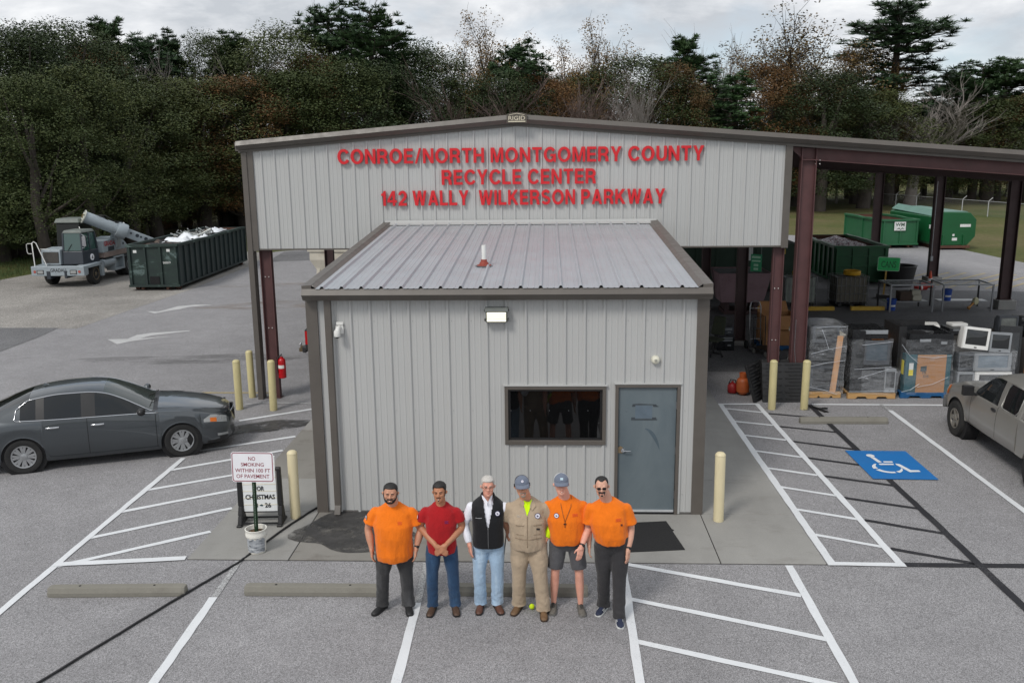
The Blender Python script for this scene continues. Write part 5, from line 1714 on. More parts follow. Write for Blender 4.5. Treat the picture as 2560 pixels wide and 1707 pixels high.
# local frame: +x forwards (towards the camera), +y to the machine's left
b = MB()
b.box(-4.4, 0.9, -0.45, 0.45, 0.62, 0.98)
b.box(-4.3, -1.0, -1.1, 1.1, 0.95, 1.08)
b.build('chassis', M_GRADDK, gx)
b = MB()
b.box(0.98, 1.28, -1.22, 1.22, 0.56, 0.99)
b.hexa([(-0.35, 0.72, 0.86), (1.0, 0.72, 0.86), (1.0, 1.22, 0.86), (-0.35, 1.22, 0.86)], [(-0.35, 0.72, 1.02), (1.0, 0.72, 0.99), (1.0, 1.22, 0.99), (-0.35, 1.22, 1.02)])
b.hexa([(-0.35, -1.22, 0.86), (1.0, -1.22, 0.86), (1.0, -0.72, 0.86), (-0.35, -0.72, 0.86)], [(-0.35, -1.22, 1.02), (1.0, -1.22, 0.99), (1.0, -0.72, 0.99), (-0.35, -0.72, 1.02)])
b.box(0.85, 1.27, 1.02, 1.20, 0.58, 0.86)
bump = b.build('front_bumper', M_GRAD, gx, bevel=0.02)
for y in (-0.80, 0.72):
 b = MB()
 b.box(1.275, 1.30, y - 0.13, y + 0.13, 0.66, 0.80)
 h = b.build('headlight', M_LAMP, bump, bevel=0.01)
 b = MB()
 b.box(1.27, 1.285, y - 0.16, y + 0.16, 0.63, 0.83)
 b.build('headlight_bezel', M_TRIMBLK, bump)
for y in (-1.05, 1.0):
 b = MB()
 b.cyl((1.27, y, 0.75), (1.295, y, 0.75), 0.06, n=16)
 b.build('turn_signal', M_AMBER if False else mat('dull red lens', lin((165, 80, 70)), 0.4), bump, smooth=40)
b = MB()
b.box(0.3, 1.30, 0.30, 0.42, 0.45, 0.80)
b.box(0.3, 1.30, -0.52, -0.34, 0.42, 0.78)
b.build('tow_hook', M_GRADDK, gx, bevel=0.02)
me = None
def side_text(parent, text, p0, ux, uz, h, m, bold=0.02, width=None):
 """text on an arbitrary plane: p0 lower left, ux/uz unit vectors, letter height h."""
 me = glyphs(text, 1.0, 0.0, bold)
 a, b_, c, d = extent(me)
 k = h / (d - c)
 kx = k if width is None else width / (b_ - a)
 ux, uz = Vector(ux).normalized(), Vector(uz).normalized()
 p0 = Vector(p0)
 for v in me.vertices:
  v.co = p0 + ux * ((v.co.x - a) * kx) + uz * ((v.co.z - c) * k)
 me.materials.append(m)
 return link('lettering', me, parent)
side_text(bump, 'GRADALL', (1.283, -0.33, 0.74), (0, 1, 0), (0, 0, 1), 0.15, mat('black lettering', (0.02, 0.02, 0.025), 0.5), 0.02, 0.78)
b = MB()                                                                       # bonnet with its radiator screen, machine's right
b.hexa([(-0.2, -0.98, 0.99), (0.80, -0.98, 0.99), (0.80, -0.08, 0.99), (-0.2, -0.08, 0.99)], [(-0.2, -0.96, 1.74), (0.76, -0.96, 1.68), (0.76, -0.08, 1.68), (-0.2, -0.08, 1.74)])
hood = b.build('bonnet', M_GRAD, gx, bevel=0.03)
b = MB()
b.box(0.775, 0.815, -0.86, -0.16, 1.09, 1.58)
b.build('radiator_screen', mat('dark radiator mesh', (0.06, 0.055, 0.05), 0.8, 0, 0.3, 30), hood)
cab = MB()                                                                     # carrier cab, machine's left
cab.hexa([(-0.62, -0.04, 1.0), (0.70, -0.04, 1.0), (0.70, 0.92, 1.0), (-0.62, 1.02, 1.0)], [(-0.62, -0.02, 1.60), (0.64, -0.02, 1.60), (0.64, 0.90, 1.60), (-0.62, 1.0, 1.60)])
cab = cab.build('carrier_cab', M_GRADDK, gx, bevel=0.03)
b = MB()
for (x0, y0) in ((0.60, 0.0), (0.60, 0.87), (-0.58, 0.0), (-0.58, 0.95), (0.02, 0.92)):
 b.hexa([(x0 - 0.04, y0 - 0.03, 1.6), (x0 + 0.04, y0 - 0.03, 1.6), (x0 + 0.04, y0 + 0.04, 1.6), (x0 - 0.04, y0 + 0.04, 1.6)],
  [(x0 * 0.88 - 0.04, y0 * 0.95 - 0.02, 2.42), (x0 * 0.88 + 0.04, y0 * 0.95 - 0.02, 2.42), (x0 * 0.88 + 0.04, y0 * 0.95 + 0.05, 2.42), (x0 * 0.88 - 0.04, y0 * 0.95 + 0.05, 2.42)])
b.build('cab_frame', M_GRADDK, cab)
b = MB()
b.add([(0.615, 0.04, 1.62), (0.615, 0.86, 1.62), (0.545, 0.82, 2.40), (0.545, 0.04, 2.40)], [(0, 1, 2, 3)])
b.build('windshield', M_GRNGLASS, cab)
for x0, x1 in ((0.06, 0.55), (-0.54, -0.02)):
 b = MB()
 b.add([(x0, 0.945, 1.62), (x1, 0.92, 1.62), (x1 * 0.9, 0.89, 2.38), (x0 * 0.9, 0.905, 2.38)], [(0, 3, 2, 1)])
 b.build('cab_window', M_GRNGLASS, cab)
b = MB()
b.hexa([(-0.56, -0.03, 2.41), (0.58, -0.03, 2.41), (0.58, 0.90, 2.41), (-0.56, 0.96, 2.41)], [(-0.50, 0.04, 2.54), (0.48, 0.04, 2.54), (0.48, 0.82, 2.54), (-0.50, 0.88, 2.54)])
b.build('cab_roof', M_GRADROOF, cab, bevel=0.04)
b = MB()
b.cyl((0.0, 0.97, 1.27), (0.0, 1.008, 1.27), 0.15, n=24)
bd = b.build('round_badge', M_SIGNW, cab, smooth=40)
b = MB()
b.prism([(-0.05, 1.20), (0.05, 1.20), (0.06, 1.25), (0.02, 1.28), (0.02, 1.34), (-0.03, 1.34), (-0.04, 1.27)], 1.009, 1.012, 'y')
b.build('badge_mark', M_INK, bd)
b = MB()
b.tube([(0.72, 0.96, 1.75), (0.75, 1.08, 1.78), (0.75, 1.08, 2.32), (0.66, 0.95, 2.36)], 0.016, 6)
b.box(0.70, 0.78, 1.0, 1.17, 1.84, 2.28)
b.build('wing_mirror', M_CHROME, gx)
b = MB()
b.tube([(0.66, 0.2, 1.60), (0.60, 0.42, 1.92)], 0.012, 6)
b.build('wiper', M_BLACK, cab)
b = MB()                                                                       # handrails, machine's right front
b.tube([(1.1, -1.12, 0.99), (1.1, -1.14, 2.02), (1.06, -1.08, 2.08), (1.02, -1.0, 2.02), (0.95, -0.66, 0.99)], 0.022, 8)
b.tube([(1.1, -1.2, 1.55), (1.1, -1.36, 1.55), (1.1, -1.40, 1.65), (1.1, -1.40, 1.95), (1.1, -1.34, 2.0), (1.1, -1.15, 2.0)], 0.014, 6)
b.tube([(1.02, -0.82, 1.74), (0.9, -0.55, 1.74), (0.8, -0.5, 1.66)], 0.016, 6)
b.build('handrail', M_WHITE, gx, smooth=60)
b = MB()
b.box(-0.72, -0.40, 0.62, 1.14, 0.40, 0.90)
b.cyl((-0.75, 0.98, 0.86), (-1.9, 0.98, 0.86), 0.20, n=18)
b.hexa([(-0.55, 0.95, 0.35), (-0.35, 0.95, 0.35), (-0.35, 1.22, 0.35), (-0.55, 1.22, 0.35)], [(-0.45, 0.95, 1.0), (-0.25, 0.95, 1.0), (-0.25, 1.22, 1.0), (-0.45, 1.22, 1.0)])
b.build('fuel_tank', M_GRAD, gx, smooth=40)
b = MB()
for (x0, x1, z0, z1) in ((-2.75, -1.75, 1.02, 1.10), (-2.75, -1.75, 0.42, 0.50), (-2.75, -2.65, 0.5, 1.02), (-1.85, -1.75, 0.5, 1.02)):
 b.box(x0, x1, 0.72, 1.16, z0, z1)
b.box(-2.64, -1.86, 0.60, 0.95, 0.5, 1.0)
b.build('step_frame', M_GRAD, gx)
b = MB()                                                                       # upper structure deck and engine cover
b.hexa([(-3.7, -1.1, 1.12), (-0.85, -1.1, 1.12), (-0.85, 1.15, 1.12), (-3.7, 1.15, 1.12)], [(-3.7, -1.1, 1.36), (-0.85, -1.1, 1.36), (-0.85, 1.15, 1.36), (-3.7, 1.15, 1.36)])
up = b.build('upper_deck', mat('rust streaked deck', lin((132, 118, 112)), 0.6, 0, 0.15, 2, dirt=0.4, dirt_col=(0.14, 0.07, 0.045)), gx, bevel=0.02)
b = MB()
b.prism([(-0.80, 1.365), (-0.80, 1.92), (-2.65, 2.0), (-3.35, 1.48), (-3.35, 1.365)], 0.15, 1.12, 'y')
ec = b.build('engine_cover', M_GRAD, gx, bevel=0.03)
M_GRADRED = mat('red machine lettering', lin((165, 28, 38)), 0.45)
side_text(ec, 'GRADALL', (-0.95, 1.128, 1.66), (-1, 0, -0.02), (0.02, 0, 1), 0.22, M_GRADRED, 0.03, 1.32)
b = MB()
b.box(-1.9, -1.3, 1.10, 1.128, 1.40, 1.60)
b.box(-2.9, -2.78, 1.10, 1.128, 1.56, 1.68)
b.build('vent_screen', M_GRADDK, ec)
b = MB()                                                                       # operator cab behind the carrier cab
b.hexa([(-2.0, -1.05, 1.365), (-0.75, -1.05, 1.365), (-0.75, 0.12, 1.365), (-2.0, 0.12, 1.365)], [(-1.95, -1.0, 2.78), (-0.80, -1.0, 2.78), (-0.80, 0.10, 2.78), (-1.95, 0.10, 2.78)])
oc = b.build('operator_cab', mat('dark glazed cab', (0.012, 0.014, 0.014), 0.2), gx, bevel=0.04)
b = MB()
b.hexa([(-2.02, -1.07, 2.78), (-0.72, -1.07, 2.78), (-0.72, 0.14, 2.78), (-2.02, 0.14, 2.78)], [(-1.95, -1.0, 2.98), (-0.82, -1.0, 2.98), (-0.82, 0.08, 2.98), (-1.95, 0.08, 2.98)])
b.build('cab_roof', M_GRADROOF, oc, bevel=0.04)
b = MB()
b.tube([(-0.74, 0.14, 1.9), (-0.66, 0.2, 1.95), (-0.66, 0.2, 2.5), (-0.72, 0.14, 2.6)], 0.018, 6)
b.build('grab_handle', M_WHITE, oc)
# boom: big round tube from the pivot housing, telescoping down into the container
P0, P1 = Vector((-1.10, 0.42, 2.97)), Vector((-2.75, 2.62, 1.66))
ax = (P1 - P0).normalized()
L = (P1 - P0).length
def on(t, dx=Vector((0, 0, 0))):
 return P0 + ax * (L * t) + dx
b = MB()
b.tube([on(-0.06), on(0.0), on(0.46)], [0.27, 0.275, 0.275], 26)
boom = b.build('boom', M_GRAD, gx, smooth=40)
b = MB()
b.tube([on(-0.075), on(-0.06)], [0.32, 0.32], 28)
flg = b.build('boom_flange', mat('off white flange', lin((188, 190, 180)), 0.5), boom, smooth=40)
up_ = Vector((0, 0, 1)) - ax * ax.z
up_.normalize()
sd = ax.cross(up_)
b = MB()
for a in (0, 72, 144, 216, 288):
 q = on(-0.078) + up_ * (0.24 * math.cos(R(a))) + sd * (0.24 * math.sin(R(a)))
 b.tube([q, q - ax * 0.01], [0.035, 0.035], 10)
b.build('flange_hole_ring', M_GRADDK, flg, kind='stuff')
b = MB()
for k in range(10):
 q = on(-0.08) + up_ * random.uniform(-0.1, 0.1) + sd * random.uniform(-0.12, 0.12)
 b.tube([q, q - ax * 0.04 + up_ * 0.04], 0.022, 6)
b.build('hose_fitting', mat('brass fittings', (0.30, 0.24, 0.12), 0.4, 0.8), flg, kind='stuff')
b = MB()
b.tube([on(0.43), on(0.431), on(0.45), on(0.56), on(0.579), on(0.58)], [0.31, 0.37, 0.385, 0.385, 0.37, 0.31], 22)
b.build('boom_collar', M_GRAD, boom, smooth=40)
rot = Matrix((sd, up_, ax)).transposed()
b = MB()
b.cbox(on(0.78), (0.40, 0.44, L * 0.50), rot)
b2 = b.build('inner_boom', M_GRAD, boom, bevel=0.03)
for t_ in (0.64, 0.74, 0.80, 0.88, 0.95):
 b = MB()
 r_ = 0.05 if t_ in (0.64, 0.80) else 0.085
 q = on(t_) + up_ * 0.05 + sd * -0.203
 b.tube([q, q - sd * 0.006], [r_, r_], 14)
 b.build('lightening_hole', M_GRADDK, b2)
 b = MB()
 q = on(t_) + up_ * 0.05 + sd * 0.203
 b.tube([q, q + sd * 0.006], [r_, r_], 14)
 b.build('lightening_hole', M_GRADDK, b2)
for k in range(3):
 b = MB()
 o1 = sd * (0.16 - 0.1 * k)
 b.tube([on(0.10) + up_ * 0.30 + o1, on(0.2) + up_ * (0.40 - 0.1 * k) + o1 * 1.6, on(0.34) + up_ * (0.30 - 0.12 * k) + o1 * 2.0, on(0.47) + up_ * 0.42 + o1], 0.022, 6)
 b.build('hydraulic_hose', M_BLACK, boom, smooth=180)
b = MB()
b.tube([on(0.50) + up_ * 0.40, on(0.56) + sd * -0.40 + up_ * 0.2, on(0.53) + sd * -0.42 - up_ * 0.45], 0.03, 8)
b.build('tie_strap', M_WHITE, boom, smooth=180)
b = MB()
b.hexa([(-2.55, 0.75, 1.5), (-2.05, 0.75, 1.5), (-2.05, 1.15, 1.5), (-2.55, 1.15, 1.5)], [(-2.2, 1.15, 2.6), (-1.9, 1.15, 2.6), (-1.9, 1.5, 2.6), (-2.2, 1.5, 2.6)])
b.build('boom_support', M_GRAD, gx, bevel=0.02)
M_RIMTAN = mat('muddy tan rim', lin((110, 98, 78)), 0.6, 0.1, 0.2, 8)
for x, ys, r in ((0.0, (0.98, -0.98), 0.50), (-3.35, (0.98, -0.98), 0.52), (-3.35, (0.66, -0.66), 0.52)):
 for y in ys:
  w = wheel(gx, x, y, r, 0.29, 0.29, 0, M_RIMTAN if x == 0 else M_GRAD, 1 if y > 0 else -1)
# ================================================================== CONTAINERS
M_GRNDK = NT('weathered dark green steel')
_c = M_GRNDK.ramp(M_GRNDK.noise(1.1, 9, 0.72, (1, 1, 1.6), 0.6), [(0.44, lin((30, 44, 42))), (0.56, lin((34, 52, 46))), (0.62, lin((92, 110, 108))), (0.74, lin((66, 84, 80)))])
M_GRNDK.color(_c)
M_GRNDK.set(rough=0.55)
M_GRNDK = M_GRNDK.m
M_GRNDK2 = mat('dark green container side', lin((38, 50, 50)), 0.5, 0, 0.15, 1.5, dirt=0.3, dirt_col=(0.02, 0.022, 0.022))
M_GREEN = mat('green container paint', lin((34, 92, 58)), 0.5, 0, 0.14, 1.2, dirt=0.4, dirt_col=(0.02, 0.045, 0.03))
M_GREEN2 = mat('bright green container paint', lin((18, 84, 46)), 0.4, 0, 0.1, 1.0, dirt=0.25, dirt_col=(0.012, 0.035, 0.02))
M_RUSTIN = mat('rusty container inside', lin((88, 58, 46)), 0.85, 0, 0.3, 2)
M_LABELW = mat('white sticker', lin((214, 216, 214)), 0.5)
def rolloff(label, loc, rz, L, Wd, H, mfront, mside, ribs_side, ribs_front, z0=0.22, group=None, taper=0.0):
 """open-top container; local origin at the middle of the front wall's foot, +y runs back along its length."""
 o = thing('roll_off_container', label, 'container', loc, rz, group)
 h = Wd / 2
 t_ = 0.05
 b = MB()
 b.box(-h, h, 0.0, t_, z0, H)
 fr = b.build('front_wall', mfront, o)
 for s in (-1, 1):
  b = MB()
  x0, x1 = (h - t_, h) if s > 0 else (-h, -h + t_)
  b.box(x0, x1, t_, L, z0, H)
  sw = b.build('side_wall', mside, o)
  for k in range(ribs_side):
   y = 0.06 + (L - 0.2) * k / (ribs_side - 1)
   b = MB()
   x0, x1 = (h, h + 0.075) if s > 0 else (-h - 0.075, -h)
   b.box(x0, x1, y, y + 0.10, z0 + 0.05, H - 0.06)
   b.build('rib', mside, sw)
  b = MB()
  x0, x1 = (h - 0.08, h + 0.09) if s > 0 else (-h - 0.09, -h + 0.08)
  n_ = 14
  for k in range(n_):
   ya, yb = L * k / n_, L * (k + 1) / n_
   da, db = [0.035 * mnoise.noise(Vector((q * 0.9, s * 3.1, L))) for q in (ya, yb)]
   b.hexa([(x0, ya, H - 0.06 + da), (x1, ya, H - 0.06 + da), (x1, yb, H - 0.06 + db), (x0, yb, H - 0.06 + db)], [(x0, ya, H + 0.05 + da), (x1, ya, H + 0.05 + da), (x1, yb, H + 0.05 + db), (x0, yb, H + 0.05 + db)])
  b.build('top_rail', mfront, sw)
  b = MB()
  b.box((h - 0.12 if s > 0 else -h - 0.06), (h + 0.06 if s > 0 else -h + 0.12), 0.02, L, z0 - 0.04, z0 + 0.04)
  b.build('bottom_rail', mside, sw)
  b = MB()
  b.box(s * 0.55 - 0.05, s * 0.55 + 0.05, -0.05, L, 0.06, z0)
  b.cyl((s * (h - 0.18) - 0.10, 0.35, 0.10), (s * (h - 0.18) + 0.10, 0.35, 0.10), 0.10, n=14)
  b.cyl((s * (h - 0.18) - 0.10, L - 0.5, 0.10), (s * (h - 0.18) + 0.10, L - 0.5, 0.10), 0.10, n=14)
  b.build('skid_rail', M_RUSTIN, o)
 for k in range(ribs_front):
  x = -h + 0.02 + (Wd - 0.12) * k / max(1, ribs_front - 1)
  b = MB()
  b.box(x, x + 0.085, -0.07, 0.0, z0 + 0.02, H - 0.05)
  b.build('rib', mfront, fr)
 b = MB()
 n_ = 8
 for k in range(n_):
  xa, xb = -h - 0.07 + (Wd + 0.14) * k / n_, -h - 0.07 + (Wd + 0.14) * (k + 1) / n_
  da, db = [0.04 * mnoise.noise(Vector((q * 1.3, 7.7, H))) for q in (xa, xb)]
  b.hexa([(xa, -0.09, H - 0.06 + da), (xb, -0.09, H - 0.06 + db), (xb, 0.08, H - 0.06 + db), (xa, 0.08, H - 0.06 + da)], [(xa, -0.09, H + 0.05 + da), (xb, -0.09, H + 0.05 + db), (xb, 0.08, H + 0.05 + db), (xa, 0.08, H + 0.05 + da)])
 b.build('top_rail', mfront, fr)
 b = MB()
 b.box(-h - 0.04, h + 0.04, -0.12, 0.05, z0 - 0.05, z0 + 0.05)
 b.build('front_sill', mfront, fr)
 b = MB()
 b.box(-h, h, L - t_, L, z0, H + 0.02)
 b.build('rear_gate', mside, o)
 b = MB()
 b.box(-h + t_, h - t_, t_, L - t_, z0, z0 + 0.05)
 b.build('floor_plate', M_RUSTIN, o)
 b = MB()                                                                   # rusty lining of the inside faces
 e = 0.006
 b.add([(-h + t_ + e, t_ + e, z0), (h - t_ - e, t_ + e, z0), (h - t_ - e, t_ + e, H - 0.07), (-h + t_ + e, t_ + e, H - 0.07)], [(0, 1, 2, 3)])
 b.add([(-h + t_ + e, L - t_ - e, z0), (h - t_ - e, L - t_ - e, z0), (h - t_ - e, L - t_ - e, H), (-h + t_ + e, L - t_ - e, H)], [(3, 2, 1, 0)])
 for s in (-1, 1):
  b.add([(s * (h - t_ - e), t_, z0), (s * (h - t_ - e), L - t_, z0), (s * (h - t_ - e), L - t_, H - 0.07), (s * (h - t_ - e), t_, H - 0.07)], [(0, 1, 2, 3)])
 b.build('inner_lining', M_RUSTIN, o)
 return o, fr
def heap(name, w0, w1, l0, l1, z, amp, m, seed, parent=None, loc=None, rz=0, **tags):
 b = MB()
 nx_, ny_ = 18, 40
 vs, fs = [], []
 for j in range(ny_ + 1):
  for i in range(nx_ + 1):
   x, y = w0 + (w1 - w0) * i / nx_, l0 + (l1 - l0) * j / ny_
   ed = min(i, nx_ - i, j, ny_ - j) / 3.0
   q = mnoise.noise(Vector((x * 1.6 + seed, y * 1.2, seed))) + 0.6 * mnoise.noise(Vector((x * 4.2, y * 3.6 + seed, 1.3)))
   vs.append((x, y, z + amp * (q * 0.8 + 0.3) * min(1, ed)))
 for j in range(ny_):
  for i in range(nx_):
   a = j * (nx_ + 1) + i
   fs.append((a, a + 1, a + nx_ + 2, a + nx_ + 1))
 b.add(vs, fs)
 o = b.build(name, m, parent, smooth=60, **tags)
 if loc:
  o.location = loc
  o.rotation_euler = (0, 0, rz)
 return o
# dark container with its load, left
RL = ('long dark green roll-off container with flaking paint heaped with scrap')
ro, rf = rolloff(RL, (-13.55, 24.55, 0.0), R(1.5), 9.6, 2.15, 1.98, M_GRNDK, M_GRNDK2, 15, 4)
b = MB()
b.box(-0.20, 0.22, -0.03, -0.002, 0.22, 0.62)
b.build('hook_pocket', M_DARK, rf)
for x, z in ((-0.85, 1.66), (0.62, 1.70)):
 b = MB()
 b.box(x, x + 0.15, -0.006, -0.002, z, z + 0.12)
 b.build('sticker', M_LABELW, rf)
put_text(rf, '265019', 0.42, 0.76, 1.18, 1.27, -0.006, M_LABELW, bold=0.02)
M_SCRAP = NT('mixed dark scrap')
M_SCRAP.color(M_SCRAP.ramp(M_SCRAP.voro(3.5), [(0.1, (0.012, 0.012, 0.013)), (0.5, (0.06, 0.04, 0.03)), (0.8, (0.12, 0.09, 0.07)), (1.0, (0.02, 0.02, 0.022))], 'CONSTANT'))
M_SCRAP.set(rough=0.8)
M_SCRAP = M_SCRAP.m
cr, sn = math.cos(R(1.5)), math.sin(R(1.5))
def on_ro(x, y, z):
 return (-13.55 + x * cr - y * sn, 24.55 + x * sn + y * cr, z)
heap('scrap_heap', -0.98, 0.98, 0.12, 9.4, 1.80, 0.34, M_SCRAP, 4.0, None, (-13.55, 24.55, 0.0), R(1.5), kind='stuff')
tp = heap('tarp', -0.6, 0.85, 0.0, 3.0, 0.0, 0.34, mat('white plastic sheet', lin((222, 226, 230)), 0.5), 9.0, None, on_ro(0.15, 1.6, 1.92), R(1.5), label='crumpled white plastic sheet lying on the scrap in the dark container', category='tarp')
def scrap_bits(n, box, m, seed, nm, lab, cat, zf):
 rnd = random.Random(seed)
 b = MB()
 for k in range(n):
  p = Vector((rnd.uniform(box[0], box[1]), rnd.uniform(box[2], box[3]), zf(rnd)))
  d = Vector((rnd.uniform(-1, 1), rnd.uniform(-1, 1), rnd.uniform(-0.4, 0.5))).normalized()
  b.tube([p, p + d * rnd.uniform(0.1, 0.25), p + d * rnd.uniform(0.2, 0.42) + Vector((rnd.uniform(-.2, .2), rnd.uniform(-.2, .2), 0.05))], rnd.uniform(0.012, 0.04), 5)
 return b.build(nm, m, None, smooth=60, kind='stuff')
q0 = on_ro(0.1, 5.0, 0)
o = scrap_bits(80, (-0.7, 0.7, -1.2, 0.9), mat('bent bright metal', lin((168, 172, 170)), 0.5, 0.4), 21, 'metal_scrap', '', '', lambda r: r.uniform(1.85, 2.12))
o.location = (q0[0], q0[1], 0)
o = heap('foam_sheet', -0.3, 0.4, 0.0, 1.9, 0.0, 0.18, MATS['white plastic sheet'], 5.0, None, on_ro(0.45, 6.0, 2.02), R(6), label='long white foam sheet on the scrap toward the back of the dark container', category='foam sheet')
# green containers beyond the shed
go, gf = rolloff('green container full of crushed cans behind the cage totes', (17.42, 25.72, 0.0), R(-1), 5.8, 2.2, 1.60, M_GREEN2, M_GREEN2, 9, 4, z0=0.12)
for z in (0.72, 1.15):
 b = MB()
 b.box(-1.08, 1.08, -0.06, 0.0, z, z + 0.07)
 b.build('cross_rib', M_GREEN2, gf)
M_CANS = NT('crushed cans')
M_CANS.color(M_CANS.ramp(M_CANS.voro(16), [(0.0, lin((90, 70, 80))), (0.3, lin((165, 160, 165))), (0.55, lin((110, 60, 70))), (0.75, lin((185, 182, 180))), (1.0, lin((60, 60, 80)))], 'CONSTANT'))
M_CANS.set(rough=0.4, metal=0.4)
M_CANS.bump(M_CANS.voro(16, 'Distance'), 0.06)
heap('crushed_cans', -1.0, 1.0, 0.1, 5.6, 1.42, 0.22, M_CANS.m, 2.0, None, (17.42, 25.72, 0.0), R(-1), kind='stuff')
g2, g2f = rolloff('faded green open container with a white square logo panel on the far tarmac', (24.55, 40.0, 0.0), R(4), 5.6, 2.1, 1.66, M_GREEN, M_GREEN, 3, 3, z0=0.25)
b = MB()
b.box(-0.40, 0.28, -0.085, -0.075, 1.05, 1.56)
lp = b.build('logo_panel', M_LABELW, g2f)
put_text(lp, 'WM', -0.34, 0.2, 1.30, 1.50, -0.0875, mat('dark green print', lin((20, 60, 40)), 0.5), bold=0.02)
b = MB()
b.prism([(-0.28, 1.10), (-0.12, 1.22), (-0.02, 1.12), (0.08, 1.22), (0.22, 1.10), (0.08, 1.16), (-0.02, 1.08), (-0.12, 1.16)], -0.0885, -0.0865, 'y')
b.build('logo_mark', MATS['dark green print'], lp)
# closed compactor box
cp = thing('compactor_container', 'closed dark green compactor container with sloped roof at the grass edge', 'container', (27.35, 39.1, 0.0), R(3))
b = MB()
hx = [(-1.10, 0.25), (0.75, 0.25), (1.18, 0.75), (1.18, 1.72), (0.80, 2.12), (-0.80, 2.16), (-1.18, 1.85), (-1.18, 0.4)]
b.prism(hx, 0.0, 6.2, 'y')
cb = b.build('body', M_GREEN2, cp, bevel=0.02)
b = MB()
b.hexa([(-1.14, 0.3, 1.90), (-0.78, 0.3, 2.17), (-0.78, 6.1, 2.30), (-1.14, 6.1, 2.03)], [(-1.10, 0.3, 1.94), (-0.74, 0.3, 2.21), (-0.74, 6.1, 2.34), (-1.10, 6.1, 2.07)])
b.box(-0.75, 0.75, 0.25, 6.15, 2.13, 2.175)
b.build('roof_plate', mat('sheen painted green roof', lin((92, 128, 116)), 0.45, 0, 0.1, 1.5), cp)  # paler green puts the reflected sheen into the roof colour
for x in (-0.75, 0.45):
 b = MB()
 b.box(x, x + 0.09, -0.08, 0.0, 0.15, 0.85)
 b.build('post', M_GREEN2, cb)
b = MB()
b.box(-1.0, 0.85, -0.15, 0.05, 0.10, 0.24)
b.box(-0.9, -0.7, 0.0, 6.2, 0.0, 0.24)
b.box(0.5, 0.7, 0.0, 6.2, 0.0, 0.24)
b.build('skid_rail', M_RUSTIN, cp)
for x, z, w_, h_ in ((0.25, 1.30, 0.62, 0.16), (-0.16, 0.52, 0.30, 0.16), (-0.15, 0.78, 0.12, 0.12)):
 b = MB()
 b.box(x, x + w_, -0.006, -0.002, z, z + h_)
 b.build('sticker', M_LABELW, cb)
b = MB()
b.box(-1.188, -1.182, 0.35, 0.75, 1.18, 1.40)
b.build('sticker', M_LABELW, cb)
# long dark box under the shed
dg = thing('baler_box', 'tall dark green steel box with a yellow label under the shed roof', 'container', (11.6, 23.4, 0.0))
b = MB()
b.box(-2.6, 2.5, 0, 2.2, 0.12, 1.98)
db_ = b.build('body', mat('dark green box steel', lin((40, 62, 48)), 0.6, 0, 0.12, 1.5), dg, bevel=0.02)  # dark green base colour with slight random variation
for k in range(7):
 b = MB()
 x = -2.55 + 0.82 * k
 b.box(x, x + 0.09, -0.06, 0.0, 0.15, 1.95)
 b.build('rib', MATS['dark green box steel'], db_)
b = MB()
b.box(1.52, 1.92, -0.075, -0.062, 1.58, 1.78)
b.build('yellow_label', mat('mustard label', lin((176, 150, 62)), 0.5), db_)
b = MB()
b.box(0.42, 0.58, -0.075, -0.062, 1.32, 1.86)
b.build('white_label', M_LABELW, db_)
# white hopper and a bag seen through the drive-through
hp = thing('white_hopper', 'off white tapered steel hopper with cinder stains beyond the drive-through', 'hopper', (-5.6, 26.0, 0.0), R(-6))
b = MB()
b.hexa([(-0.62, -0.8, 0.45), (1.6, -0.8, 0.45), (1.6, 1.2, 0.45), (-0.62, 1.2, 0.45)], [(-1.05, -1.05, 1.25), (2.1, -1.05, 1.25), (2.1, 1.5, 1.25), (-1.05, 1.5, 1.25)])
b.hexa([(-1.05, -1.05, 1.25), (2.1, -1.05, 1.25), (2.1, -0.98, 1.25), (-1.05, -0.98, 1.25)], [(-1.05, -1.05, 1.62), (2.1, -1.05, 1.62), (2.1, -0.98, 1.62), (-1.05, -0.98, 1.62)])
b.hexa([(-1.05, -0.98, 1.25), (-0.98, -0.98, 1.25), (-0.98, 1.5, 1.25), (-1.05, 1.5, 1.25)], [(-1.05, -0.98, 1.62), (-0.98, -0.98, 1.62), (-0.98, 1.5, 1.62), (-1.05, 1.5, 1.62)])
b.hexa([(-1.05, 1.43, 1.25), (2.1, 1.43, 1.25), (2.1, 1.5, 1.25), (-1.05, 1.5, 1.25)], [(-1.05, 1.43, 1.62), (2.1, 1.43, 1.62), (2.1, 1.5, 1.62), (-1.05, 1.5, 1.62)])
hb = b.build('body', mat('chalky white steel', lin((196, 190, 176)), 0.6, 0, 0.08, 2, dirt=0.4, dirt_col=(0.25, 0.17, 0.09)), hp)
b = MB()
for (x0, x1, y0, y1) in ((-1.12, 2.16, -1.12, -0.98), (-1.12, -0.98, -0.98, 1.56), (-0.98, 2.16, 1.43, 1.56)):
 b.box(x0, x1, y0, y1, 1.622, 1.70)
b.build('rim', MATS['chalky white steel'], hb)
b = MB()
b.hexa([(-0.9, -0.9, 0.05), (-0.75, -0.9, 0.05), (-0.75, -0.78, 0.05), (-0.9, -0.78, 0.05)], [(-0.75, -0.95, 1.2), (-0.6, -0.95, 1.2), (-0.6, -0.83, 1.2), (-0.75, -0.83, 1.2)])
b.build('leg', MATS['chalky white steel'], hp)
b = MB()
b.hexa([(1.4, -0.8, 0.05), (1.55, -0.8, 0.05), (1.55, -0.68, 0.05), (1.4, -0.68, 0.05)], [(1.4, -0.8, 0.5), (1.55, -0.8, 0.5), (1.55, -0.68, 0.5), (1.4, -0.68, 0.5)])
b.build('leg', MATS['chalky white steel'], hp)
b = MB()
rnd = random.Random(3)
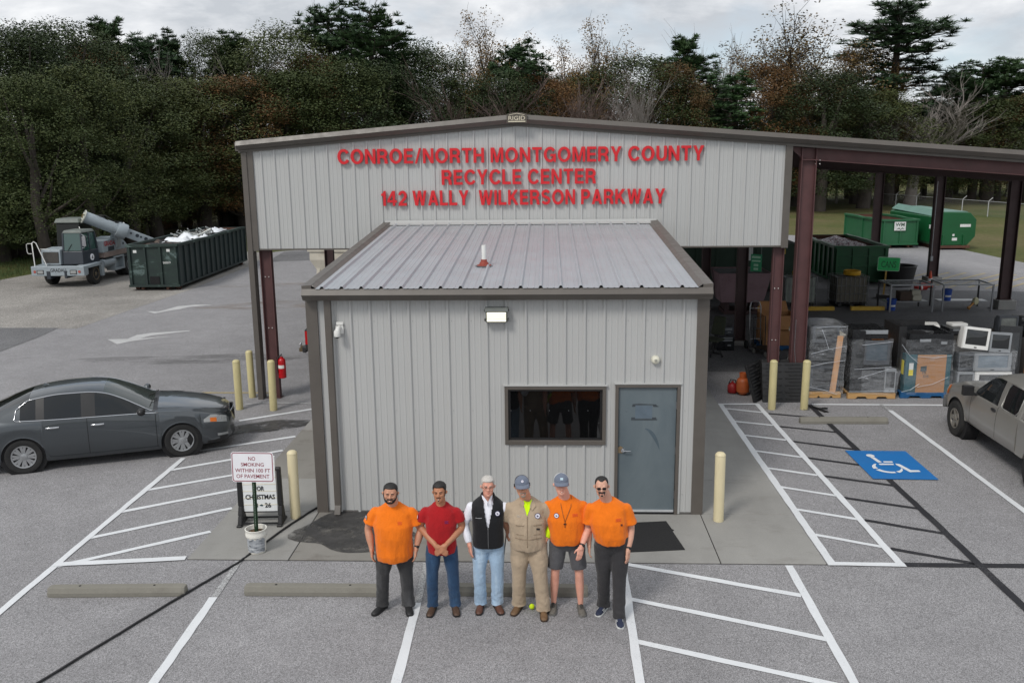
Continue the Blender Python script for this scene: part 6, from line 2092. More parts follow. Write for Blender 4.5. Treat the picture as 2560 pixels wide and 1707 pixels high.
for k in range(60):
 p = Vector((rnd.uniform(0.3, 1.8), rnd.uniform(-0.7, 1.0), 1.55 + rnd.uniform(0, 0.35)))
 b.tube([p, p + Vector((rnd.uniform(-.3, .3), rnd.uniform(-.3, .3), rnd.uniform(-.1, .2)))], 0.03, 5)
o = b.build('wire_tangle', M_TRIMBLK, None, smooth=60, kind='stuff')
o.location = (-5.6, 26.0, 0)
# ================================================================== E-WASTE AND YARD GEAR UNDER THE SHED
def m_wrap(name, amount, seed):
 t = NT(name)
 n1 = t.noise(1.7, 7, 0.72, (0.9, 0.9, 3.2), 1.6)
 n2 = t.noise(7.0, 6, 0.7, (0.5, 0.5, 4.0), 0.8)
 f = t.mix(0.5, n1, n2)
 a = t.ramp(f, [(0.42, 0.03), (0.54, 0.22 * amount), (0.58, 0.10), (0.66, 0.75 * amount), (0.74, 0.2)])
 t.color((0.80, 0.83, 0.87))
 t.set(rough=0.10, spec=1.0, alpha=a)
 t.bump(f, 0.03, 0.8)
 return t.m
M_WRAP = m_wrap('stretch wrap film', 0.85, 1)
M_WRAP2 = m_wrap('tight clear film', 0.55, 2)
def wrap(x0, x1, y0, y1, z0, z1, m, seed, parent, pinch=0.0, lean=0.0):
 """loose film skin round a stack; wavy, four sides and open top."""
 rnd = random.Random(seed)
 b = MB()
 per = []
 for k in range(12):
  per.append((x0 + (x1 - x0) * k / 12, y0))
 for k in range(10):
  per.append((x1, y0 + (y1 - y0) * k / 10))
 for k in range(12):
  per.append((x1 - (x1 - x0) * k / 12, y1))
 for k in range(10):
  per.append((x0, y1 - (y1 - y0) * k / 10))
 n = len(per)
 nz_ = 16
 cx, cy = (x0 + x1) / 2, (y0 + y1) / 2
 vs, fs = [], []
 for j in range(nz_ + 1):
  t_ = j / nz_
  z = z0 + (z1 - z0) * t_
  for i, (x, y) in enumerate(per):
   q = 0.03 * mnoise.noise(Vector((x * 3 + seed, y * 3, z * 2.2))) + 0.015 * mnoise.noise(Vector((x * 9, y * 9 + seed, z * 7)))
   dx, dy = x - cx, y - cy
   L_ = math.hypot(dx, dy)
   k_ = 1 + q / L_ + 0.012 - pinch * math.sin(PI * t_)
   zz = z + (0.05 * mnoise.noise(Vector((x * 2, y * 2, seed))) if j in (0, nz_) else 0)
   vs.append((cx + dx * k_ + lean * t_, cy + dy * k_, zz))
 for j in range(nz_):
  for i in range(n):
   fs.append((j * n + i, j * n + (i + 1) % n, (j + 1) * n + (i + 1) % n, (j + 1) * n + i))
 b.add(vs, fs)
 return b.build('stretch_wrap', m, parent, smooth=50)
def pallet(label, x0, x1, y0, y1, m, parent=None, z=0.008):
 o = thing('pallet', label, 'pallet', ((x0 + x1) / 2, (y0 + y1) / 2, z))
 w_, l_ = (x1 - x0) / 2, (y1 - y0) / 2
 for y in (-l_, -0.05, l_ - 0.10):
  b = MB()
  b.prism([(-w_, 0.0), (-w_ + 0.18, 0), (-w_ + 0.22, 0.05), (-0.14, 0.05), (-0.10, 0), (0.10, 0), (0.14, 0.05), (w_ - 0.22, 0.05), (w_ - 0.18, 0), (w_, 0), (w_, 0.11), (-w_, 0.11)], y, y + 0.10, 'y')
  b.build('runner', m, o)
 n_ = max(5, int(l_ * 2 / 0.16))
 for k in range(n_):
  y = -l_ + (2 * l_ - 0.1) * k / (n_ - 1)
  b = MB()
  b.box(-w_, w_, y, y + 0.10, 0.112, 0.132)
  b.build('plank', m, o)
 return o
M_BLUEPAL = mat('blue pallet paint', lin((24, 84, 132)), 0.6, 0, 0.12, 4, dirt=0.3, dirt_col=(0.03, 0.05, 0.06))
M_TVBLK = mat('glossy black television', (0.014, 0.015, 0.017), 0.28, 0, 0.1, 3)
M_TVGREY = mat('dark grey cabinet', lin((62, 66, 72)), 0.45, 0, 0.1, 3)
M_SILV = mat('silver grey cabinet', lin((140, 144, 148)), 0.4, 0, 0.08, 3)
M_BEIGE = mat('beige computer plastic', lin((182, 178, 162)), 0.5, 0, 0.06, 3)
M_SCREEN = NT('dead screen glass')
M_SCREEN.color((0.02, 0.022, 0.024))
M_SCREEN.set(rough=0.06, spec=0.7)
M_SCREEN = M_SCREEN.m
def crt(label, loc, rz, w, h, d, m, tilt=0.0, roll=0.0, cat='television', group=None, nm='television', scr=None):
 """bulky tube television or monitor; screen towards local -y."""
 o = thing(nm, label, cat, loc, rz, group)
 o.rotation_euler = (tilt, roll, rz)
 b = MB()
 hw = w / 2
 b.hexa([(-hw, 0.0, 0.0), (hw, 0.0, 0.0), (hw * 0.98, d * 0.42, 0.02), (-hw * 0.98, d * 0.42, 0.02)], [(-hw, 0.0, h), (hw, 0.0, h), (hw * 0.96, d * 0.42, h * 0.96), (-hw * 0.96, d * 0.42, h * 0.96)])
 b.hexa([(-hw * 0.92, d * 0.42, 0.03), (hw * 0.92, d * 0.42, 0.03), (hw * 0.6, d, 0.06), (-hw * 0.6, d, 0.06)], [(-hw * 0.90, d * 0.42, h * 0.92), (hw * 0.90, d * 0.42, h * 0.92), (hw * 0.55, d, h * 0.72), (-hw * 0.55, d, h * 0.72)])
 cs = b.build('cabinet', m, o, bevel=0.012)
 b = MB()
 fx, fz0, fz1 = hw * 0.80, h * 0.20, h * 0.88
 for (a0, a1, c0, c1) in ((-hw * 0.97, hw * 0.97, 0.015, fz0), (-hw * 0.97, hw * 0.97, fz1, h * 0.985), (-hw * 0.97, -fx, fz0, fz1), (fx, hw * 0.97, fz0, fz1)):
  b.box(a0, a1, -0.022, -0.001, c0, c1)
 b.build('bezel', m, cs)
 b = MB()
 vs, fs = [], []
 for j in range(7):
  for i in range(9):
   u, v = i / 8 * 2 - 1, j / 6 * 2 - 1
   vs.append((u * fx, -0.004 - 0.014 * (1 - u * u) * (1 - v * v), (fz0 + fz1) / 2 + v * (fz1 - fz0) / 2))
 for j in range(6):
  for i in range(8):
   a = j * 9 + i
   fs.append((a, a + 1, a + 10, a + 9))
 b.add(vs, fs)
 b.build('screen', scr or M_SCREEN, cs, smooth=180)
 b = MB()
 b.box(-hw * 0.1, hw * 0.1, -0.025, -0.021, h * 0.07, h * 0.12)
 b.build('button_strip', M_TRIMBLK, cs)
 return o
# wrapped pallet 1, behind the tall column
pallet('wooden pallet under the first wrapped stack beside the tall column', 9.92, 10.66, 7.0, 8.2, M_WOOD)
GP = 'televisions wrapped on pallets'
crt('big dark television at the bottom of the first wrapped stack', (10.28, 7.10, 0.145), 0, 0.70, 0.62, 0.85, M_TVGREY, group=GP)
crt('dark television in the middle of the first wrapped stack', (10.28, 7.14, 0.77), 0, 0.68, 0.52, 0.80, M_TVBLK, group=GP)
crt('television lying at the top of the first wrapped stack', (10.30, 7.20, 1.30), 0.1, 0.66, 0.40, 0.78, M_TVGREY, tilt=-0.15, group=GP)
b = MB()
b.cbox(Vector((10.52, 7.03, 0.82)), (0.13, 0.03, 1.36), Matrix.Rotation(0.08, 3, 'Y'))
b.build('timber_board', mat('orange timber board', lin((196, 150, 108)), 0.7, 0, 0.15, 3, stretch=(6, 6, 1)), None, label='upright pale timber board strapped to the first wrapped stack', category='board')
w1 = thing('film_cover', 'loose clear stretch film wound round the first stack beside the tall column', 'plastic film', (0, 0, 0))
wrap(9.86, 10.70, 7.0, 8.05, 0.10, 1.74, M_WRAP, 11, w1, lean=0.02)
b = MB()
b.add([(10.0, 6.99, 1.72), (10.68, 7.0, 1.70), (10.70, 7.9, 1.74), (9.98, 7.9, 1.76), (10.3, 7.4, 1.66)], [(0, 1, 4), (1, 2, 4), (2, 3, 4), (3, 0, 4)])
b.build('film_top', M_WRAP, w1, smooth=80)
b = MB()
for (a, c) in (((10.0, 6.975, 1.70), (10.68, 6.985, 1.72)), ((10.12, 6.97, 1.66), (10.30, 6.965, 1.20)), ((9.9, 6.97, 0.78), (10.7, 6.97, 0.92)), ((9.92, 6.97, 0.28), (10.56, 6.96, 0.10)), ((9.9, 6.97, 1.08), (10.7, 6.97, 1.26))):
 b.tube([a, tuple((p + q) / 2 + (0.02 if i == 2 else 0) for i, (p, q) in enumerate(zip(a, c))), c], 0.004, 5)
b.build('film_twist', mat('bunched film', lin((206, 212, 220)), 0.3, 0, 0.1, 8), w1, kind='stuff')
# wrapped pallet 2
pallet('clean wooden pallet under the second wrapped stack', 10.80, 11.90, 6.92, 8.0, M_WOOD)
crt('big black projection set filling the left of the second wrapped stack', (10.98, 6.98, 0.145), 0, 0.30, 1.50, 0.9, M_TVBLK, group=GP)
crt('grey tube television facing out at the middle of the second wrapped stack', (11.42, 7.0, 0.80), 0.0, 0.62, 0.58, 0.62, M_TVGREY, group=GP, scr=mat('blue grey glass', lin((70, 82, 92)), 0.15))
crt('black television at the bottom of the second wrapped stack', (11.36, 6.99, 0.145), 0, 0.56, 0.62, 0.6, M_TVBLK, group=GP)
crt('silver framed set at the lower right of the second wrapped stack', (11.76, 6.96, 0.145), 0.0, 0.26, 0.58, 0.6, M_SILV, group=GP)
o = thing('flat_cabinet', 'flat dark cabinet with a silver edge lying on top of the second wrapped stack', 'cabinet', (11.30, 7.35, 1.42))
b = MB()
b.box(-0.42, 0.36, -0.35, 0.45, 0.0, 0.22)
b.build('case', M_TVBLK, o, bevel=0.015)
b = MB()
b.box(-0.30, 0.34, -0.37, -0.352, 0.13, 0.22)
b.build('edge_trim', M_SILV, o)
w2 = thing('film_cover', 'clear stretch film wound tightly round the second stack of televisions', 'plastic film', (0, 0, 0))
wrap(10.82, 11.76, 6.94, 7.9, 0.12, 1.42, M_WRAP2, 23, w2, pinch=0.015)
wrap(11.10, 11.94, 6.91, 7.7, 0.12, 0.70, M_WRAP, 29, w2, pinch=0.01)
b = MB()
for (a, c) in (((10.82, 6.915, 0.18), (11.86, 6.895, 0.20)), ((11.0, 6.905, 0.50), (11.7, 6.885, 0.74)), ((10.9, 6.91, 0.72), (11.75, 6.895, 0.78)), ((11.05, 6.91, 1.30), (11.74, 6.9, 1.38))):
 b.tube([a, c], 0.004, 5)
b.build('film_twist', MATS['bunched film'], w2, kind='stuff')
# wrapped pallet 3: cardboard and teal box with a black bin on top
pallet('blue pallet under the cardboard and teal box', 12.04, 13.20, 6.98, 8.15, M_BLUEPAL)
tbx = thing('teal_box', 'teal sided crate with a brown cardboard front on the blue pallet', 'crate', (12.66, 7.02, 0.145))
b = MB()
b.box(-0.54, 0.50, 0.0, 0.95, 0.0, 0.90)
M_TEAL = mat('teal corrugated board', lin((34, 82, 92)), 0.6, 0, 0.1, 2)
tb2 = b.build('body', M_TEAL, tbx)
b = MB()
b.box(-0.28, 0.38, -0.02, -0.002, -0.01, 0.90)
cf = b.build('cardboard_front', M_CARD, tbx)
b = MB()
b.box(-0.548, -0.542, 0.12, 0.34, 0.42, 0.72)
b.box(-0.545, -0.541, 0.10, 0.36, 0.40, 0.74)
b.build('yellow_sticker', mat('yellow sticker', lin((222, 206, 60)), 0.5), tb2)
b = MB()
b.box(-0.46, -0.36, -0.006, -0.002, 0.45, 0.60)
b.box(-0.46, -0.36, -0.0062, -0.002, 0.60, 0.70)
b.build('paper_tag', M_LABELW, tb2)
b = MB()
b.box(-0.46, -0.36, -0.0068, -0.002, 0.40, 0.54)
b.build('yellow_sticker', MATS['yellow sticker'], tb2)
M_STAMP = mat('dark stamp ink', lin((62, 74, 78)), 0.7)
b = MB()
b.prism([(-0.20, 0.50), (-0.06, 0.52), (-0.06, 0.64), (-0.20, 0.62)], -0.0235, -0.021, 'y')
b.build('printed_block', M_STAMP, cf)
put_text(cf, 'PK', -0.15, -0.05, 0.44, 0.52, -0.0245, M_STAMP, bold=0.01)
put_text(cf, 'DS', -0.12, 0.0, 0.36, 0.42, -0.0245, M_STAMP, bold=0.01)
bb = thing('black_bin', 'black open plastic bin on top of the cardboard and teal box', 'bin', (12.68, 7.05, 1.05))
b = MB()
for (x0, x1, y0, y1) in ((-0.50, 0.50, 0.0, 0.03), (-0.50, -0.47, 0.03, 1.1), (0.47, 0.50, 0.03, 1.1), (-0.50, 0.50, 1.1, 1.13)):
 b.box(x0, x1, y0, y1, 0.0, 0.48)
b.box(-0.47, 0.47, 0.03, 1.1, 0.0, 0.03)
bbody = b.build('body', M_TVBLK, bb)
b = MB()
b.box(-0.35, 0.15, 0.25, 0.85, 0.22, 0.40)
b.build('old_equipment', M_TRIMBLK, bb, bevel=0.02)
b = MB()
b.box(-0.27, -0.02, -0.018, -0.002, 0.30, 0.36)
b.box(0.22, 0.36, -0.008, -0.002, 0.24, 0.30)
b.build('pale_label', M_SILV, bbody)
b = MB()
b.box(-0.68, -0.50, 0.2, 1.15, -0.9, 0.62)
b.box(-0.50, 0.3, 1.15, 1.19, -0.9, 0.60)
b.build('back_board', M_TRIMBLK, bb)
w3 = thing('film_cover', 'clear stretch film round the cardboard and teal box', 'plastic film', (0, 0, 0))
wrap(12.08, 13.19, 6.985, 8.05, 0.10, 1.42, M_WRAP2, 37, w3, pinch=0.008)
b = MB()
for (a, c) in (((12.36, 6.97, 1.02), (13.16, 6.97, 1.04)), ((12.4, 6.965, 0.28), (13.1, 6.965, 0.52)), ((11.98, 6.97, 1.30), (12.38, 6.965, 0.86)), ((12.05, 6.97, 0.16), (12.45, 6.965, 0.36))):
 b.tube([a, tuple((p + q) / 2 - (0.05 if i == 2 else 0) for i, (p, q) in enumerate(zip(a, c))), c], 0.004, 5)
b.build('film_twist', MATS['bunched film'], w3, kind='stuff')
# wrapped pallet 4 behind the pickup
pallet('wooden pallet under the stack of tube monitors behind the pickup', 13.36, 14.65, 7.1, 8.3, M_WOOD)
crt('white tube monitor leaning on top of the stack behind the pickup', (13.68, 7.06, 1.16), 0.02, 0.62, 0.52, 0.5, M_WHITE, tilt=-0.10, roll=0.12, nm='monitor', cat='monitor', group=GP)
crt('grey tube monitor leaning on top of the stack behind the pickup', (14.28, 7.12, 1.07), 0.0, 0.50, 0.48, 0.5, M_SILV, tilt=-0.08, roll=0.07, nm='monitor', cat='monitor', group=GP)
crt('silver tube television on the second tier behind the pickup', (14.16, 7.12, 0.62), 0, 0.86, 0.44, 0.7, M_SILV, group=GP, scr=mat('pale screen glass', lin((120, 132, 142)), 0.2))
crt('dark tube television on the second tier behind the pickup', (13.56, 7.16, 0.62), 0, 0.36, 0.42, 0.7, M_TVGREY, group=GP)
crt('white tube television at the bottom of the stack behind the pickup', (14.2, 7.10, 0.145), 0, 0.84, 0.46, 0.7, M_WHITE, group=GP)
crt('grey tube television at the bottom left of the stack behind the pickup', (13.58, 7.14, 0.145), 0, 0.40, 0.46, 0.7, M_SILV, group=GP)
w4 = thing('film_cover', 'cloudy stretch film round the stack of tube monitors behind the pickup', 'plastic film', (0, 0, 0))
wrap(13.34, 14.64, 7.03, 8.0, 0.12, 1.12, M_WRAP, 43, w4, pinch=0.012)
# loose e-waste behind the wrapped stacks
def boxy(nm, label, cat, c, size, m, rz=0.0, detail=None, rot=None):
 o = thing(nm, label, cat, c, rz)
 if rot:
  o.rotation_euler = rot
 b = MB()
 b.box(-size[0] / 2, size[0] / 2, -size[1] / 2, size[1] / 2, 0, size[2])
 bd_ = b.build('case', m, o, bevel=0.012)
 if detail == 'pc':
  b = MB()
  for z in (0.78, 0.62):
   b.box(-size[0] * 0.38, size[0] * 0.38, -size[1] / 2 - 0.008, -size[1] / 2, size[2] * z, size[2] * (z + 0.10))
  b.box(size[0] * 0.1, size[0] * 0.3, -size[1] / 2 - 0.008, -size[1] / 2, size[2] * 0.3, size[2] * 0.4)
  b.build('drive_bay', M_SILV if m is not M_SILV else M_TRIMBLK, bd_)
 if detail == 'printer':
  b = MB()
  b.box(-size[0] * 0.42, size[0] * 0.42, -size[1] / 2 - 0.02, -size[1] / 2 + 0.1, size[2] * 0.42, size[2] * 0.62)
  b.build('paper_slot', M_TRIMBLK, bd_)
  b = MB()
  b.box(-size[0] * 0.46, size[0] * 0.46, -size[1] * 0.46, size[1] * 0.46, size[2] + 0.001, size[2] + 0.03)
  b.build('scanner_lid', m, bd_)
 return o
for i, (x0, x1, y0, y1) in enumerate(((10.9, 12.0, 8.9, 10.0), (12.2, 13.4, 8.9, 10.0), (13.6, 14.8, 9.0, 10.1), (15.0, 16.2, 8.8, 10.0))):
 o = thing('gaylord_bin', ('dark corrugated bin of loose electronics behind the second wrapped stack', 'dark corrugated bin behind the cardboard and teal box', 'dark corrugated bin behind the tube monitors', 'dark corrugated bin behind the pickup roof')[i], 'bin', ((x0 + x1) / 2, (y0 + y1) / 2, 0.006))
 w_, l_ = (x1 - x0) / 2, (y1 - y0) / 2
 b = MB()
 for (a0, a1, c0, c1) in ((-w_, w_, -l_, -l_ + 0.02), (-w_, w_, l_ - 0.02, l_), (-w_, -w_ + 0.02, -l_ + 0.02, l_ - 0.02), (w_ - 0.02, w_, -l_ + 0.02, l_ - 0.02)):
  b.box(a0, a1, c0, c1, 0.0, 1.08)
 b.box(-w_ + 0.02, w_ - 0.02, -l_ + 0.02, l_ - 0.02, 0.82, 0.90)
 b.build('body', mat('dark board', lin((52, 50, 48)), 0.8, 0, 0.1, 2), o)
PZ = 0.91
boxy('computer_tower', 'black computer tower lying on the loose electronics behind the second stack', 'computer', (11.25, 9.25, PZ + 0.16), (0.5, 0.45, 0.20), M_TVBLK, 0.2, 'pc')
boxy('computer_tower', 'grey computer case under the black tower behind the second stack', 'computer', (11.35, 9.3, PZ), (0.55, 0.45, 0.16), M_SILV, 0.1, 'pc')
boxy('scanner', 'pale flat scanner tipped among the electronics behind the first stack', 'scanner', (10.95, 8.72, 1.15), (0.5, 0.35, 0.07), M_BEIGE, 0.4, None, (0.25, -0.1, 0.4))
boxy('keyboard', 'dark keyboard propped between the second and third stacks', 'keyboard', (11.95, 8.6, 1.22), (0.42, 0.16, 0.035), M_TVBLK, 0.3, None, (0.5, -0.6, 0.5))
boxy('carton', 'small orange brown carton between the second and third stacks', 'carton', (11.95, 8.3, 1.08), (0.26, 0.3, 0.2), mat('orange carton', lin((190, 120, 56)), 0.8), 0.1)
boxy('printer', 'white printer on the bin behind the black open bin', 'printer', (13.42, 9.05, 1.10), (0.50, 0.42, 0.28), M_WHITE, -0.25, 'printer')
boxy('printer', 'black printer behind the white printer', 'printer', (13.62, 9.85, 1.09), (0.55, 0.42, 0.16), M_TVBLK, 0.1, 'printer')
boxy('drive', 'flat silver topped drive beside the white printer', 'drive', (13.05, 9.7, 1.09), (0.40, 0.34, 0.09), M_SILV, 0.2)
boxy('computer_tower', 'black desktop case behind the white monitor', 'computer', (14.35, 9.35, 1.10), (0.75, 0.5, 0.16), M_TVBLK, 0.05, 'pc')
boxy('document_tray', 'white and black document tray on the desktop case', 'tray', (14.35, 9.5, 1.262), (0.42, 0.3, 0.07), M_WHITE, 0.1)
crt('grey tube television on the bins by the concrete footing', (15.55, 9.3, 1.09), 0.05, 0.5, 0.46, 0.42, M_TVGREY, scr=mat('hazy screen glass', lin((96, 100, 98)), 0.25))
crt('black tube television turned away on the bins at the right', (16.0, 9.55, 1.09), -0.6, 0.46, 0.42, 0.44, M_TVBLK)
crt('large black set leaning behind the pickup roof', (15.2, 8.4, 0.14), -0.35, 0.5, 1.30, 0.5, M_TVBLK, tilt=-0.16)
boxy('carton', 'big brown carton behind the pickup cab', 'carton', (15.9, 7.9, 0.01), (0.8, 0.8, 0.95), M_CARD, -0.1)
for k in range(16):
 rnd = random.Random(100 + k)
 x, y = rnd.uniform(10.0, 15.8), rnd.uniform(8.5, 10.0)
 boxy('circuit_scrap', 'small piece of loose electronics lying on the dark bins', 'electronics', (x, y, 1.09 if k % 2 else 0.92), (rnd.uniform(.12, .34), rnd.uniform(.1, .25), rnd.uniform(.03, .10)), rnd.choice([M_SILV, M_BEIGE, M_TVBLK, M_TVGREY]), rnd.uniform(0, 3))['group'] = 'loose electronics on the bins'
# cage totes
M_TOTE = mat('milky tote plastic', lin((150, 158, 150)), 0.4, 0, 0.1, 1.5, dirt=0.4, dirt_col=(0.16, 0.15, 0.11))
def tote(label, x, y, m):
 o = thing('cage_tote', label, 'tote', (x, y, 0.0), 0.02, 'caged liquid totes')
 b = MB()
 b.box(-0.54, 0.54, -0.46, 0.46, 0.17, 1.10)
 b.lathe([(0.11, 1.10), (0.11, 1.13), (0, 1.13)], 16)
 b.build('bottle', m, o, bevel=0.04)
 b = MB()
 b.lathe([(0.0, 1.15), (0.30, 1.15), (0.31, 1.17), (0.31, 1.30), (0.27, 1.32), (0.27, 1.22), (0, 1.21)], 24, (0.12, 0, 0))
 b.build('yellow_lid', mat('mustard plastic lid', lin((205, 158, 34)), 0.5, 0, 0.1, 4), o, smooth=50)
 for s in (-1, 1):
  b = MB()
  for k in range(8):
   xx = -0.58 + 1.16 * k / 7
   b.tube([(xx, s * 0.5, 0.14), (xx, s * 0.5, 1.14)], 0.010, 6)
  for z in (0.22, 0.5, 0.8, 1.14):
   b.tube([(-0.58, s * 0.505, z), (0.58, s * 0.505, z)], 0.011, 6)
  b.build('cage_panel', M_STEEL, o, kind='stuff')
  b = MB()
  for k in range(6):
   yy = -0.48 + 0.96 * k / 5
   b.tube([(s * 0.58, yy, 0.14), (s * 0.58, yy, 1.14)], 0.010, 6)
  for z in (0.22, 0.5, 0.8, 1.14):
   b.tube([(s * 0.585, -0.5, z), (s * 0.585, 0.5, z)], 0.011, 6)
  b.build('cage_panel', M_STEEL, o, kind='stuff')
 b = MB()
 for xx in (-0.5, -0.06, 0.38):
  b.box(xx, xx + 0.13, -0.48, 0.48, 0.0, 0.12)
 b.box(-0.6, 0.6, -0.5, 0.5, 0.12, 0.145)
 b.build('base_pallet', M_TRIMBLK, o)
 return o
tote('milky caged tote with yellow lid between the two brown columns', 13.15, 20.1, M_TOTE)
tote('caged tote with yellow lid and dark contents beside the CANS sign', 15.05, 20.1, mat('dark tote contents', lin((96, 92, 80)), 0.45, 0, 0.15, 1.2))
for x in (11.9, 13.6, 15.4):
 boxy('yellow_curb', 'low yellow curb block in front of the caged totes', 'curb', (x, 18.9, 0.006), (1.2, 0.16, 0.14), mat('yellow curb paint', lin((208, 170, 60)), 0.6, 0, 0.1, 4, dirt=0.3), 0.0)['group'] = 'yellow curb blocks'
# CANS sign on a stake
cs_ = thing('cans_sign', 'green sign reading CANS on a wooden stake', 'sign', (16.95, 21.6, 0.0))
b = MB()
b.box(-0.03, 0.03, 0.0, 0.03, 0.05, 1.3)
b.build('stake', mat('yellow timber stake', lin((176, 142, 70)), 0.7), cs_)
b = MB()
b.box(-0.22, 0.22, -0.2, 0.2, 0.0, 0.16)
b.build('stake_base', M_TRIMBLK, cs_)
b = MB()
b.prism(rrect(0.84, 0.54, 0.05, cx=0.06, cz=1.36), -0.012, -0.004, 'y')
sp_ = b.build('panel', mat('white panel edge', lin((180, 220, 190)), 0.5), cs_)
b = MB()
b.prism(rrect(0.80, 0.50, 0.04, cx=0.06, cz=1.36), -0.0165, -0.0125, 'y')
b.build('green_face', mat('bright green sign face', lin((44, 190, 104)), 0.5), sp_)
put_text(sp_, 'CANS', -0.22, 0.34, 1.22, 1.48, -0.0185, mat('dark green letters', lin((24, 96, 56)), 0.5), bold=0.01)
cs_.rotation_euler = (0, 0.04, -0.1)
# hanging green notice by the dark column
gs_ = thing('hanging_notice', 'narrow green notice with white print hanging by the pink bin', 'sign', (11.0, 17.6, 1.62), -0.5)
b = MB()
b.box(-0.19, 0.19, -0.01, 0.01, 0.0, 0.60)
gp_ = b.build('board', mat('teal green notice', lin((52, 150, 104)), 0.5), gs_)
b = MB()
for (x0, x1, z0, z1) in ((-0.15, 0.15, 0.46, 0.54), (-0.15, 0.15, 0.34, 0.40), (-0.08, 0.08, 0.18, 0.27), (-0.08, 0.08, 0.05, 0.13)):
 b.box(x0, x1, -0.0135, -0.0105, z0, z1)
b.build('print_line', mat('pale notice print', lin((168, 210, 184)), 0.5), gp_, kind='stuff')
b = MB()
b.tube([(-0.17, 0, 0.6), (-0.17, 0, 3.6)], 0.006, 5)
b.tube([(0.17, 0, 0.6), (0.17, 0, 3.6)], 0.006, 5)
b.build('hanger_chain', M_STEEL, gs_, kind='stuff')
# pink hopper on its stand
pk = thing('pink_hopper', 'faded pink self-dumping hopper under the shed', 'hopper', (10.75, 18.0, 0.0))
M_PINK = mat('faded mauve steel', lin((142, 116, 122)), 0.6, 0, 0.12, 1.6, dirt=0.35, dirt_col=(0.10, 0.05, 0.06))
b = MB()
b.hexa([(-0.82, 0.0, 0.46), (0.66, 0.0, 0.46), (0.66, 1.3, 0.46), (-0.82, 1.3, 0.46)], [(-0.95, -0.14, 1.48), (0.88, -0.14, 1.48), (0.88, 1.6, 1.48), (-0.95, 1.6, 1.48)])
b.build('tub', M_PINK, pk)
b = MB()
b.add([(-0.9, -0.08, 1.483), (0.83, -0.08, 1.483), (0.83, 1.55, 1.483), (-0.9, 1.55, 1.483)], [(0, 1, 2, 3)])
b.build('tub_load', M_TRIMBLK, pk)
b = MB()
b.tube([(-0.97, -0.16, 1.50), (0.90, -0.16, 1.50), (0.90, 1.62, 1.50), (-0.97, 1.62, 1.50)], 0.03, 6, closed=True)
b.build('rim', M_PINK, pk)
b = MB()
b.box(-0.7, 0.55, 0.1, 1.2, 0.02, 0.14)
b.box(-0.65, -0.5, 0.15, 1.1, 0.14, 0.46)
b.box(0.35, 0.5, 0.15, 1.1, 0.14, 0.46)
b.build('stand', M_DKSTEEL, pk)
# cardboard gaylord with an open flap on a blue pallet
pallet('blue pallet under the open brown carton', 9.98, 11.05, 12.15, 13.2, M_BLUEPAL)
gy = thing('open_carton', 'large open brown carton with folded flaps on a blue pallet under the shed', 'carton', (10.55, 12.7, 0.145))
b = MB()
for (x0, x1, y0, y1) in ((-0.48, 0.48, -0.48, -0.465), (-0.48, 0.48, 0.465, 0.48), (-0.48, -0.465, -0.465, 0.465), (0.465, 0.48, -0.465, 0.465)):
 b.box(x0, x1, y0, y1, 0.0, 0.88)
b.build('body', M_CARD, gy)
b = MB()
b.hexa([(-0.36, -0.482, 0.88), (0.46, -0.482, 0.88), (0.46, -0.474, 0.88), (-0.36, -0.474, 0.88)], [(-0.34, -0.62, 0.50), (0.44, -0.62, 0.50), (0.44, -0.612, 0.50), (-0.34, -0.612, 0.50)])
b.hexa([(-0.482, -0.44, 0.88), (-0.474, -0.44, 0.88), (-0.474, 0.44, 0.88), (-0.482, 0.44, 0.88)], [(-0.74, -0.40, 1.08), (-0.732, -0.40, 1.08), (-0.732, 0.40, 1.08), (-0.74, 0.40, 1.08)])
b.hexa([(-0.44, 0.474, 0.88), (0.44, 0.474, 0.88), (0.44, 0.482, 0.88), (-0.44, 0.482, 0.88)], [(-0.40, 0.62, 1.14), (0.40, 0.62, 1.14), (0.40, 0.628, 1.14), (-0.40, 0.628, 1.14)])
b.build('flap', M_CARD, gy)
# black louvred panels leaning on the columns
for i, (x, y, rz, lean, w_, h_, lab) in enumerate(((9.24, 6.62, 0.0, 0.30, 0.98, 0.92, 'black louvred plastic panel leaning against the two brown columns'), (8.80, 6.88, 0.95, 0.30, 0.80, 0.90, 'black plastic panel turned sideways beside the louvred one'))):
 o = thing('louvred_panel', lab, 'panel', (x, y, 0.012))
 o.rotation_euler = (-lean, 0, rz)
 b = MB()
 b.box(-w_ / 2, w_ / 2, 0.0, 0.06, 0.0, h_)
 b.build('sheet', M_BLACK, o, bevel=0.006)
 for k in range(11):
  for sgn in (-1, 1):
   b = MB()
   z = 0.06 + (h_ - 0.12) * k / 10
   xx = sgn * w_ * 0.25 + (0.06 if k % 2 else -0.03) * sgn
   b.box(xx - w_ * 0.18, xx + w_ * 0.18, -0.018, 0.0, z, z + 0.028)
   b.build('louvre', M_RUBBER, o)
o = thing('louvred_panel', 'stack of black plastic panels standing behind the louvred one', 'panel', (9.25, 6.80, 0.012))
o.rotation_euler = (-0.26, 0, 0.02)
b = MB()
b.box(-0.46, 0.50, 0.05, 0.16, 0.0, 0.95)
b.build('sheet', M_RUBBER, o, bevel=0.01)
pb = thing('propane_cylinder', 'orange gas cylinder beside the black louvred panels', 'gas cylinder', (8.42, 7.28, 0.03))
b = MB()
b.lathe([(0.10, 0.0), (0.10, 0.03), (0.15, 0.06), (0.155, 0.10), (0.155, 0.30), (0.14, 0.36), (0.09, 0.40), (0.0, 0.41)], 22)
b.build('cylinder', mat('orange cylinder paint', lin((168, 84, 40)), 0.5, 0, 0.12, 4, dirt=0.25), pb, smooth=45)
b = MB()
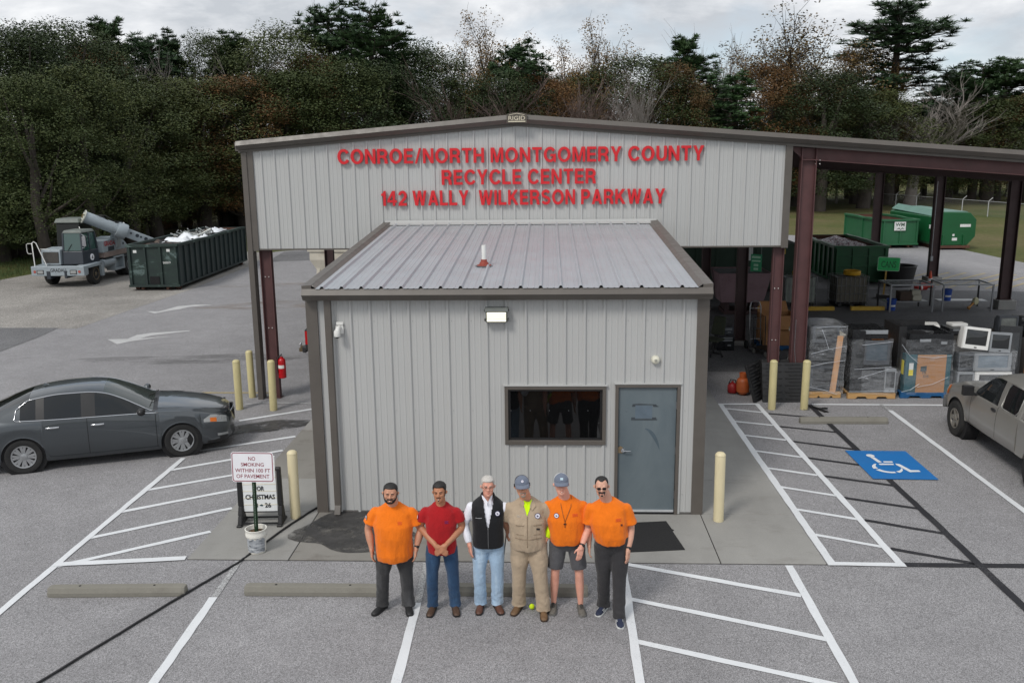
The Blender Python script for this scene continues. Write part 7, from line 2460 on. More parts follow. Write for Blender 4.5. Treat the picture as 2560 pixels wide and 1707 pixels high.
b.lathe([(0.085, 0.40), (0.095, 0.52), (0.085, 0.52), (0.075, 0.41)], 18, caps=False)
b.lathe([(0.03, 0.40), (0.03, 0.48), (0, 0.48)], 10)
b.build('collar', MATS['orange cylinder paint'], pb, smooth=45)
gc = thing('fuel_can', 'small red fuel can beside the orange gas cylinder', 'fuel can', (8.20, 7.42, 0.03))
b = MB()
b.lathe([(0.0, 0), (0.10, 0.0), (0.115, 0.02), (0.115, 0.17), (0.07, 0.23), (0.03, 0.24), (0.03, 0.28), (0, 0.28)], 18)
b.build('can', mat('dull red can', lin((140, 26, 26)), 0.45), gc, smooth=45)
b = MB()
b.tube([(0.09, 0, 0.2), (0.07, 0, 0.30), (-0.05, 0, 0.32), (-0.09, 0, 0.21)], 0.014, 8)
b.build('handle', M_TRIMBLK, gc, smooth=180)
bollard(7.62, 12.2, 0.085, 1.1, mat('deep yellow bollard cover', lin((190, 160, 50)), 0.5, 0, 0.1, 4), 'deep yellow bollard half hidden behind the office corner', 0.02)  # deeper yellow base colour than the other bollards
oc_ = thing('office_chair', 'worn dark green office chair at the edge of the concrete under the shed', 'chair', (8.45, 11.4, 0.02), -0.7)
M_CHAIRF = mat('dark olive fabric', lin((54, 58, 44)), 0.9, 0, 0.12, 6)
b = MB()
b.box(-0.24, 0.24, -0.24, 0.24, 0.44, 0.52)
b.build('seat', M_CHAIRF, oc_, bevel=0.03)
b = MB()
b.hexa([(-0.22, 0.20, 0.58), (0.22, 0.20, 0.58), (0.22, 0.26, 0.58), (-0.22, 0.26, 0.58)], [(-0.18, 0.34, 1.10), (0.18, 0.34, 1.10), (0.18, 0.40, 1.10), (-0.18, 0.40, 1.10)])
b.build('backrest', M_CHAIRF, oc_, bevel=0.03)
b = MB()
b.cyl((0, 0, 0.08), (0, 0, 0.44), 0.03)
b.tube([(0, 0.15, 0.45), (0, 0.27, 0.47), (0, 0.28, 0.62)], 0.02, 6)
b.build('pedestal', M_TRIMBLK, oc_, smooth=50)
for k in range(5):
 a = 2 * PI * k / 5
 b = MB()
 b.tube([(0, 0, 0.11), (0.3 * math.cos(a), 0.3 * math.sin(a), 0.08)], 0.025, 6)
 b.ball((0.3 * math.cos(a), 0.3 * math.sin(a), 0.04), (0.035, 0.035, 0.035), 10, 6)
 b.build('leg', M_TRIMBLK, oc_, smooth=50)
boxy('computer_tower', 'black computer case with a silver strip standing under a stack of grey drives', 'computer', (8.95, 12.35, 0.02), (0.5, 0.5, 0.45), M_TVBLK, 0.0, 'pc')
boxy('drive', 'stack of grey drives on the black computer case', 'drive', (8.95, 12.4, 0.472), (0.46, 0.42, 0.22), M_TVGREY, 0.05, 'pc')
ht = thing('hand_truck', 'steel hand truck leaning by the dark column', 'hand truck', (9.86, 12.35, 0.01), 0.1)
b = MB()
for s in (-1, 1):
 b.tube([(s * 0.16, 0, 0.12), (s * 0.16, 0.12, 1.25), (s * 0.12, 0.16, 1.38)], 0.016, 6)
for z in (0.3, 0.6, 0.9, 1.2):
 b.tube([(-0.16, 0.02 + z * 0.085, z), (0.16, 0.02 + z * 0.085, z)], 0.012, 6)
b.tube([(-0.12, 0.16, 1.38), (0, 0.18, 1.42), (0.12, 0.16, 1.38)], 0.016, 6)
b.build('frame', M_STEEL, ht, smooth=60)
b = MB()
b.box(-0.2, 0.2, -0.22, 0.02, 0.02, 0.035)
b.build('toe_plate', M_STEEL, ht)
for s in (-1, 1):
 b = MB()
 b.cyl((s * 0.20, 0.12, 0.12), (s * 0.26, 0.12, 0.12), 0.12, n=18)
 b.build('wheel', M_RUBBER, ht, smooth=40)
crt_ = thing('push_cart', 'dark push cart with a grey caster between the hand truck and the carton', 'cart', (10.0, 11.6, 0.01), 0.4)
b = MB()
b.box(-0.25, 0.25, -0.35, 0.35, 0.16, 0.20)
b.tube([(-0.2, 0.33, 0.2), (-0.2, 0.36, 1.05), (0.2, 0.36, 1.05), (0.2, 0.33, 0.2)], 0.016, 6)
b.build('frame', M_TRIMBLK, crt_)
for sx in (-0.2, 0.2):
 for sy in (-0.28, 0.28):
  b = MB()
  b.cyl((sx - 0.02, sy, 0.08), (sx + 0.02, sy, 0.08), 0.075, n=14)
  b.build('wheel', mat('grey caster', lin((120, 118, 114)), 0.6), crt_, smooth=40)
lp_ = thing('lean_pole', 'black pole leaning between the two brown columns', 'pole', (0, 0, 0))
b = MB()
b.tube([(9.16, 7.02, 0.30), (9.72, 7.42, 1.55)], 0.022, 8)
b.build('shaft', M_BLACK, lp_, smooth=60)
# steel frame benches, buckets and boxes at the far side
def bench(label, x, y, w_, d_, h_, rz):
 o = thing('steel_bench', label, 'bench', (x, y, 0.006), rz)
 for sx in (0, w_):
  for sy in (0, d_):
   b = MB()
   b.box(sx - 0.025, sx + 0.025, sy - 0.025, sy + 0.025, 0, h_ - 0.03)
   b.build('leg', M_STEEL if sy == 0 else M_TRIMBLK, o)
 b = MB()
 for (x0, x1, y0, y1) in ((-0.03, w_ + 0.03, -0.03, 0.03), (-0.03, w_ + 0.03, d_ - 0.03, d_ + 0.03), (-0.03, 0.03, 0.03, d_ - 0.03), (w_ - 0.03, w_ + 0.03, 0.03, d_ - 0.03)):
  b.box(x0, x1, y0, y1, h_ - 0.029, h_ + 0.02)
 b.build('top_frame', M_STEEL, o)
 b = MB()
 b.box(0.03, w_ - 0.03, 0.03, d_ - 0.03, h_ - 0.02, h_ - 0.005)
 t = NT('open wire mesh')
 t.color(lin((110, 112, 114)))
 t.set(rough=0.5, alpha=0.35)
 b.build('mesh_top', MATS.get('wire') or t.m, o)
 MATS['wire'] = MATS.get('wire') or t.m
 b = MB()
 b.box(0.0, w_, d_ * 0.3, d_ * 0.7, 0.30, 0.33)
 b.build('low_shelf', M_STEEL, o)
 return o
bench('low steel frame bench with boxes on its shelf under the shed', 16.05, 18.5, 1.5, 1.2, 0.98, 0.0)
bench('steel frame bench beside the concrete footing under the shed', 17.95, 18.6, 1.7, 1.2, 0.98, -0.05)
def pail(label, x, y, z, m, r=0.15, h=0.38, rot=None):
 o = thing('pail', label, 'bucket', (x, y, z), 0)
 if rot:
  o.rotation_euler = rot
 b = MB()
 b.lathe([(0.0, 0.0), (r * 0.86, 0.0), (r, h), (r * 1.06, h), (r * 1.06, h * 0.93), (r * 1.01, h * 0.93), (r * 1.01, h), (r * 0.95, h), (r * 0.82, 0.03), (0, 0.03)], 20)
 b.build('body', m, o, smooth=45)
 b = MB()
 vs = []
 for k in range(9):
  a = R(-130 + 80 * k / 8)
  vs += [(r * 0.935 * math.cos(a), r * 0.935 * math.sin(a), h * 0.35), (r * 0.955 * math.cos(a), r * 0.955 * math.sin(a), h * 0.5)]
 b.add(vs, [(2 * k, 2 * k + 2, 2 * k + 3, 2 * k + 1) for k in range(8)])
 b.build('label_band', M_LABELW, o, smooth=180)
 return o
M_PAILBLUE = mat('blue pail plastic', lin((22, 66, 150)), 0.45, 0, 0.08, 4)
pail('blue pail standing under the bench with boxes', 16.25, 18.9, 0.006, M_PAILBLUE, 0.17, 0.42)
pail('blue pail standing higher beside the second bench', 18.25, 19.0, 0.34, M_PAILBLUE, 0.17, 0.42)
boxy('carton', 'dark brown carton on the bench shelf', 'carton', (16.75, 19.1, 0.34), (0.42, 0.4, 0.34), mat('dark brown carton', lin((72, 58, 50)), 0.8), 0.05)
boxy('carton', 'cream carton on the bench shelf', 'carton', (17.18, 19.1, 0.34), (0.32, 0.3, 0.20), M_BEIGE, 0.05)
boxy('carton', 'cream carton stacked on the other cream carton', 'carton', (17.16, 19.12, 0.545), (0.30, 0.3, 0.18), M_BEIGE, -0.08)
fan = thing('brass_fan', 'small round faced brass fan lying near the concrete footing', 'fan', (19.15, 18.7, 0.36), 0.6)
b = MB()
b.lathe([(0.0, -0.06), (0.13, -0.05), (0.15, 0.0), (0.13, 0.05), (0.0, 0.06)], 22, axis='y')
b.build('face', mat('pale fan face', lin((176, 172, 140)), 0.4, 0.2), fan, smooth=50)
b = MB()
b.tube([(-0.1, 0, -0.05), (-0.3, 0, -0.16), (-0.45, 0, -0.2)], 0.04, 8)
b.tube([(-0.1, 0.05, -0.05), (-0.2, 0.1, -0.3)], 0.03, 8)
b.build('stand_arm', mat('old brass', lin((150, 108, 56)), 0.4, 0.6), fan, smooth=60)
tr = thing('black_tub', 'round black plastic stock tub behind the CANS sign', 'tub', (18.85, 25.0, 0.0))
b = MB()
b.lathe([(0.0, 0.0), (0.52, 0.0), (0.66, 0.85), (0.70, 0.87), (0.66, 0.89), (0.60, 0.86), (0.5, 0.1), (0, 0.1)], 28)
b.build('shell', M_BLACK, tr, smooth=45)
rb = pail('red bucket lying on its side beyond the bench', 18.85, 23.2, 0.17, mat('red bucket plastic', lin((178, 40, 36)), 0.5), 0.17, 0.42, (0, R(80), 0.2))
def cone_(label, x, y):
 o = thing('traffic_cone', label, 'traffic cone', (x, y, 0.0), 0.2)
 b = MB()
 b.lathe([(0.14, 0.02), (0.03, 0.70), (0.0, 0.71)], 18)
 b.build('body', mat('orange cone plastic', lin((186, 74, 44)), 0.6), o, smooth=45)
 b = MB()
 b.lathe([(0.107, 0.27), (0.085, 0.40)], 18, caps=False)
 b.build('reflective_band', M_LABELW, o, smooth=45)
 b = MB()
 b.box(-0.18, 0.18, -0.18, 0.18, 0.0, 0.025)
 b.build('base', M_TRIMBLK, o)
cone_('orange traffic cone beside the dark column at the yellow hatching', 19.9, 24.4)
bk_ = heap('tarp', -0.4, 0.4, -0.4, 0.4, 0.0, 0.3, mat('orange cloth', lin((172, 92, 60)), 0.8), 3.3, None, (9.6, 27.5, 1.35), 0, label='bunched orange cloth on the white cabinet far under the shed', category='cloth')
boxy('white_cabinet', 'white cabinet far under the shed behind the dark columns', 'cabinet', (9.75, 27.6, 0.006), (1.2, 0.8, 1.3), mat('white enamel', lin((178, 182, 186)), 0.5), 0.0, 'pc')
# ================================================================== PEOPLE
def voxel(mb, vox, it=3):
 me = bpy.data.meshes.new('tmp')
 me.from_pydata(mb.v, [], mb.f)
 ob = bpy.data.objects.new('tmp', me)
 C.objects.link(ob)
 md = ob.modifiers.new('r', 'REMESH')
 md.mode = 'VOXEL'
 md.voxel_size = vox
 me2 = bpy.data.meshes.new_from_object(ob.evaluated_get(bpy.context.evaluated_depsgraph_get()))
 bpy.data.objects.remove(ob)
 bpy.data.meshes.remove(me)
 bm = bmesh.new()
 bm.from_mesh(me2)
 for _ in range(it):
  bmesh.ops.smooth_vert(bm, verts=bm.verts, factor=0.5, use_axis_x=True, use_axis_y=True, use_axis_z=True)
 bm.to_mesh(me2)
 bm.free()
 me2.shade_smooth()
 return me2
def wrinkle(me, amp, sc, seed, fall=None):
 me.update()
 ns = [v.normal.copy() for v in me.vertices]
 for v, n in zip(me.vertices, ns):
  p = v.co
  q = mnoise.noise(Vector((p.x * sc[0] + seed, p.y * sc[1], p.z * sc[2]))) + 0.5 * mnoise.noise(Vector((p.x * sc[0] * 2.3, p.y * sc[1] * 2.3 + seed, p.z * sc[2] * 2.1 + p.x * 6)))
  k = fall(p) if fall else 1.0
  v.co = p + n * (amp * q * k)
 me.update()
def loft(b, secs, n=28, ex=0.85):
 """secs: (z, cx, cy, rx, ry_front, ry_back, tilt)"""
 vs, fs = [], []
 for s in secs:
  z, cx, cy, rx, rf, rb = s[:6]
  tl = s[6] if len(s) > 6 else 0.0
  for k in range(n):
   a = 2 * PI * k / n
   c, sn = math.cos(a), math.sin(a)
   c = math.copysign(abs(c) ** ex, c)
   sn = math.copysign(abs(sn) ** ex, sn)
   y = sn * (rb if sn > 0 else rf)
   vs.append((cx + rx * c, cy + y, z + tl * y))
 m = len(secs)
 for i in range(m - 1):
  for k in range(n):
   fs.append((i * n + k, i * n + (k + 1) % n, (i + 1) * n + (k + 1) % n, (i + 1) * n + k))
 fs.append(tuple(range(n - 1, -1, -1)))
 fs.append(tuple((m - 1) * n + k for k in range(n)))
 b.add(vs, fs)
def smooth_path(pts, rad, sub=5):
 P, Q = [], []
 n = len(pts)
 for i in range(n - 1):
  p0, p1, p2, p3 = [Vector(pts[max(0, min(n - 1, j))]) for j in (i - 1, i, i + 1, i + 2)]
  for k in range(sub):
   t = k / sub
   P.append(0.5 * ((2 * p1) + (p2 - p0) * t + (2 * p0 - 5 * p1 + 4 * p2 - p3) * t * t + (3 * p1 - p0 - 3 * p2 + p3) * t ** 3))
   Q.append(rad[i] + (rad[i + 1] - rad[i]) * (3 * t * t - 2 * t ** 3))
 P.append(Vector(pts[-1]))
 Q.append(rad[-1])
 return P, Q
def limb(b, pts, rad, n=14, sub=5):
 P, Q = smooth_path(pts, rad, sub)
 b.tube(P, Q, n)
 b.ball(tuple(pts[0]), rad[0], 12, 8)
 b.ball(tuple(pts[-1]), rad[-1], 12, 8)
def hand(b, wr, d, nrm, s, curl=0.5, k=1.0):
 """palm, four unequal bent fingers, thumb off the side. d: pointing direction, nrm: out of the palm's back, s: +1/-1 thumb side."""
 d = Vector(d).normalized()
 nrm = Vector(nrm)
 nrm = (nrm - d * nrm.dot(d)).normalized()
 t = d.cross(nrm) * s
 wr = Vector(wr)
 rot = Matrix((t, d, nrm)).transposed()
 b.cbox(wr + d * 0.048 * k, (0.078 * k, 0.10 * k, 0.030 * k), rot)
 b.tube([wr - d * 0.03, wr + d * 0.03 * k], [0.029, 0.030], 10)
 for i, (o, L) in enumerate(((0.030, 0.074), (0.010, 0.084), (-0.011, 0.078), (-0.031, 0.060))):
  p = wr + d * 0.094 * k + t * (o * k)
  dir_ = d.copy()
  pts = [wr + d * 0.05 * k + t * (o * 0.8 * k), p]
  for j, fr in enumerate((0.46, 0.32, 0.22)):
   dir_ = (dir_ - nrm * (curl * (0.45 + 0.25 * j))).normalized()
   p = p + dir_ * (L * fr * k)
   pts.append(p)
  b.tube(pts, [0.010 * k, 0.0105 * k, 0.0098 * k, 0.009 * k, 0.0075 * k], 8)
  b.ball(tuple(p), 0.0078 * k, 8, 5)
 p0 = wr + d * 0.02 * k + t * 0.030 * k
 p1 = p0 + (d * 0.75 + t * 0.75 - nrm * 0.2).normalized() * 0.042 * k
 p2 = p1 + (d * 0.95 + t * 0.25 - nrm * 0.35).normalized() * 0.036 * k
 b.tube([p0, p1, p2], [0.015 * k, 0.012 * k, 0.009 * k], 8)
 b.ball(tuple(p2), 0.0095 * k, 8, 5)
HS = [(0.0, .016, -.080, -.050), (0.05, .034, -.094, -.030), (.12, .050, -.098, -.004), (.22, .062, -.099, .040), (.35, .070, -.096, .080), (.5, .0745, -.094, .097), (.64, .0765, -.092, .102), (.76, .073, -.085, .099), (.86, .061, -.068, .086), (.94, .042, -.043, .060), (.985, .020, -.016, .030), (1.0, .004, 0.0, .010)]
class Head:
 def __init__(s, top, yaw, pitch, roll, wide=1.0, hh=0.238):
  s.h, s.w = hh, wide
  piv = Vector((top[0], top[1], top[2] - hh))
  s.M = Matrix.Translation(piv) @ Matrix.Rotation(yaw, 4, 'Z') @ Matrix.Rotation(-pitch, 4, 'X') @ Matrix.Rotation(roll, 4, 'Y')
 def sec(s, t):
  a = crom([(q[0], q[1]) for q in HS], t)
  f = crom([(q[0], q[2]) for q in HS], t)
  k = crom([(q[0], q[3]) for q in HS], t)
  return a * s.w, f, k
 def loc(s, th, t, off=0.0):
  """th measured from the face's middle (0) to the back (pi), sign + towards local +x."""
  a, f, k = s.sec(t)
  cy, ry = (f + k) / 2, (k - f) / 2
  c, sn = math.cos(th), math.sin(th)
  y = cy - ry * math.copysign(abs(c) ** 0.9, c)
  x = a * math.copysign(abs(sn) ** 0.9, sn)
  p = Vector((x, y, t * s.h))
  if off:
   ctr = Vector((0, cy, 0.5 * s.h if t > 0.6 else t * s.h))
   p = p + (p - ctr).normalized() * off
  return p
 def P(s, th, t, off=0.0):
  return s.M @ s.loc(th, t, off)
 def body(s, b):
  vs, fs = [], []
  n, m = 32, 26
  for j in range(m + 1):
   for i in range(n):
    vs.append(s.P(2 * PI * i / n, j / m))
  for j in range(m):
   for i in range(n):
    fs.append((j * n + i, j * n + (i + 1) % n, (j + 1) * n + (i + 1) % n, (j + 1) * n + i))
  fs.append(tuple(range(n - 1, -1, -1)))
  fs.append(tuple(m * n + i for i in range(n)))
  b.add(vs, fs)
  L = lambda x, y, z: tuple(s.M @ Vector((x, y, z)))
  h = s.h
  b.tube([L(0, -.088, .53 * h), L(0, -.103, .45 * h), L(0, -.117, .375 * h)], [.009, .012, .015], 8)
  b.ball(L(0, -.112, .37 * h), .0155, 10, 7)
  for sx in (-1, 1):
   b.ball(L(sx * .013, -.102, .365 * h), .0105, 8, 6)
   b.ball(L(sx * .028 * s.w, -.086, .56 * h), (.020), 10, 6)
   b.ball(L(sx * .040 * s.w, -.070, .40 * h), .027, 10, 7)
   b.tube([L(sx * .078 * s.w, .005, .40 * h), L(sx * .086 * s.w, .016, .46 * h), L(sx * .088 * s.w, .022, .54 * h)], [.011, .015, .014], 8)
  b.ball(L(0, -.084, .08 * h), .021, 10, 7)
 def shell(s, pred, off, name, m, parent, n=72, mm=60, t0=0.0, t1=1.0, taper=True):
  ok = {}
  for j in range(mm):
   for i in range(n):
    th = -PI + 2 * PI * (i + .5) / n
    t = t0 + (t1 - t0) * (j + .5) / mm
    ok[i, j] = pred(th, t)
  vid, vs, fs = {}, [], []
  def vert(i, j):
   i %= n
   if (i, j) not in vid:
    cnt = sum(1 for di in (-1, 0) for dj in (-1, 0) if ok.get(((i + di) % n, j + dj), j >= mm and ok.get(((i + di) % n, mm - 1))))
    full = cnt >= 4 or j >= mm
    th = -PI + 2 * PI * i / n
    t = t0 + (t1 - t0) * j / mm
    of_ = off(t) if callable(off) else off
    jit = 0.002 * mnoise.noise(Vector((th * 9, t * 40, 9)))
    vid[i, j] = len(vs)
    vs.append(s.P(th, min(t, 1.0), (of_ + jit) if (full or not taper) else 0.002))
   return vid[i, j]
  for (i, j), v in ok.items():
   if v:
    fs.append((vert(i, j), vert(i + 1, j), vert(i + 1, j + 1), vert(i, j + 1)))
  if not fs:
   return None
  b = MB()
  b.add(vs, fs)
  return b.build(name, m, parent, smooth=180)
def cloth(name, col, bump=0.004, sc=26, stretch=(1, 1, 0.5), rough=0.85, var=0.10, fade=None):
 t = NT(name)
 c = t.ramp(t.noise(5, 5, 0.6, stretch), [(0.3, tuple(v * (1 - var) for v in col)), (0.7, tuple(min(1, v * (1 + var)) for v in col))])
 if fade:
  c = t.mix(t.ramp(t.noise(4.0, 5, 0.6, (2.2, 1, 0.5)), [(0.50, 0.0), (0.68, 0.7)]), c, fade)
 t.color(c)
 t.set(rough=rough, spec=0.25, sheen=0.15)
 t.bump(t.noise(sc * .55, 6, 0.65, stretch, 1.6), bump * 3.2, 1.0)
 return t.m
def skin(name, col):
 t = NT(name)
 c = t.ramp(t.noise(22, 5, 0.6), [(0.3, tuple(v * 0.92 for v in col)), (0.7, (min(1, col[0] * 1.06), col[1] * 1.03, col[2] * 1.02))])
 t.color(t.mix(t.ramp(t.noise(7, 3), [(0.45, 0.0), (0.75, 0.25)]), c, (col[0], col[1] * 0.74, col[2] * 0.66)))
 t.set(rough=0.5, spec=0.4, sss=0.06)
 t.b.inputs['Subsurface Radius'].default_value = (0.012, 0.005, 0.003)
 return t.m
M_HAIRBLK = mat('black hair', (0.011, 0.009, 0.008), 0.55, 0, 0.3, 80, bump=0.002, bscale=220)
M_HAIRGREY = mat('silver grey hair', lin((186, 182, 176)), 0.6, 0, 0.2, 60, bump=0.002, bscale=200)
M_STUBGREY = mat('grey stubble', lin((150, 138, 126)), 0.8, 0, 0.25, 80)
M_EYEW = mat('eye white', lin((150, 140, 130)), 0.4)
M_IRIS = mat('dark iris', (0.010, 0.007, 0.005), 0.2)
M_TEETH = mat('teeth', lin((226, 220, 206)), 0.35)
M_ORANGE = cloth('orange cotton', (0.80, 0.175, 0.006), 0.005, 20)
M_REDTEE = cloth('red cotton', (0.36, 0.008, 0.012), 0.005, 20)
M_BADGEW = mat('white badge', lin((226, 224, 232)), 0.6)
M_BADGEB = mat('navy badge', lin((34, 36, 88)), 0.6)
def person(label, X, Y, H, cfg):
 c = cfg
 s = H / 1.78
 dz = lambda z: z * s
 b = MB()
 g = c.get('girth', 1.0)
 bl = c.get('belly', 0.0)
 shw = c.get('shw', 0.19)
 feet = c['feet']                     # ((xL, yL, angL), (xR, yR, angR)) ankle positions and toe angles
 hipx = 0.095 * (0.6 + 0.4 * g)
 hd = Head((c.get('hx', 0.0), c.get('hy', -0.015), H), c.get('yaw', 0), R(c.get('pitch', 9)), c.get('roll', 0), c.get('wide', 1.0))
 sway = c.get('sway', 0.0)
 hd.body(b)
 nk = hd.M @ Vector((0, 0.02, 0.10))
 limb(b, [(sway, 0.035, dz(1.40)), (sway * 0.5 + c.get('hx', 0) * 0.5, 0.03, dz(1.52)), tuple(nk)], [0.075, 0.062 * c.get('neck', 1.0), 0.058], 16)
 loft(b, [(dz(0.84), 0, 0.01, 0.12 * g, 0.09, 0.09), (dz(0.95), 0, 0.01, 0.155 * g, 0.10 + bl * .5, 0.11), (dz(1.08), sway * .5, 0.0, 0.15 * g, 0.10 + bl, 0.09), (dz(1.25), sway, 0.005, 0.165 * g, 0.105 + bl * .5, 0.10), (dz(1.38), sway, 0.015, shw * 0.92, 0.09, 0.09), (dz(1.45), sway, 0.02, shw * 0.55, 0.055, 0.055)])
 legs = []
 for sx, (fx, fy, fa), kn in ((-1, feet[0], c.get('kneeL')), (1, feet[1], c.get('kneeR'))):
  hip = Vector((sx * hipx, 0.01, dz(0.90)))
  ank = Vector((fx, fy, dz(0.09)))
  knee = Vector(kn) if kn else (hip + ank) / 2 + Vector((sx * 0.012, -0.03, 0.02))
  limb(b, [hip, (hip + knee) / 2, knee, knee.lerp(ank, 0.35) + Vector((0, 0.012, 0)), ank], [0.088 * g ** .5, 0.078 * g ** .5, 0.055, 0.056, 0.036], 16)
  fd = Vector((math.sin(fa), -math.cos(fa), 0))
  b.tube([ank + Vector((0, 0.02, -0.03)), ank + fd * 0.08 + Vector((0, 0, -0.055)), ank + fd * 0.15 + Vector((0, 0, -0.065))], [0.034, 0.032, 0.022], 12)
  legs.append((hip, knee, ank, fd))
 arms = []
 for sx, (el, wr, hd_, hn, cu) in ((-1, c['armL']), (1, c['armR'])):
  sh_ = Vector((sway + sx * shw, 0.02, dz(1.365)))
  el, wr = Vector(el), Vector(wr)
  limb(b, [sh_, sh_.lerp(el, 0.5) + Vector((sx * 0.008, 0, 0)), el, el.lerp(wr, 0.4), wr], [0.056, 0.052 * g ** .5, 0.044 * g ** .3, 0.046 * g ** .3, 0.030], 14)
  hand(b, wr + (wr - el).normalized() * 0.012, hd_, hn, c.get('thumb', (1, -1))[0 if sx < 0 else 1], cu)
  arms.append((sh_, el, wr))
 me = voxel(b, 0.0075, 2)
 me.name = 'person'
 me.materials.append(c['skin'])
 root = link('person', me, None, (X, Y, c.get('z', 0.0)), label=label, category='person')
 L = lambda x, y, z: hd.M @ Vector((x, y, z))
 h = hd.h
 rm = hd.M.to_3x3()
 def ell_(name, ctr, r, m, par=None, nu=12, nv=8):
  bb = MB()
  bb.M = Matrix.Translation(L(*ctr)) @ rm.to_4x4()
  bb.ball((0, 0, 0), r, nu, nv)
  return bb.build(name, m, par or root, smooth=180)
 if not c.get('shades'):
  for sx in (-1, 1):
   e = ell_('eye', (sx * 0.030, -0.0905, 0.49 * h), (0.0125, 0.006, c.get('eye', 0.0045)), M_EYEW)
   ell_('iris', (sx * 0.030 - 0.001, -0.0945, 0.49 * h), (0.0055, 0.003, c.get('eye', 0.0045) * 0.95), M_IRIS, e)
   bb = MB()
   bb.tube([L(sx * 0.016, -0.1005, 0.505 * h), L(sx * 0.030, -0.1005, 0.512 * h), L(sx * 0.044, -0.090, 0.503 * h)], 0.0028, 5)
   bb.build('eyelid', mat('shaded lid ' + c['skin'].name, tuple(v * 0.45 for v in c['skin_col']), 0.7), e, smooth=180)  # skin tone darkened to paint in the eye-socket shade
 if c.get('brow', True):
  for sx in (-1, 1):
   bb = MB()
   bb.tube([L(sx * 0.013, -0.103, 0.565 * h), L(sx * 0.030, -0.104, 0.59 * h), L(sx * 0.050, -0.088, 0.575 * h)], [0.0045, 0.006, 0.0035], 6)
   bb.build('eyebrow', c.get('browmat', M_HAIRBLK), root, smooth=180)
 M_LIP = mat('lips ' + c['skin'].name, (c['skin_col'][0] * 0.72, c['skin_col'][1] * 0.5, c['skin_col'][2] * 0.5), 0.5)
 mo = MB()
 sm = c.get('smile', 0.0)
 mw = 0.021 + 0.008 * sm
 mo.tube([L(-mw, -0.090, (0.225 + 0.02 * sm) * h), L(-mw * .5, -0.0985, 0.215 * h), L(0, -0.101, 0.212 * h), L(mw * .5, -0.0985, 0.215 * h), L(mw, -0.090, (0.225 + 0.02 * sm) * h)], [0.002, 0.005, 0.006, 0.005, 0.002], 8)
 mo.tube([L(-mw * .8, -0.090, 0.205 * h), L(0, -0.0995, (0.185 - 0.02 * sm) * h), L(mw * .8, -0.090, 0.205 * h)], [0.002, 0.006, 0.002], 8)
 mo = mo.build('mouth', M_LIP, root, smooth=180)
 if sm > 0.4:
  bb = MB()
  bb.tube([L(-mw * .75, -0.0945, 0.212 * h), L(0, -0.1055, 0.20 * h), L(mw * .75, -0.0945, 0.212 * h)], [0.002, 0.0048, 0.002], 8)
  bb.build('teeth', M_TEETH, mo, smooth=180)
 deg = lambda th: abs(math.degrees(th))
 hair = c.get('hair')
 if hair:
  hl = c.get('hairline', 0.80)
  tp = c.get('temple', 0.0)
  def hp_(th, t):
   d = deg(th)
   if d < 45:
    return t > hl + (tp * (d - 12) / 33 if d > 12 else 0) - (c.get('peak', 0) if d < 10 else 0)
   if d < 72:
    return t > hl + tp - (hl + tp - 0.60) * (d - 45) / 27
   if d < 92:
    return t > 0.46
   if d < 125:
    return t > 0.58
   return t > 0.42
  if c.get('cap'):
   hd.shell(lambda th, t: hp_(th, t) and t < 0.66, 0.006, 'hair', hair, root)
  else:
   hd.shell(hp_, lambda t: c.get('hairoff', 0.012) * (0.28 + 0.72 * min(1, max(0, (t - 0.62) / 0.2))), 'hair', hair, root)
 bd = c.get('beard')
 if bd == 'full':
  hd.shell(lambda th, t: (deg(th) < 96 and t < 0.20 + 0.0013 * deg(th) and not (deg(th) < 24 and 0.13 < t < 0.245)) or (70 < deg(th) < 98 and t < 0.5) or (deg(th) < 27 and 0.245 < t < 0.315), 0.009, 'beard', c['beardmat'], root, 96, 70, 0.0, 0.55)
 elif bd == 'goatee':
  hd.shell(lambda th, t: (deg(th) < 26 and t < 0.135) or (deg(th) < 24 and 0.25 < t < 0.30) or (20 < deg(th) < 30 and t < 0.29), c.get('beardoff', 0.006), 'beard', c['beardmat'], root, 120, 80, 0.0, 0.5)
 elif bd == 'moustache':
  hd.shell(lambda th, t: (deg(th) < 33 and 0.245 < t < 0.325) or (24 < deg(th) < 34 and 0.14 < t < 0.3), 0.010, 'moustache', c['beardmat'], root, 120, 90, 0.0, 0.5)
  hd.shell(lambda th, t: deg(th) < 14 and t < 0.15, 0.005, 'goatee', c['beardmat'], root, 120, 90, 0.0, 0.5)
 elif bd == 'thin':
  hd.shell(lambda th, t: (deg(th) < 24 and 0.255 < t < 0.295) or (deg(th) < 9 and 0.04 < t < 0.15) or (72 < deg(th) < 96 and 0.3 < t < 0.5), 0.004, 'beard', c['beardmat'], root, 120, 90, 0.0, 0.55)
 if c.get('glasses') or c.get('shades'):
  gm = M_TRIMBLK if c.get('shades') else mat('thin bronze wire', (0.16, 0.10, 0.09), 0.35, 0.7)
  gl = MB()
  for sx in (-1, 1):
   pts = [(sx * (0.033 + 0.023 * math.cos(a)), -0.112 + 0.10 * max(0, abs(0.033 + 0.023 * math.cos(a)) - 0.03), 0.495 * h + (0.015 * math.sin(a) if not c.get('shades') else 0.0145 * math.copysign(abs(math.sin(a)) ** .5, math.sin(a)))) for a in [2 * PI * k / 14 for k in range(14)]]
   gl.tube([L(*p) for p in pts], 0.0016 if not c.get('shades') else 0.0022, 5, closed=True)
   gl.tube([L(sx * 0.056, -0.108, 0.51 * h), L(sx * 0.078, -0.06, 0.51 * h), L(sx * 0.084, 0.01, 0.50 * h)], 0.0022, 5)
   if c.get('shades'):
    gl.add([L(*p) for p in pts] + [L(sx * 0.033, -0.1135, 0.495 * h)], [(i, (i + 1) % 14, 14) for i in range(14)])
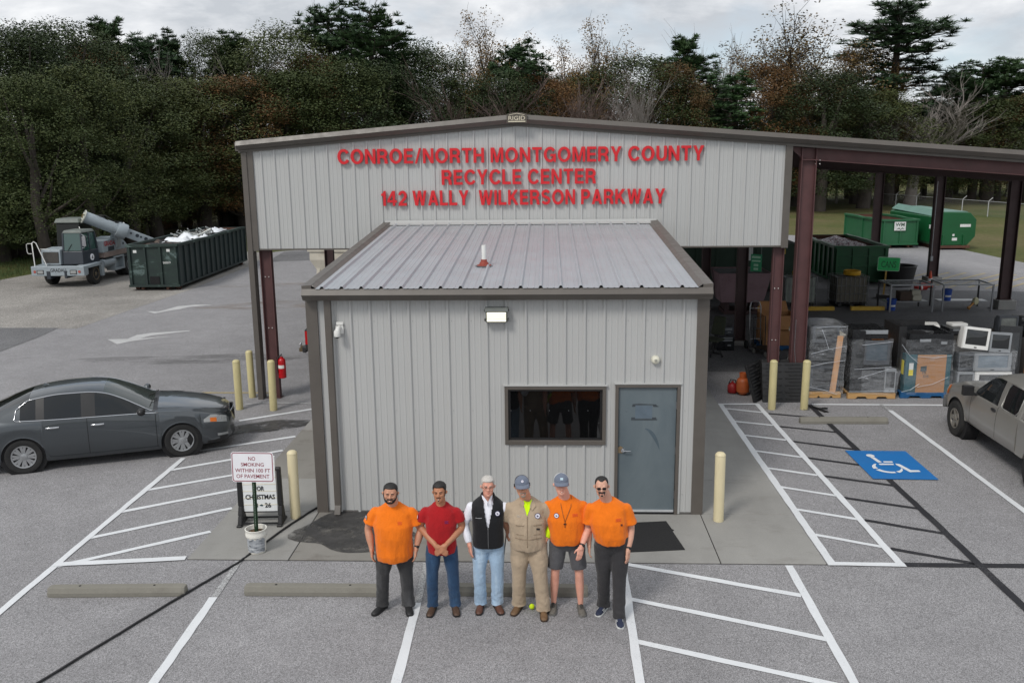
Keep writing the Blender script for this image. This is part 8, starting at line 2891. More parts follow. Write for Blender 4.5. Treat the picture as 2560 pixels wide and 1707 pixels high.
  gl.tube([L(-0.010, -0.113, 0.51 * h), L(0, -0.116, 0.515 * h), L(0.010, -0.113, 0.51 * h)], 0.002, 5)
  gl.build('sunglasses' if c.get('shades') else 'glasses', M_TINT if c.get('shades') else gm, root, smooth=60)
 if c.get('cap'):
  front, back, bm_ = c['cap']
  cf = hd.shell(lambda th, t: deg(th) < 82 and t > 0.655, lambda t: 0.013 + 0.014 * max(0, t - 0.66) / 0.34, 'cap', front, root, 90, 60, 0.0, 1.0, False)
  hd.shell(lambda th, t: deg(th) >= 82 and t > 0.60, lambda t: 0.011 + 0.014 * max(0, t - 0.66) / 0.34, 'cap_mesh', back, cf, 90, 60, 0.0, 1.0, False)
  bb = MB()
  vs, n_ = [], 16
  for r_ in range(6):
   q = r_ / 5
   for k in range(n_ + 1):
    th = R(-64 + 128 * k / n_)
    p = hd.loc(th, 0.665, 0.017)
    o = Vector((0, -1, 0)) * (0.075 * q * math.cos(th) ** 0.7 if math.cos(th) > 0 else 0)
    vs.append(hd.M @ (p + o + Vector((0, 0, -0.012 * q - 0.020 * (math.sin(th) ** 2) * q - 0.010 * q * q))))
  fs = [(r_ * (n_ + 1) + k, r_ * (n_ + 1) + k + 1, (r_ + 1) * (n_ + 1) + k + 1, (r_ + 1) * (n_ + 1) + k) for r_ in range(5) for k in range(n_)]
  bb.add(vs, fs)
  o = bb.build('brim', front, cf, smooth=180)
  sm_ = o.modifiers.new('thick', 'SOLIDIFY')
  sm_.thickness = 0.004
  badge(cf, hd.P(0, 0.83, 0.0225), (rm @ Vector((0, -0.9, 0.42))).normalized(), 0.020 if bm_ == 'round' else 0.018, bm_)
 top = c['top']
 sl = c.get('sleeve', 0.5)
 b = MB()
 hz = c.get('hem', 0.84)
 fl = c.get('flare', 1.0)
 loft(b, [(dz(hz + 0.02), sway * .3, 0.0, 0.168 * g * fl, 0.122 + bl * 0.9, 0.125, 0.16), (dz(hz + 0.10), sway * .4, 0.0, 0.174 * g * fl, 0.125 + bl * 1.12, 0.13, 0.06), (dz(1.08), sway * .6, 0.0, 0.172 * g, 0.125 + bl * 1.08, 0.115), (dz(1.22), sway, 0.0, 0.184 * g, 0.130 + bl * 0.75, 0.118),
   (dz(1.32), sway, 0.01, shw * 1.00, 0.124 + bl * .3, 0.108), (dz(1.385), sway, 0.015, shw * 1.08, 0.108 + bl * .1, 0.095, 0.05), (dz(1.425), sway, 0.018, shw * 0.88, 0.094, 0.084, 0.10), (dz(1.458), sway, 0.02, shw * 0.62, 0.082, 0.072, 0.2), (dz(1.482), sway, 0.022, 0.100, 0.076, 0.060, 0.42), (dz(1.488), sway, 0.024, 0.080, 0.064, 0.05, 0.44)], 36, 0.95)
 if not c.get('sleeveless'):
  for sx, (sh_, el, wr) in ((-1, arms[0]), (1, arms[1])):
   if sl <= 1.0:
    e_ = sh_.lerp(el, sl)
    limb_pts = [sh_ + Vector((-sx * 0.004, 0, 0.0)), sh_.lerp(el, sl * .5) + Vector((sx * 0.006, 0, 0)), e_]
    P, Q = smooth_path(limb_pts, [0.068, 0.073 * max(1, g ** .2), 0.070 * max(1, g ** .3) + 0.012 * c.get('loose', 1)], 5)
    b.tube(P, Q, 16)
    b.ball(tuple(limb_pts[0]), 0.068, 14, 8)
   else:
    e_ = el.lerp(wr, min(0.97, sl - 1.0))
    P, Q = smooth_path([sh_, sh_.lerp(el, .5), el, el.lerp(e_, 0.6), e_], [0.070, 0.064, 0.057, 0.052, 0.042], 5)
    b.tube(P, Q, 16)
    b.ball(tuple(sh_), 0.070, 14, 8)
 ms = voxel(b, 0.011, 3)
 wrinkle(ms, c.get('wr', 0.006) * 1.7, (10, 10, 4.2), X * 3, lambda p: 0.25 + 0.75 * min(1, max(0, (dz(1.42) - p.z) / 0.4)))
 ms.materials.append(top)
 shirt = link(c.get('topname', 'shirt'), ms, root)
 pm = c['pants']
 b = MB()
 wz = c.get('waist', 1.0)
 loft(b, [(dz(0.80), 0, 0.01, 0.11 * g, 0.085, 0.10), (dz(0.88), 0, 0.01, 0.168 * g, 0.115 + bl * .3, 0.125), (dz(0.96), 0, 0.008, 0.168 * g, 0.115 + bl * .7, 0.122), (dz(wz + 0.04), 0, 0.005, 0.160 * g, 0.112 + bl * .85, 0.112)], 30)
 pl = c.get('pleg', 1.0)
 for (hip, knee, ank, fd) in legs:
  if c.get('shorts'):
   kz = knee + Vector((0, 0, 0.05)) + (hip - knee) * 0.02
   P, Q = smooth_path([hip, hip.lerp(kz, .5), kz], [0.108 * g ** .4, 0.106, 0.102], 5)
  else:
   lo = ank + Vector((0, 0.006, -0.035))
   P, Q = smooth_path([hip, hip.lerp(knee, .5), knee, knee.lerp(lo, .5), lo + Vector((0, 0, 0.05)), lo], [0.106 * g ** .5 * pl, 0.099 * g ** .4 * pl, 0.084 * pl, 0.080 * pl, 0.080 * pl, 0.090 * pl], 6)
  b.tube(P, Q, 18)
 mp = voxel(b, 0.011, 3)
 wrinkle(mp, 0.009, (8, 8, 11), X * 5 + 2, lambda p: 0.4 + 1.2 * max(0, 1 - p.z / 0.45) + 0.5 * math.exp(-((p.z - 0.82) / 0.09) ** 2))
 mp.materials.append(pm)
 pants = link(c.get('pantsname', 'trousers'), mp, root)
 for (hip, knee, ank, fd) in legs:
  b = MB()
  sd = Vector((-fd.y, fd.x, 0))
  secs = [(-0.075, 0.030, 0.075), (-0.055, 0.038, 0.095), (0.0, 0.039, 0.100), (0.06, 0.042, 0.082), (0.11, 0.047, 0.066), (0.16, 0.046, 0.056), (0.195, 0.036, 0.045), (0.212, 0.018, 0.032)]
  vs, fs = [], []
  for (q, w_, hh) in secs:
   o = Vector((ank.x, ank.y, 0)) + fd * q
   for k in range(12):
    a = PI * k / 11
    vs.append(o + sd * (w_ * math.cos(a)) + Vector((0, 0, 0.018 + (hh - 0.018) * math.sin(a) ** 0.75)))
  for i in range(len(secs) - 1):
   for k in range(11):
    fs.append((i * 12 + k, i * 12 + k + 1, (i + 1) * 12 + k + 1, (i + 1) * 12 + k))
  fs.append(tuple(range(12)))
  fs.append(tuple((len(secs) - 1) * 12 + k for k in range(11, -1, -1)))
  b.add(vs, fs)
  so_ = b.build('shoe', c['shoe'], root, smooth=60, merge=True)
  b = MB()
  ol = []
  for (q, w_, hh) in secs:
   ol.append(Vector((ank.x, ank.y, 0)) + fd * q + sd * (w_ + 0.004))
  for (q, w_, hh) in secs[::-1]:
   ol.append(Vector((ank.x, ank.y, 0)) + fd * q - sd * (w_ + 0.004))
  b.prism([(p.x, p.y) for p in ol], 0.004, 0.026, 'z')
  b.build('sole', c.get('sole', M_TRIMBLK), so_)
  if c.get('laces'):
   b = MB()
   for q in (0.045, 0.065, 0.085, 0.105):
    o = Vector((ank.x, ank.y, 0)) + fd * q
    zt_ = 0.096 - (q - 0.04) * 0.42
    b.tube([o + sd * 0.022 + Vector((0, 0, zt_ - 0.006)), o + Vector((0, 0, zt_ + 0.004)), o - sd * 0.022 + Vector((0, 0, zt_ - 0.006))], 0.004, 5)
   b.build('lace_row', c['laces'], so_, kind='stuff')
  if c.get('stripes'):
   b = MB()
   for q in (0.05, 0.075, 0.10):
    for sg in (-1, 1):
     o = Vector((ank.x, ank.y, 0)) + fd * q + sd * (sg * 0.0435)
     b.hexa([o + fd * d_ + sd * e_ + Vector((0, 0, 0.03)) for d_, e_ in ((-.005, -.003), (.005, -.003), (.005, .003), (-.005, .003))], [o + fd * (d_ + 0.012) - sd * (sg * 0.010) + sd * e_ + Vector((0, 0, 0.062)) for d_, e_ in ((-.005, -.003), (.005, -.003), (.005, .003), (-.005, .003))])
   b.build('stripe_row', M_LABELW, so_, kind='stuff')
 if c.get('watch'):
  for sx in ([c['watch']] if isinstance(c['watch'], int) else c['watch']):
   sh_, el, wr = arms[0 if sx < 0 else 1]
   d = (wr - el).normalized()
   b = MB()
   b.tube([wr - d * 0.035, wr - d * 0.012], [0.0335, 0.0325], 16)
   wt = b.build('watch', M_BLACK, root, smooth=40)
   b = MB()
   b.cbox(wr - d * 0.024 + Vector((sx * 0.012, -0.032, 0.004)), (0.030, 0.012, 0.034))
   b.build('watch_face', M_TRIMBLK, wt, bevel=0.004)
 return root, hd, arms, shirt, dz, pants
def surf_y(me, x, z, pick=min):
 """front surface of a garment at (x, z)."""
 best = None
 for v in me.vertices:
  if abs(v.co.x - x) < 0.014 and abs(v.co.z - z) < 0.014 and (best is None or v.co.y < best):
   best = v.co.y
 return best if best is not None else -0.15
def badge(parent, p, n, r, kind='round'):
 """small embroidered emblem lying on a surface with normal n."""
 n = Vector(n).normalized()
 u = Vector((0, 0, 1)).cross(n).normalized()
 w = n.cross(u)
 p = Vector(p)
 q = lambda x, y, o: p + u * x + w * y + n * o
 if kind == 'round':
  b = MB()
  b.add([q(r * math.cos(a), r * math.sin(a), 0.003) for a in [2 * PI * k / 20 for k in range(20)]], [tuple(range(20))])
  o = b.build('badge', M_BADGEB, parent)
  b = MB()
  b.add([q(r * 0.8 * math.cos(a), r * 0.8 * math.sin(a), 0.0042) for a in [2 * PI * k / 20 for k in range(20)]], [tuple(range(20))])
  b.build('badge_field', M_BADGEW, o)
  b = MB()
  k = r * 0.5
  b.add([q(x * k, y * k, 0.0054) for x, y in ((-.5, .9), (-.1, .7), (-.1, .1), (.9, 0), (.7, -.6), (.3, -.4), (0, -.9), (-.5, -.5), (-.9, .1), (-.5, .2))], [tuple(range(10))])
  b.build('badge_mark', M_BADGEB, o)
 else:
  b = MB()
  b.add([q(x * r, y * r * 0.8, 0.003) for x, y in ((-1, -1), (1, -1), (1, 1), (-1, 1))], [(0, 1, 2, 3)])
  b.build('badge', mat('pale blue patch', lin((176, 198, 208)), 0.6), parent)
def print_lines(parent, me, x0, x1, z, m, n=3, tilt=0.0):
 """tiny unreadable embroidered lines on a chest."""
 b = MB()
 for k in range(n):
  xa, xb = x0 + 0.006 * (k % 2), x1 - 0.006 * (k % 2)
  zz = z - 0.012 * k
  pts = [(xa + (xb - xa) * i / 5, zz + tilt * (i / 5)) for i in range(6)]
  b.tube([(x, surf_y(me, x, z_) - 0.001, z_) for x, z_ in pts], 0.0022, 4)
 b.build('stitched_line', m, parent, kind='stuff')
SK = [skin('skin %d' % i, lin(col)) for i, col in enumerate(((192, 142, 116), (178, 124, 94), (214, 156, 136), (204, 150, 122), (220, 164, 144), (206, 160, 138)))]
SKC = [lin(col) for col in ((192, 142, 116), (178, 124, 94), (214, 156, 136), (204, 150, 122), (220, 164, 144), (206, 160, 138))]
M_BLKJEAN = cloth('faded black denim', (0.040, 0.040, 0.042), 0.004, 40, fade=(0.10, 0.10, 0.105))
M_BLUEJEAN = cloth('dark blue denim', (0.022, 0.058, 0.125), 0.004, 40, fade=(0.045, 0.10, 0.19))
M_LTJEAN = cloth('light blue denim', (0.34, 0.47, 0.62), 0.005, 30, fade=(0.50, 0.62, 0.74))
M_TAN = cloth('tan coverall cloth', lin((172, 154, 132)), 0.005, 22)
M_GREYSHORT = cloth('grey shorts cloth', (0.085, 0.085, 0.092), 0.004, 30)
M_CHARCOAL = cloth('charcoal work cloth', (0.036, 0.035, 0.038), 0.004, 30)
M_VEST = cloth('black soft shell', (0.0075, 0.0078, 0.010), 0.003, 24, rough=0.7)
M_WSHIRT = cloth('white shirt cotton', lin((232, 233, 242)), 0.004, 26, var=0.03)
M_HIVIS = cloth('fluorescent yellow', (0.58, 0.86, 0.005), 0.004, 26)
M_BOOTBR = mat('brown boot leather', lin((88, 56, 42)), 0.5, 0, 0.2, 14)
M_BOOTDK = mat('dark brown boot leather', lin((74, 54, 40)), 0.55, 0, 0.2, 14)
M_BOOTTAN = mat('worn tan boot leather', lin((110, 84, 58)), 0.65, 0, 0.25, 14)
M_SNEAKG = mat('grey sneaker mesh', lin((98, 94, 88)), 0.8, 0, 0.2, 30)
M_NAVYSH = mat('navy sneaker', lin((34, 42, 66)), 0.75, 0, 0.15, 20)
M_CAPGREY = cloth('heather grey cap', lin((106, 114, 130)), 0.002, 60)
M_CAPBLK = mat('black cap mesh', (0.012, 0.012, 0.016), 0.8)
M_CAPWHT = mat('white cap mesh', lin((205, 205, 204)), 0.8)
DN = (0, 0, -1)
# 1: stocky man in orange
r1 = person('stout man with a full black beard in an orange T-shirt and faded black jeans', 1.79, -3.12, 1.73, dict(
 skin=SK[0], skin_col=SKC[0], girth=1.38, belly=0.10, shw=0.232, wide=1.12, neck=1.2, hx=-0.02, hy=-0.05, pitch=2, yaw=0.10, roll=0.05, smile=1.0, eye=0.002,
 feet=((-0.185, 0.0, -0.45), (0.15, 0.01, 0.25)), armL=((-0.335, 0.05, 1.09), (-0.285, -0.05, 0.865), (0.10, -0.25, -1), (-1, 0, 0.1), 0.5), armR=((0.335, 0.05, 1.09), (0.29, -0.05, 0.875), (-0.10, -0.25, -1), (1, 0, 0.1), 0.5),
 hair=M_HAIRBLK, hairline=0.80, hairoff=0.010, beard='full', beardmat=M_HAIRBLK, top=M_ORANGE, hem=0.76, flare=1.02, sleeve=0.62, loose=2.0, wr=0.008, pants=M_BLKJEAN, pleg=1.02, shoe=mat('black shoe', (0.012, 0.012, 0.013), 0.6), watch=1))
# 2: slim man in red
r2 = person('slim man with short black hair in a red T-shirt and dark jeans, hands clasped', 2.395, -3.13, 1.74, dict(
 skin=SK[1], skin_col=SKC[1], girth=1.10, belly=0.02, shw=0.198, hx=0.0, hy=-0.03, pitch=6, yaw=-0.05, roll=-0.04, smile=0.9, eye=0.0035,
 feet=((-0.135, 0.0, -0.12), (0.15, 0.02, 0.22)), armL=((-0.262, 0.03, 1.13), (-0.045, -0.175, 0.965), (0.8, -0.15, -0.55), (-0.2, -0.9, 0.35), 0.35), armR=((0.262, 0.03, 1.13), (0.075, -0.165, 0.975), (-0.75, -0.30, -0.6), (0.2, -0.9, 0.35), 0.45),
 hair=M_HAIRBLK, hairline=0.79, hairoff=0.018, beard='thin', beardmat=M_HAIRBLK, top=M_REDTEE, hem=0.83, sleeve=0.55, pants=M_BLUEJEAN, pleg=0.92, shoe=M_BOOTDK))
# 3: grey-haired man in a vest
r3 = person('grey haired man with glasses in a black vest over a white shirt and light jeans', 2.985, -3.08, 1.80, dict(
 skin=SK[2], skin_col=SKC[2], girth=1.06, belly=0.02, shw=0.205, hx=0.01, hy=-0.03, pitch=7, yaw=0.10, smile=0.3, eye=0.0035, brow=True, browmat=M_STUBGREY, glasses=True,
 feet=((-0.115, 0.02, -0.05), (0.10, 0.02, 0.35)), armL=((-0.30, 0.03, 1.16), (-0.235, -0.07, 0.925), (0.15, -0.25, -1), (-0.9, -0.4, 0.1), 0.35), armR=((0.30, 0.10, 1.20), (0.38, 0.15, 1.33), (0.8, 0.1, 0.3), (0, 0.9, 0.2), 0.4),
 hair=M_HAIRGREY, hairline=0.76, hairoff=0.018, top=M_WSHIRT, sleeve=1.93, hem=0.92, pants=M_LTJEAN, pleg=0.98, shoe=M_BOOTBR, topname='shirt', thumb=(1, -1)))
def vest(rt):
 root, hd, arms, shirt, dz, pants = rt
 b = MB()
 loft(b, [(dz(0.88), 0, 0.0, 0.196, 0.158, 0.148), (dz(0.96), 0, 0.0, 0.200, 0.162, 0.148), (dz(1.10), 0, 0.0, 0.196, 0.164, 0.136), (dz(1.24), 0, 0.0, 0.202, 0.162, 0.134), (dz(1.35), 0, 0.01, 0.214, 0.144, 0.122), (dz(1.42), 0, 0.015, 0.206, 0.118, 0.108, 0.05),
   (dz(1.465), 0, 0.02, 0.158, 0.094, 0.085, 0.12), (dz(1.505), 0, 0.022, 0.098, 0.082, 0.068, 0.30), (dz(1.55), 0, 0.026, 0.086, 0.072, 0.064, 0.34)], 40)
 me = voxel(b, 0.010, 3)
 bm = bmesh.new()
 bm.from_mesh(me)
 dead = [v for v in bm.verts if v.co.y < 0.0 and v.co.z > dz(1.16) and abs(v.co.x - 0.012) < 0.062 * min(1.0, (v.co.z - dz(1.16)) / 0.34)]
 bmesh.ops.delete(bm, geom=dead, context='VERTS')
 bm.to_mesh(me)
 bm.free()
 me.materials.append(M_VEST)
 vs_ = link('vest', me, root)
 b = MB()
 b.tube([(0.012, surf_y(me, 0.012, z) - 0.003, z) for z in [dz(0.90 + 0.27 * k / 10) for k in range(11)]], 0.004, 6)
 b.build('zip', M_STEEL, vs_, smooth=180)
 badge(vs_, (0.13, surf_y(me, 0.13, dz(1.345)) - 0.002, dz(1.345)), (0.15, -1, 0.2), 0.033)
 print_lines(vs_, me, -0.145, -0.065, dz(1.285), mat('white thread', lin((190, 192, 196)), 0.7), 1, 0.008)
 b = MB()                                                                   # white collar wings
 for sx in (-1, 1):
  b.add([(sx * 0.070, -0.035, dz(1.555)), (sx * 0.060, -0.062, dz(1.515)), (sx * 0.012 + 0.012, -0.112, dz(1.44)), (sx * 0.004 + 0.012, -0.098, dz(1.49)), (sx * 0.045, -0.062, dz(1.545))], [(0, 1, 2, 3, 4)])
 b.build('collar', M_WSHIRT, shirt)
vest(r3)
# 4: man in coveralls
r4 = person('tall man in tan coveralls and a grey cap with a round patch', 3.50, -3.10, 1.815, dict(
 skin=SK[3], skin_col=SKC[3], girth=1.30, belly=0.06, shw=0.225, hx=-0.07, hy=-0.05, sway=-0.02, pitch=3, yaw=0.12, roll=-0.05, smile=0.5, eye=0.003, brow=False, neck=1.15, wide=1.05,
 feet=((-0.135, 0.02, -0.35), (0.185, -0.10, 0.05)), kneeL=(-0.125, -0.01, 0.50), kneeR=(0.145, -0.09, 0.51), armL=((-0.30, 0.09, 1.20), (-0.28, 0.17, 1.02), (0, 0.3, -1), (-1, 0, 0), 0.4), armR=((0.315, 0.05, 1.17), (0.225, -0.02, 1.0), (-0.4, 0.15, -0.9), (0.9, 0, 0.3), 0.4),
 hair=M_STUBGREY, beard='goatee', beardmat=M_STUBGREY, beardoff=0.007, cap=(M_CAPGREY, M_CAPBLK, 'round'), top=M_TAN, hem=0.86, sleeve=0.86, loose=1.4, wr=0.008, pants=M_TAN, pleg=1.10, shoe=M_BOOTTAN, topname='coverall_top', pantsname='coverall_legs', sole=mat('brown sole', (0.05, 0.03, 0.02), 0.8)))
def coverall(rt):
 root, hd, arms, top, dz, pants = rt
 me = top.data
 b = MB()
 pts = [(-0.075, 1.505), (-0.06, 1.46), (0.0, 1.30), (0.045, 1.455), (0.055, 1.50), (0.0, 1.475), (-0.03, 1.47)]
 sy = lambda x, z, o: surf_y(me, x, z) - o
 base = [(-0.078, 1.495), (-0.052, 1.42), (-0.015, 1.315), (0.02, 1.40), (0.045, 1.49), (0.015, 1.47), (-0.03, 1.47)]
 grid = [(x, sy(x, dz(z), 0.006), dz(z)) for x, z in base]
 b.add(grid, [(0, 1, 6), (1, 2, 5, 6), (2, 3, 5), (3, 4, 5)])
 b.build('undershirt', M_HIVIS, root)
 sh_, el, wr = arms[1]
 b = MB()
 e0 = sh_.lerp(el, 0.80)
 P, Q = smooth_path([e0, el, el.lerp(wr, 0.5), el.lerp(wr, 0.95)], [0.064, 0.064, 0.058, 0.046], 5)
 b.tube(P, Q, 16)
 m2 = voxel(b, 0.01, 3)
 wrinkle(m2, 0.006, (14, 14, 14), 3.0)
 m2.materials.append(M_HIVIS)
 link('undersleeve', m2, root)
 M_SEAM = mat('coverall seam', lin((138, 120, 100)), 0.9)
 for poly in ([(-0.082, 1.505), (-0.105, 1.44), (-0.062, 1.415), (-0.050, 1.46)], [(0.052, 1.50), (0.095, 1.425), (0.045, 1.375), (0.018, 1.42)]):
  b = MB()
  b.add([(x, sy(x, dz(z), 0.010), dz(z)) for x, z in poly], [(0, 1, 2, 3)])
  b.build('collar_wing', M_TAN, top)
 for x0 in (-0.155, 0.065):
  b = MB()
  b.tube([(x0 + 0.10 * k / 6, sy(x0 + 0.10 * k / 6, dz(1.205), 0.001), dz(1.205)) for k in range(7)], 0.004, 5)
  b.tube([(x0 + 0.10 * k / 6, sy(x0 + 0.10 * k / 6, dz(1.09), 0.001), dz(1.09)) for k in range(7)], 0.0025, 5)
  b.build('pocket_edge', M_SEAM, top, smooth=180)
 b = MB()
 b.tube([(-0.012, sy(-0.012, z, 0.0005), z) for z in [dz(0.93 + 0.38 * k / 14) for k in range(15)]], 0.0045, 5)
 b.build('front_placket', M_SEAM, top, smooth=180)
 b = MB()
 b.tube([(-0.19 + 0.38 * k / 16, sy(-0.19 + 0.38 * k / 16, dz(1.035), 0.0), dz(1.035)) for k in range(1, 16)], 0.004, 5)
 b.build('waist_seam', M_SEAM, top, smooth=180)
 badge(top, (0.115, sy(0.115, dz(1.315), 0.003), dz(1.315)), (0.15, -1, 0.15), 0.036)
 b = MB()
 y_ = sy(0.12, dz(1.155), 0.004)
 b.box(0.10, 0.145, y_ - 0.002, y_, dz(1.145), dz(1.168))
 b.build('pocket_label', M_TRIMBLK, top)
 print_lines(top, me, -0.145, -0.10, dz(1.315), mat('grey thread', lin((200, 196, 188)), 0.7), 2)
 ear = MB()
 for sx in (-1, 1):
  ear.cbox(hd.P(sx * R(88), 0.60, 0.016), (0.012, 0.026, 0.04), hd.M.to_3x3())
 ear.build('ear_muff_clip', M_TRIMBLK, root, bevel=0.005)
coverall(r4)
# 5: man in orange with shorts
r5 = person('man in an orange T-shirt, grey shorts and a grey cap with white mesh', 3.985, -3.08, 1.835, dict(
 skin=SK[4], skin_col=SKC[4], girth=1.30, belly=0.055, shw=0.222, hx=-0.075, hy=-0.05, sway=-0.02, pitch=5, yaw=0.05, roll=0.0, smile=0.9, eye=0.002, brow=False, wide=1.06, neck=1.2,
 feet=((-0.17, 0.03, -0.10), (0.175, 0.0, 0.12)), armL=((-0.30, 0.10, 1.18), (-0.30, 0.2, 0.96), (0, 0.2, -1), (-1, 0, 0), 0.4), armR=((0.275, -0.01, 1.15), (0.175, -0.165, 0.945), (-0.20, -0.25, -1), (0.4, -0.9, 0.2), 0.3),
 hair=mat('brown hair', (0.03, 0.018, 0.011), 0.6), cap=(M_CAPGREY, M_CAPWHT, 'patch'), top=M_ORANGE, hem=0.915, sleeve=0.66, loose=2.0, wr=0.007, pants=M_GREYSHORT, shorts=True, pantsname='shorts', shoe=M_SNEAKG, laces=M_TRIMBLK, sole=mat('grey sole', (0.16, 0.155, 0.15), 0.8), watch=1, thumb=(1, 1)))
root, hd, arms, shirt5, dz5, _p = r5
b = MB()
me5 = shirt5.data
V_ = [(-0.095, 1.50), (-0.075, 1.40), (-0.05, 1.30), (-0.03, 1.235)]
W_ = [(0.055, 1.50), (0.045, 1.40), (0.0, 1.30), (-0.03, 1.235)]
for q in (V_, W_):
 b.tube([(x, surf_y(me5, x, dz5(z)) - 0.004, dz5(z)) for x, z in q], 0.0026, 5)
b.build('necklace', mat('dark cord', (0.06, 0.04, 0.03), 0.6), root, smooth=180)
b = MB()
y_ = surf_y(me5, -0.03, dz5(1.20)) - 0.006
b.box(-0.034, -0.026, y_ - 0.003, y_ + 0.001, dz5(1.165), dz5(1.235))
b.box(-0.048, -0.012, y_ - 0.003, y_ + 0.001, dz5(1.205), dz5(1.215))
b.build('cross_pendant', M_TRIMBLK, root)
badge(shirt5, (-0.135, surf_y(me5, -0.135, dz5(1.30)) - 0.003, dz5(1.30)), (-0.2, -1, 0.15), 0.033)
# 6: man in orange with sunglasses
r6 = person('man with sunglasses and a dark moustache in an orange T-shirt and charcoal trousers', 4.545, -3.16, 1.84, dict(
 skin=SK[5], skin_col=SKC[5], girth=1.30, belly=0.08, shw=0.230, hx=-0.135, hy=-0.04, sway=-0.05, pitch=5, yaw=-0.06, roll=-0.03, shades=True, wide=1.05, neck=1.25, brow=False,
 feet=((-0.09, 0.08, -0.45), (0.085, -0.19, 0.05)), kneeL=(-0.10, 0.01, 0.51), kneeR=(0.09, -0.09, 0.50), armL=((-0.30, 0.06, 1.14), (-0.285, 0.02, 0.93), (0.0, -0.1, -1), (-1, -0.1, 0), 0.5), armR=((0.235, 0.03, 1.13), (0.195, -0.10, 0.915), (-0.05, -0.2, -1), (0.8, -0.5, 0.1), 0.4),
 hair=M_HAIRBLK, hairline=0.84, temple=0.05, peak=0.03, hairoff=0.008, beard='moustache', beardmat=M_HAIRBLK, top=M_ORANGE, hem=0.965, flare=0.97, sleeve=0.70, loose=2.2, wr=0.007, pants=M_CHARCOAL, pleg=1.02, shoe=M_NAVYSH, sole=M_LABELW, stripes=True, watch=1))
M_REDTHR = mat('red thread', lin((210, 64, 52)), 0.8)
M_PURTHR = mat('purple thread', lin((92, 42, 120)), 0.8)
print_lines(r1[3], r1[3].data, 0.08, 0.135, r1[4](1.30), M_REDTHR)
print_lines(r2[3], r2[3].data, 0.06, 0.11, r2[4](1.30), M_PURTHR)
print_lines(shirt5, me5, 0.06, 0.13, dz5(1.315), M_REDTHR)
print_lines(r6[3], r6[3].data, 0.03, 0.10, r6[4](1.295), M_REDTHR)
for rt, sx in ((r1, -1), (r2, -1)):
 sh_, el, wr = rt[2][0]
 p = sh_.lerp(el, 0.36)
 n = Vector((-1, -0.45, 0.25)).normalized()
 badge(rt[3], p + n * 0.084, n, 0.034)
b = MB()
y_ = surf_y(r6[3].data, 0.105, r6[4](1.225)) - 0.003
b.box(0.092, 0.116, y_ - 0.002, y_, r6[4](1.215), r6[4](1.238))
b.build('pocket_label', mat('dark red label', lin((92, 40, 34)), 0.7), r6[3])
# ================================================================== TREES
HERO = [('O0',-27.5,36,12.6,4.6),('O0',-26.5,38,12.9,4.3),('O0',-26.6,42,13.6,4.6),('O1',-23.1,33,9.8,3.4),('O0',-26.5,46,13.7,4.0),('P',-27.9,52,15.0,3.8),('O2',-26.9,48,13.0,3.3),('O1',-22.5,37,10.6,3.7),('O1',-23.7,44,10.4,4.8),('B',-25.3,50,13.4,3.7),('P',-27.3,58,14.8,3.8),('P',-26.7,60,15.2,2.8),('O1',-23.7,48,11.0,4.8),('B',-23.7,56,13.4,4.4),('O0',-23.4,60,15.0,3.9),('P',-22.7,62,15.3,3.6),('O0',-21.5,64,15.1,4.1),('O1',-21.9,52,11.1,5.4),('O2',-19.4,54,11.4,4.9),('O1',-17.5,60,15.6,5.2),('O1',-16.7,56,11.9,5.3),('O2',-15.7,60,13.5,4.2),('P',-14.2,62,17.5,4.3),('B',-15.3,66,18.7,3.4),('P',-10.9,63,17.5,4.3),('P',-9.3,64,15.4,3.3),('O1',-12.5,58,12.9,5.1),('O0',-10.1,60,12.8,5.6),('O0',-8.2,66,14.9,4.9),('O0',-6.2,68,14.6,5.0),('S',-2.6,70,16.9,4.7),('R',-2.4,62,12.8,6.8),('P',1.2,66,14.7,4.1),('O0',-0.2,64,12.3,4.8),('S',6.6,72,16.4,4.8),('R',4.9,64,12.4,5.5),('R',7.0,66,12.5,5.6),('O2',3.1,66,12.2,4.1),('O1',11.6,70,14.0,6.2),('B',11.1,62,12.1,2.8),('P',16.6,74,15.8,4.0),('B',21.2,80,17.3,4.7),('O2',14.9,70,13.3,3.9),('Y',18.6,72,12.9,5.1),('Y',21.4,74,12.8,5.3),('O2',25.1,76,13.8,4.9),('S',29.8,82,18.3,8.7),('O0',29.9,74,12.7,6.0),('P',39.9,84,20.1,8.3),('O2',37.2,86,16.3,5.4),('O1',35.4,78,11.3,6.7),('B',40.7,80,12.7,7.7),('P',48.0,88,13.9,5.5),('P',51.6,90,14.7,5.1),('P',54.3,90,15.1,5.6),('P',58.1,90,15.0,6.0),('O1',51.4,86,10.8,6.8),('O2',55.9,86,11.1,6.3)]
def m_leaf(name, cols, rough=0.6):
 t = NT(name)
 oi = t.n('ShaderNodeObjectInfo')
 a = t.noise(2.6, 3, 0.6)
 b_ = t.n('ShaderNodeMath', operation='ADD')
 t.l(a, b_.inputs[0])
 k = t.n('ShaderNodeMath', operation='MULTIPLY')
 t.l(oi.outputs['Random'], k.inputs[0])
 k.inputs[1].default_value = 0.22
 t.l(k.outputs[0], b_.inputs[1])
 c = t.ramp(b_.outputs[0], [(0.36, cols[0]), (0.56, cols[1]), (0.78, cols[2])])
 t.color(t.mix(1.0, c, t.ramp(t.noise(9, 2), [(0.3, 0.78), (0.7, 1.2)]), 'MULTIPLY'))
 t.set(rough=rough, spec=0.25)
 return t.m
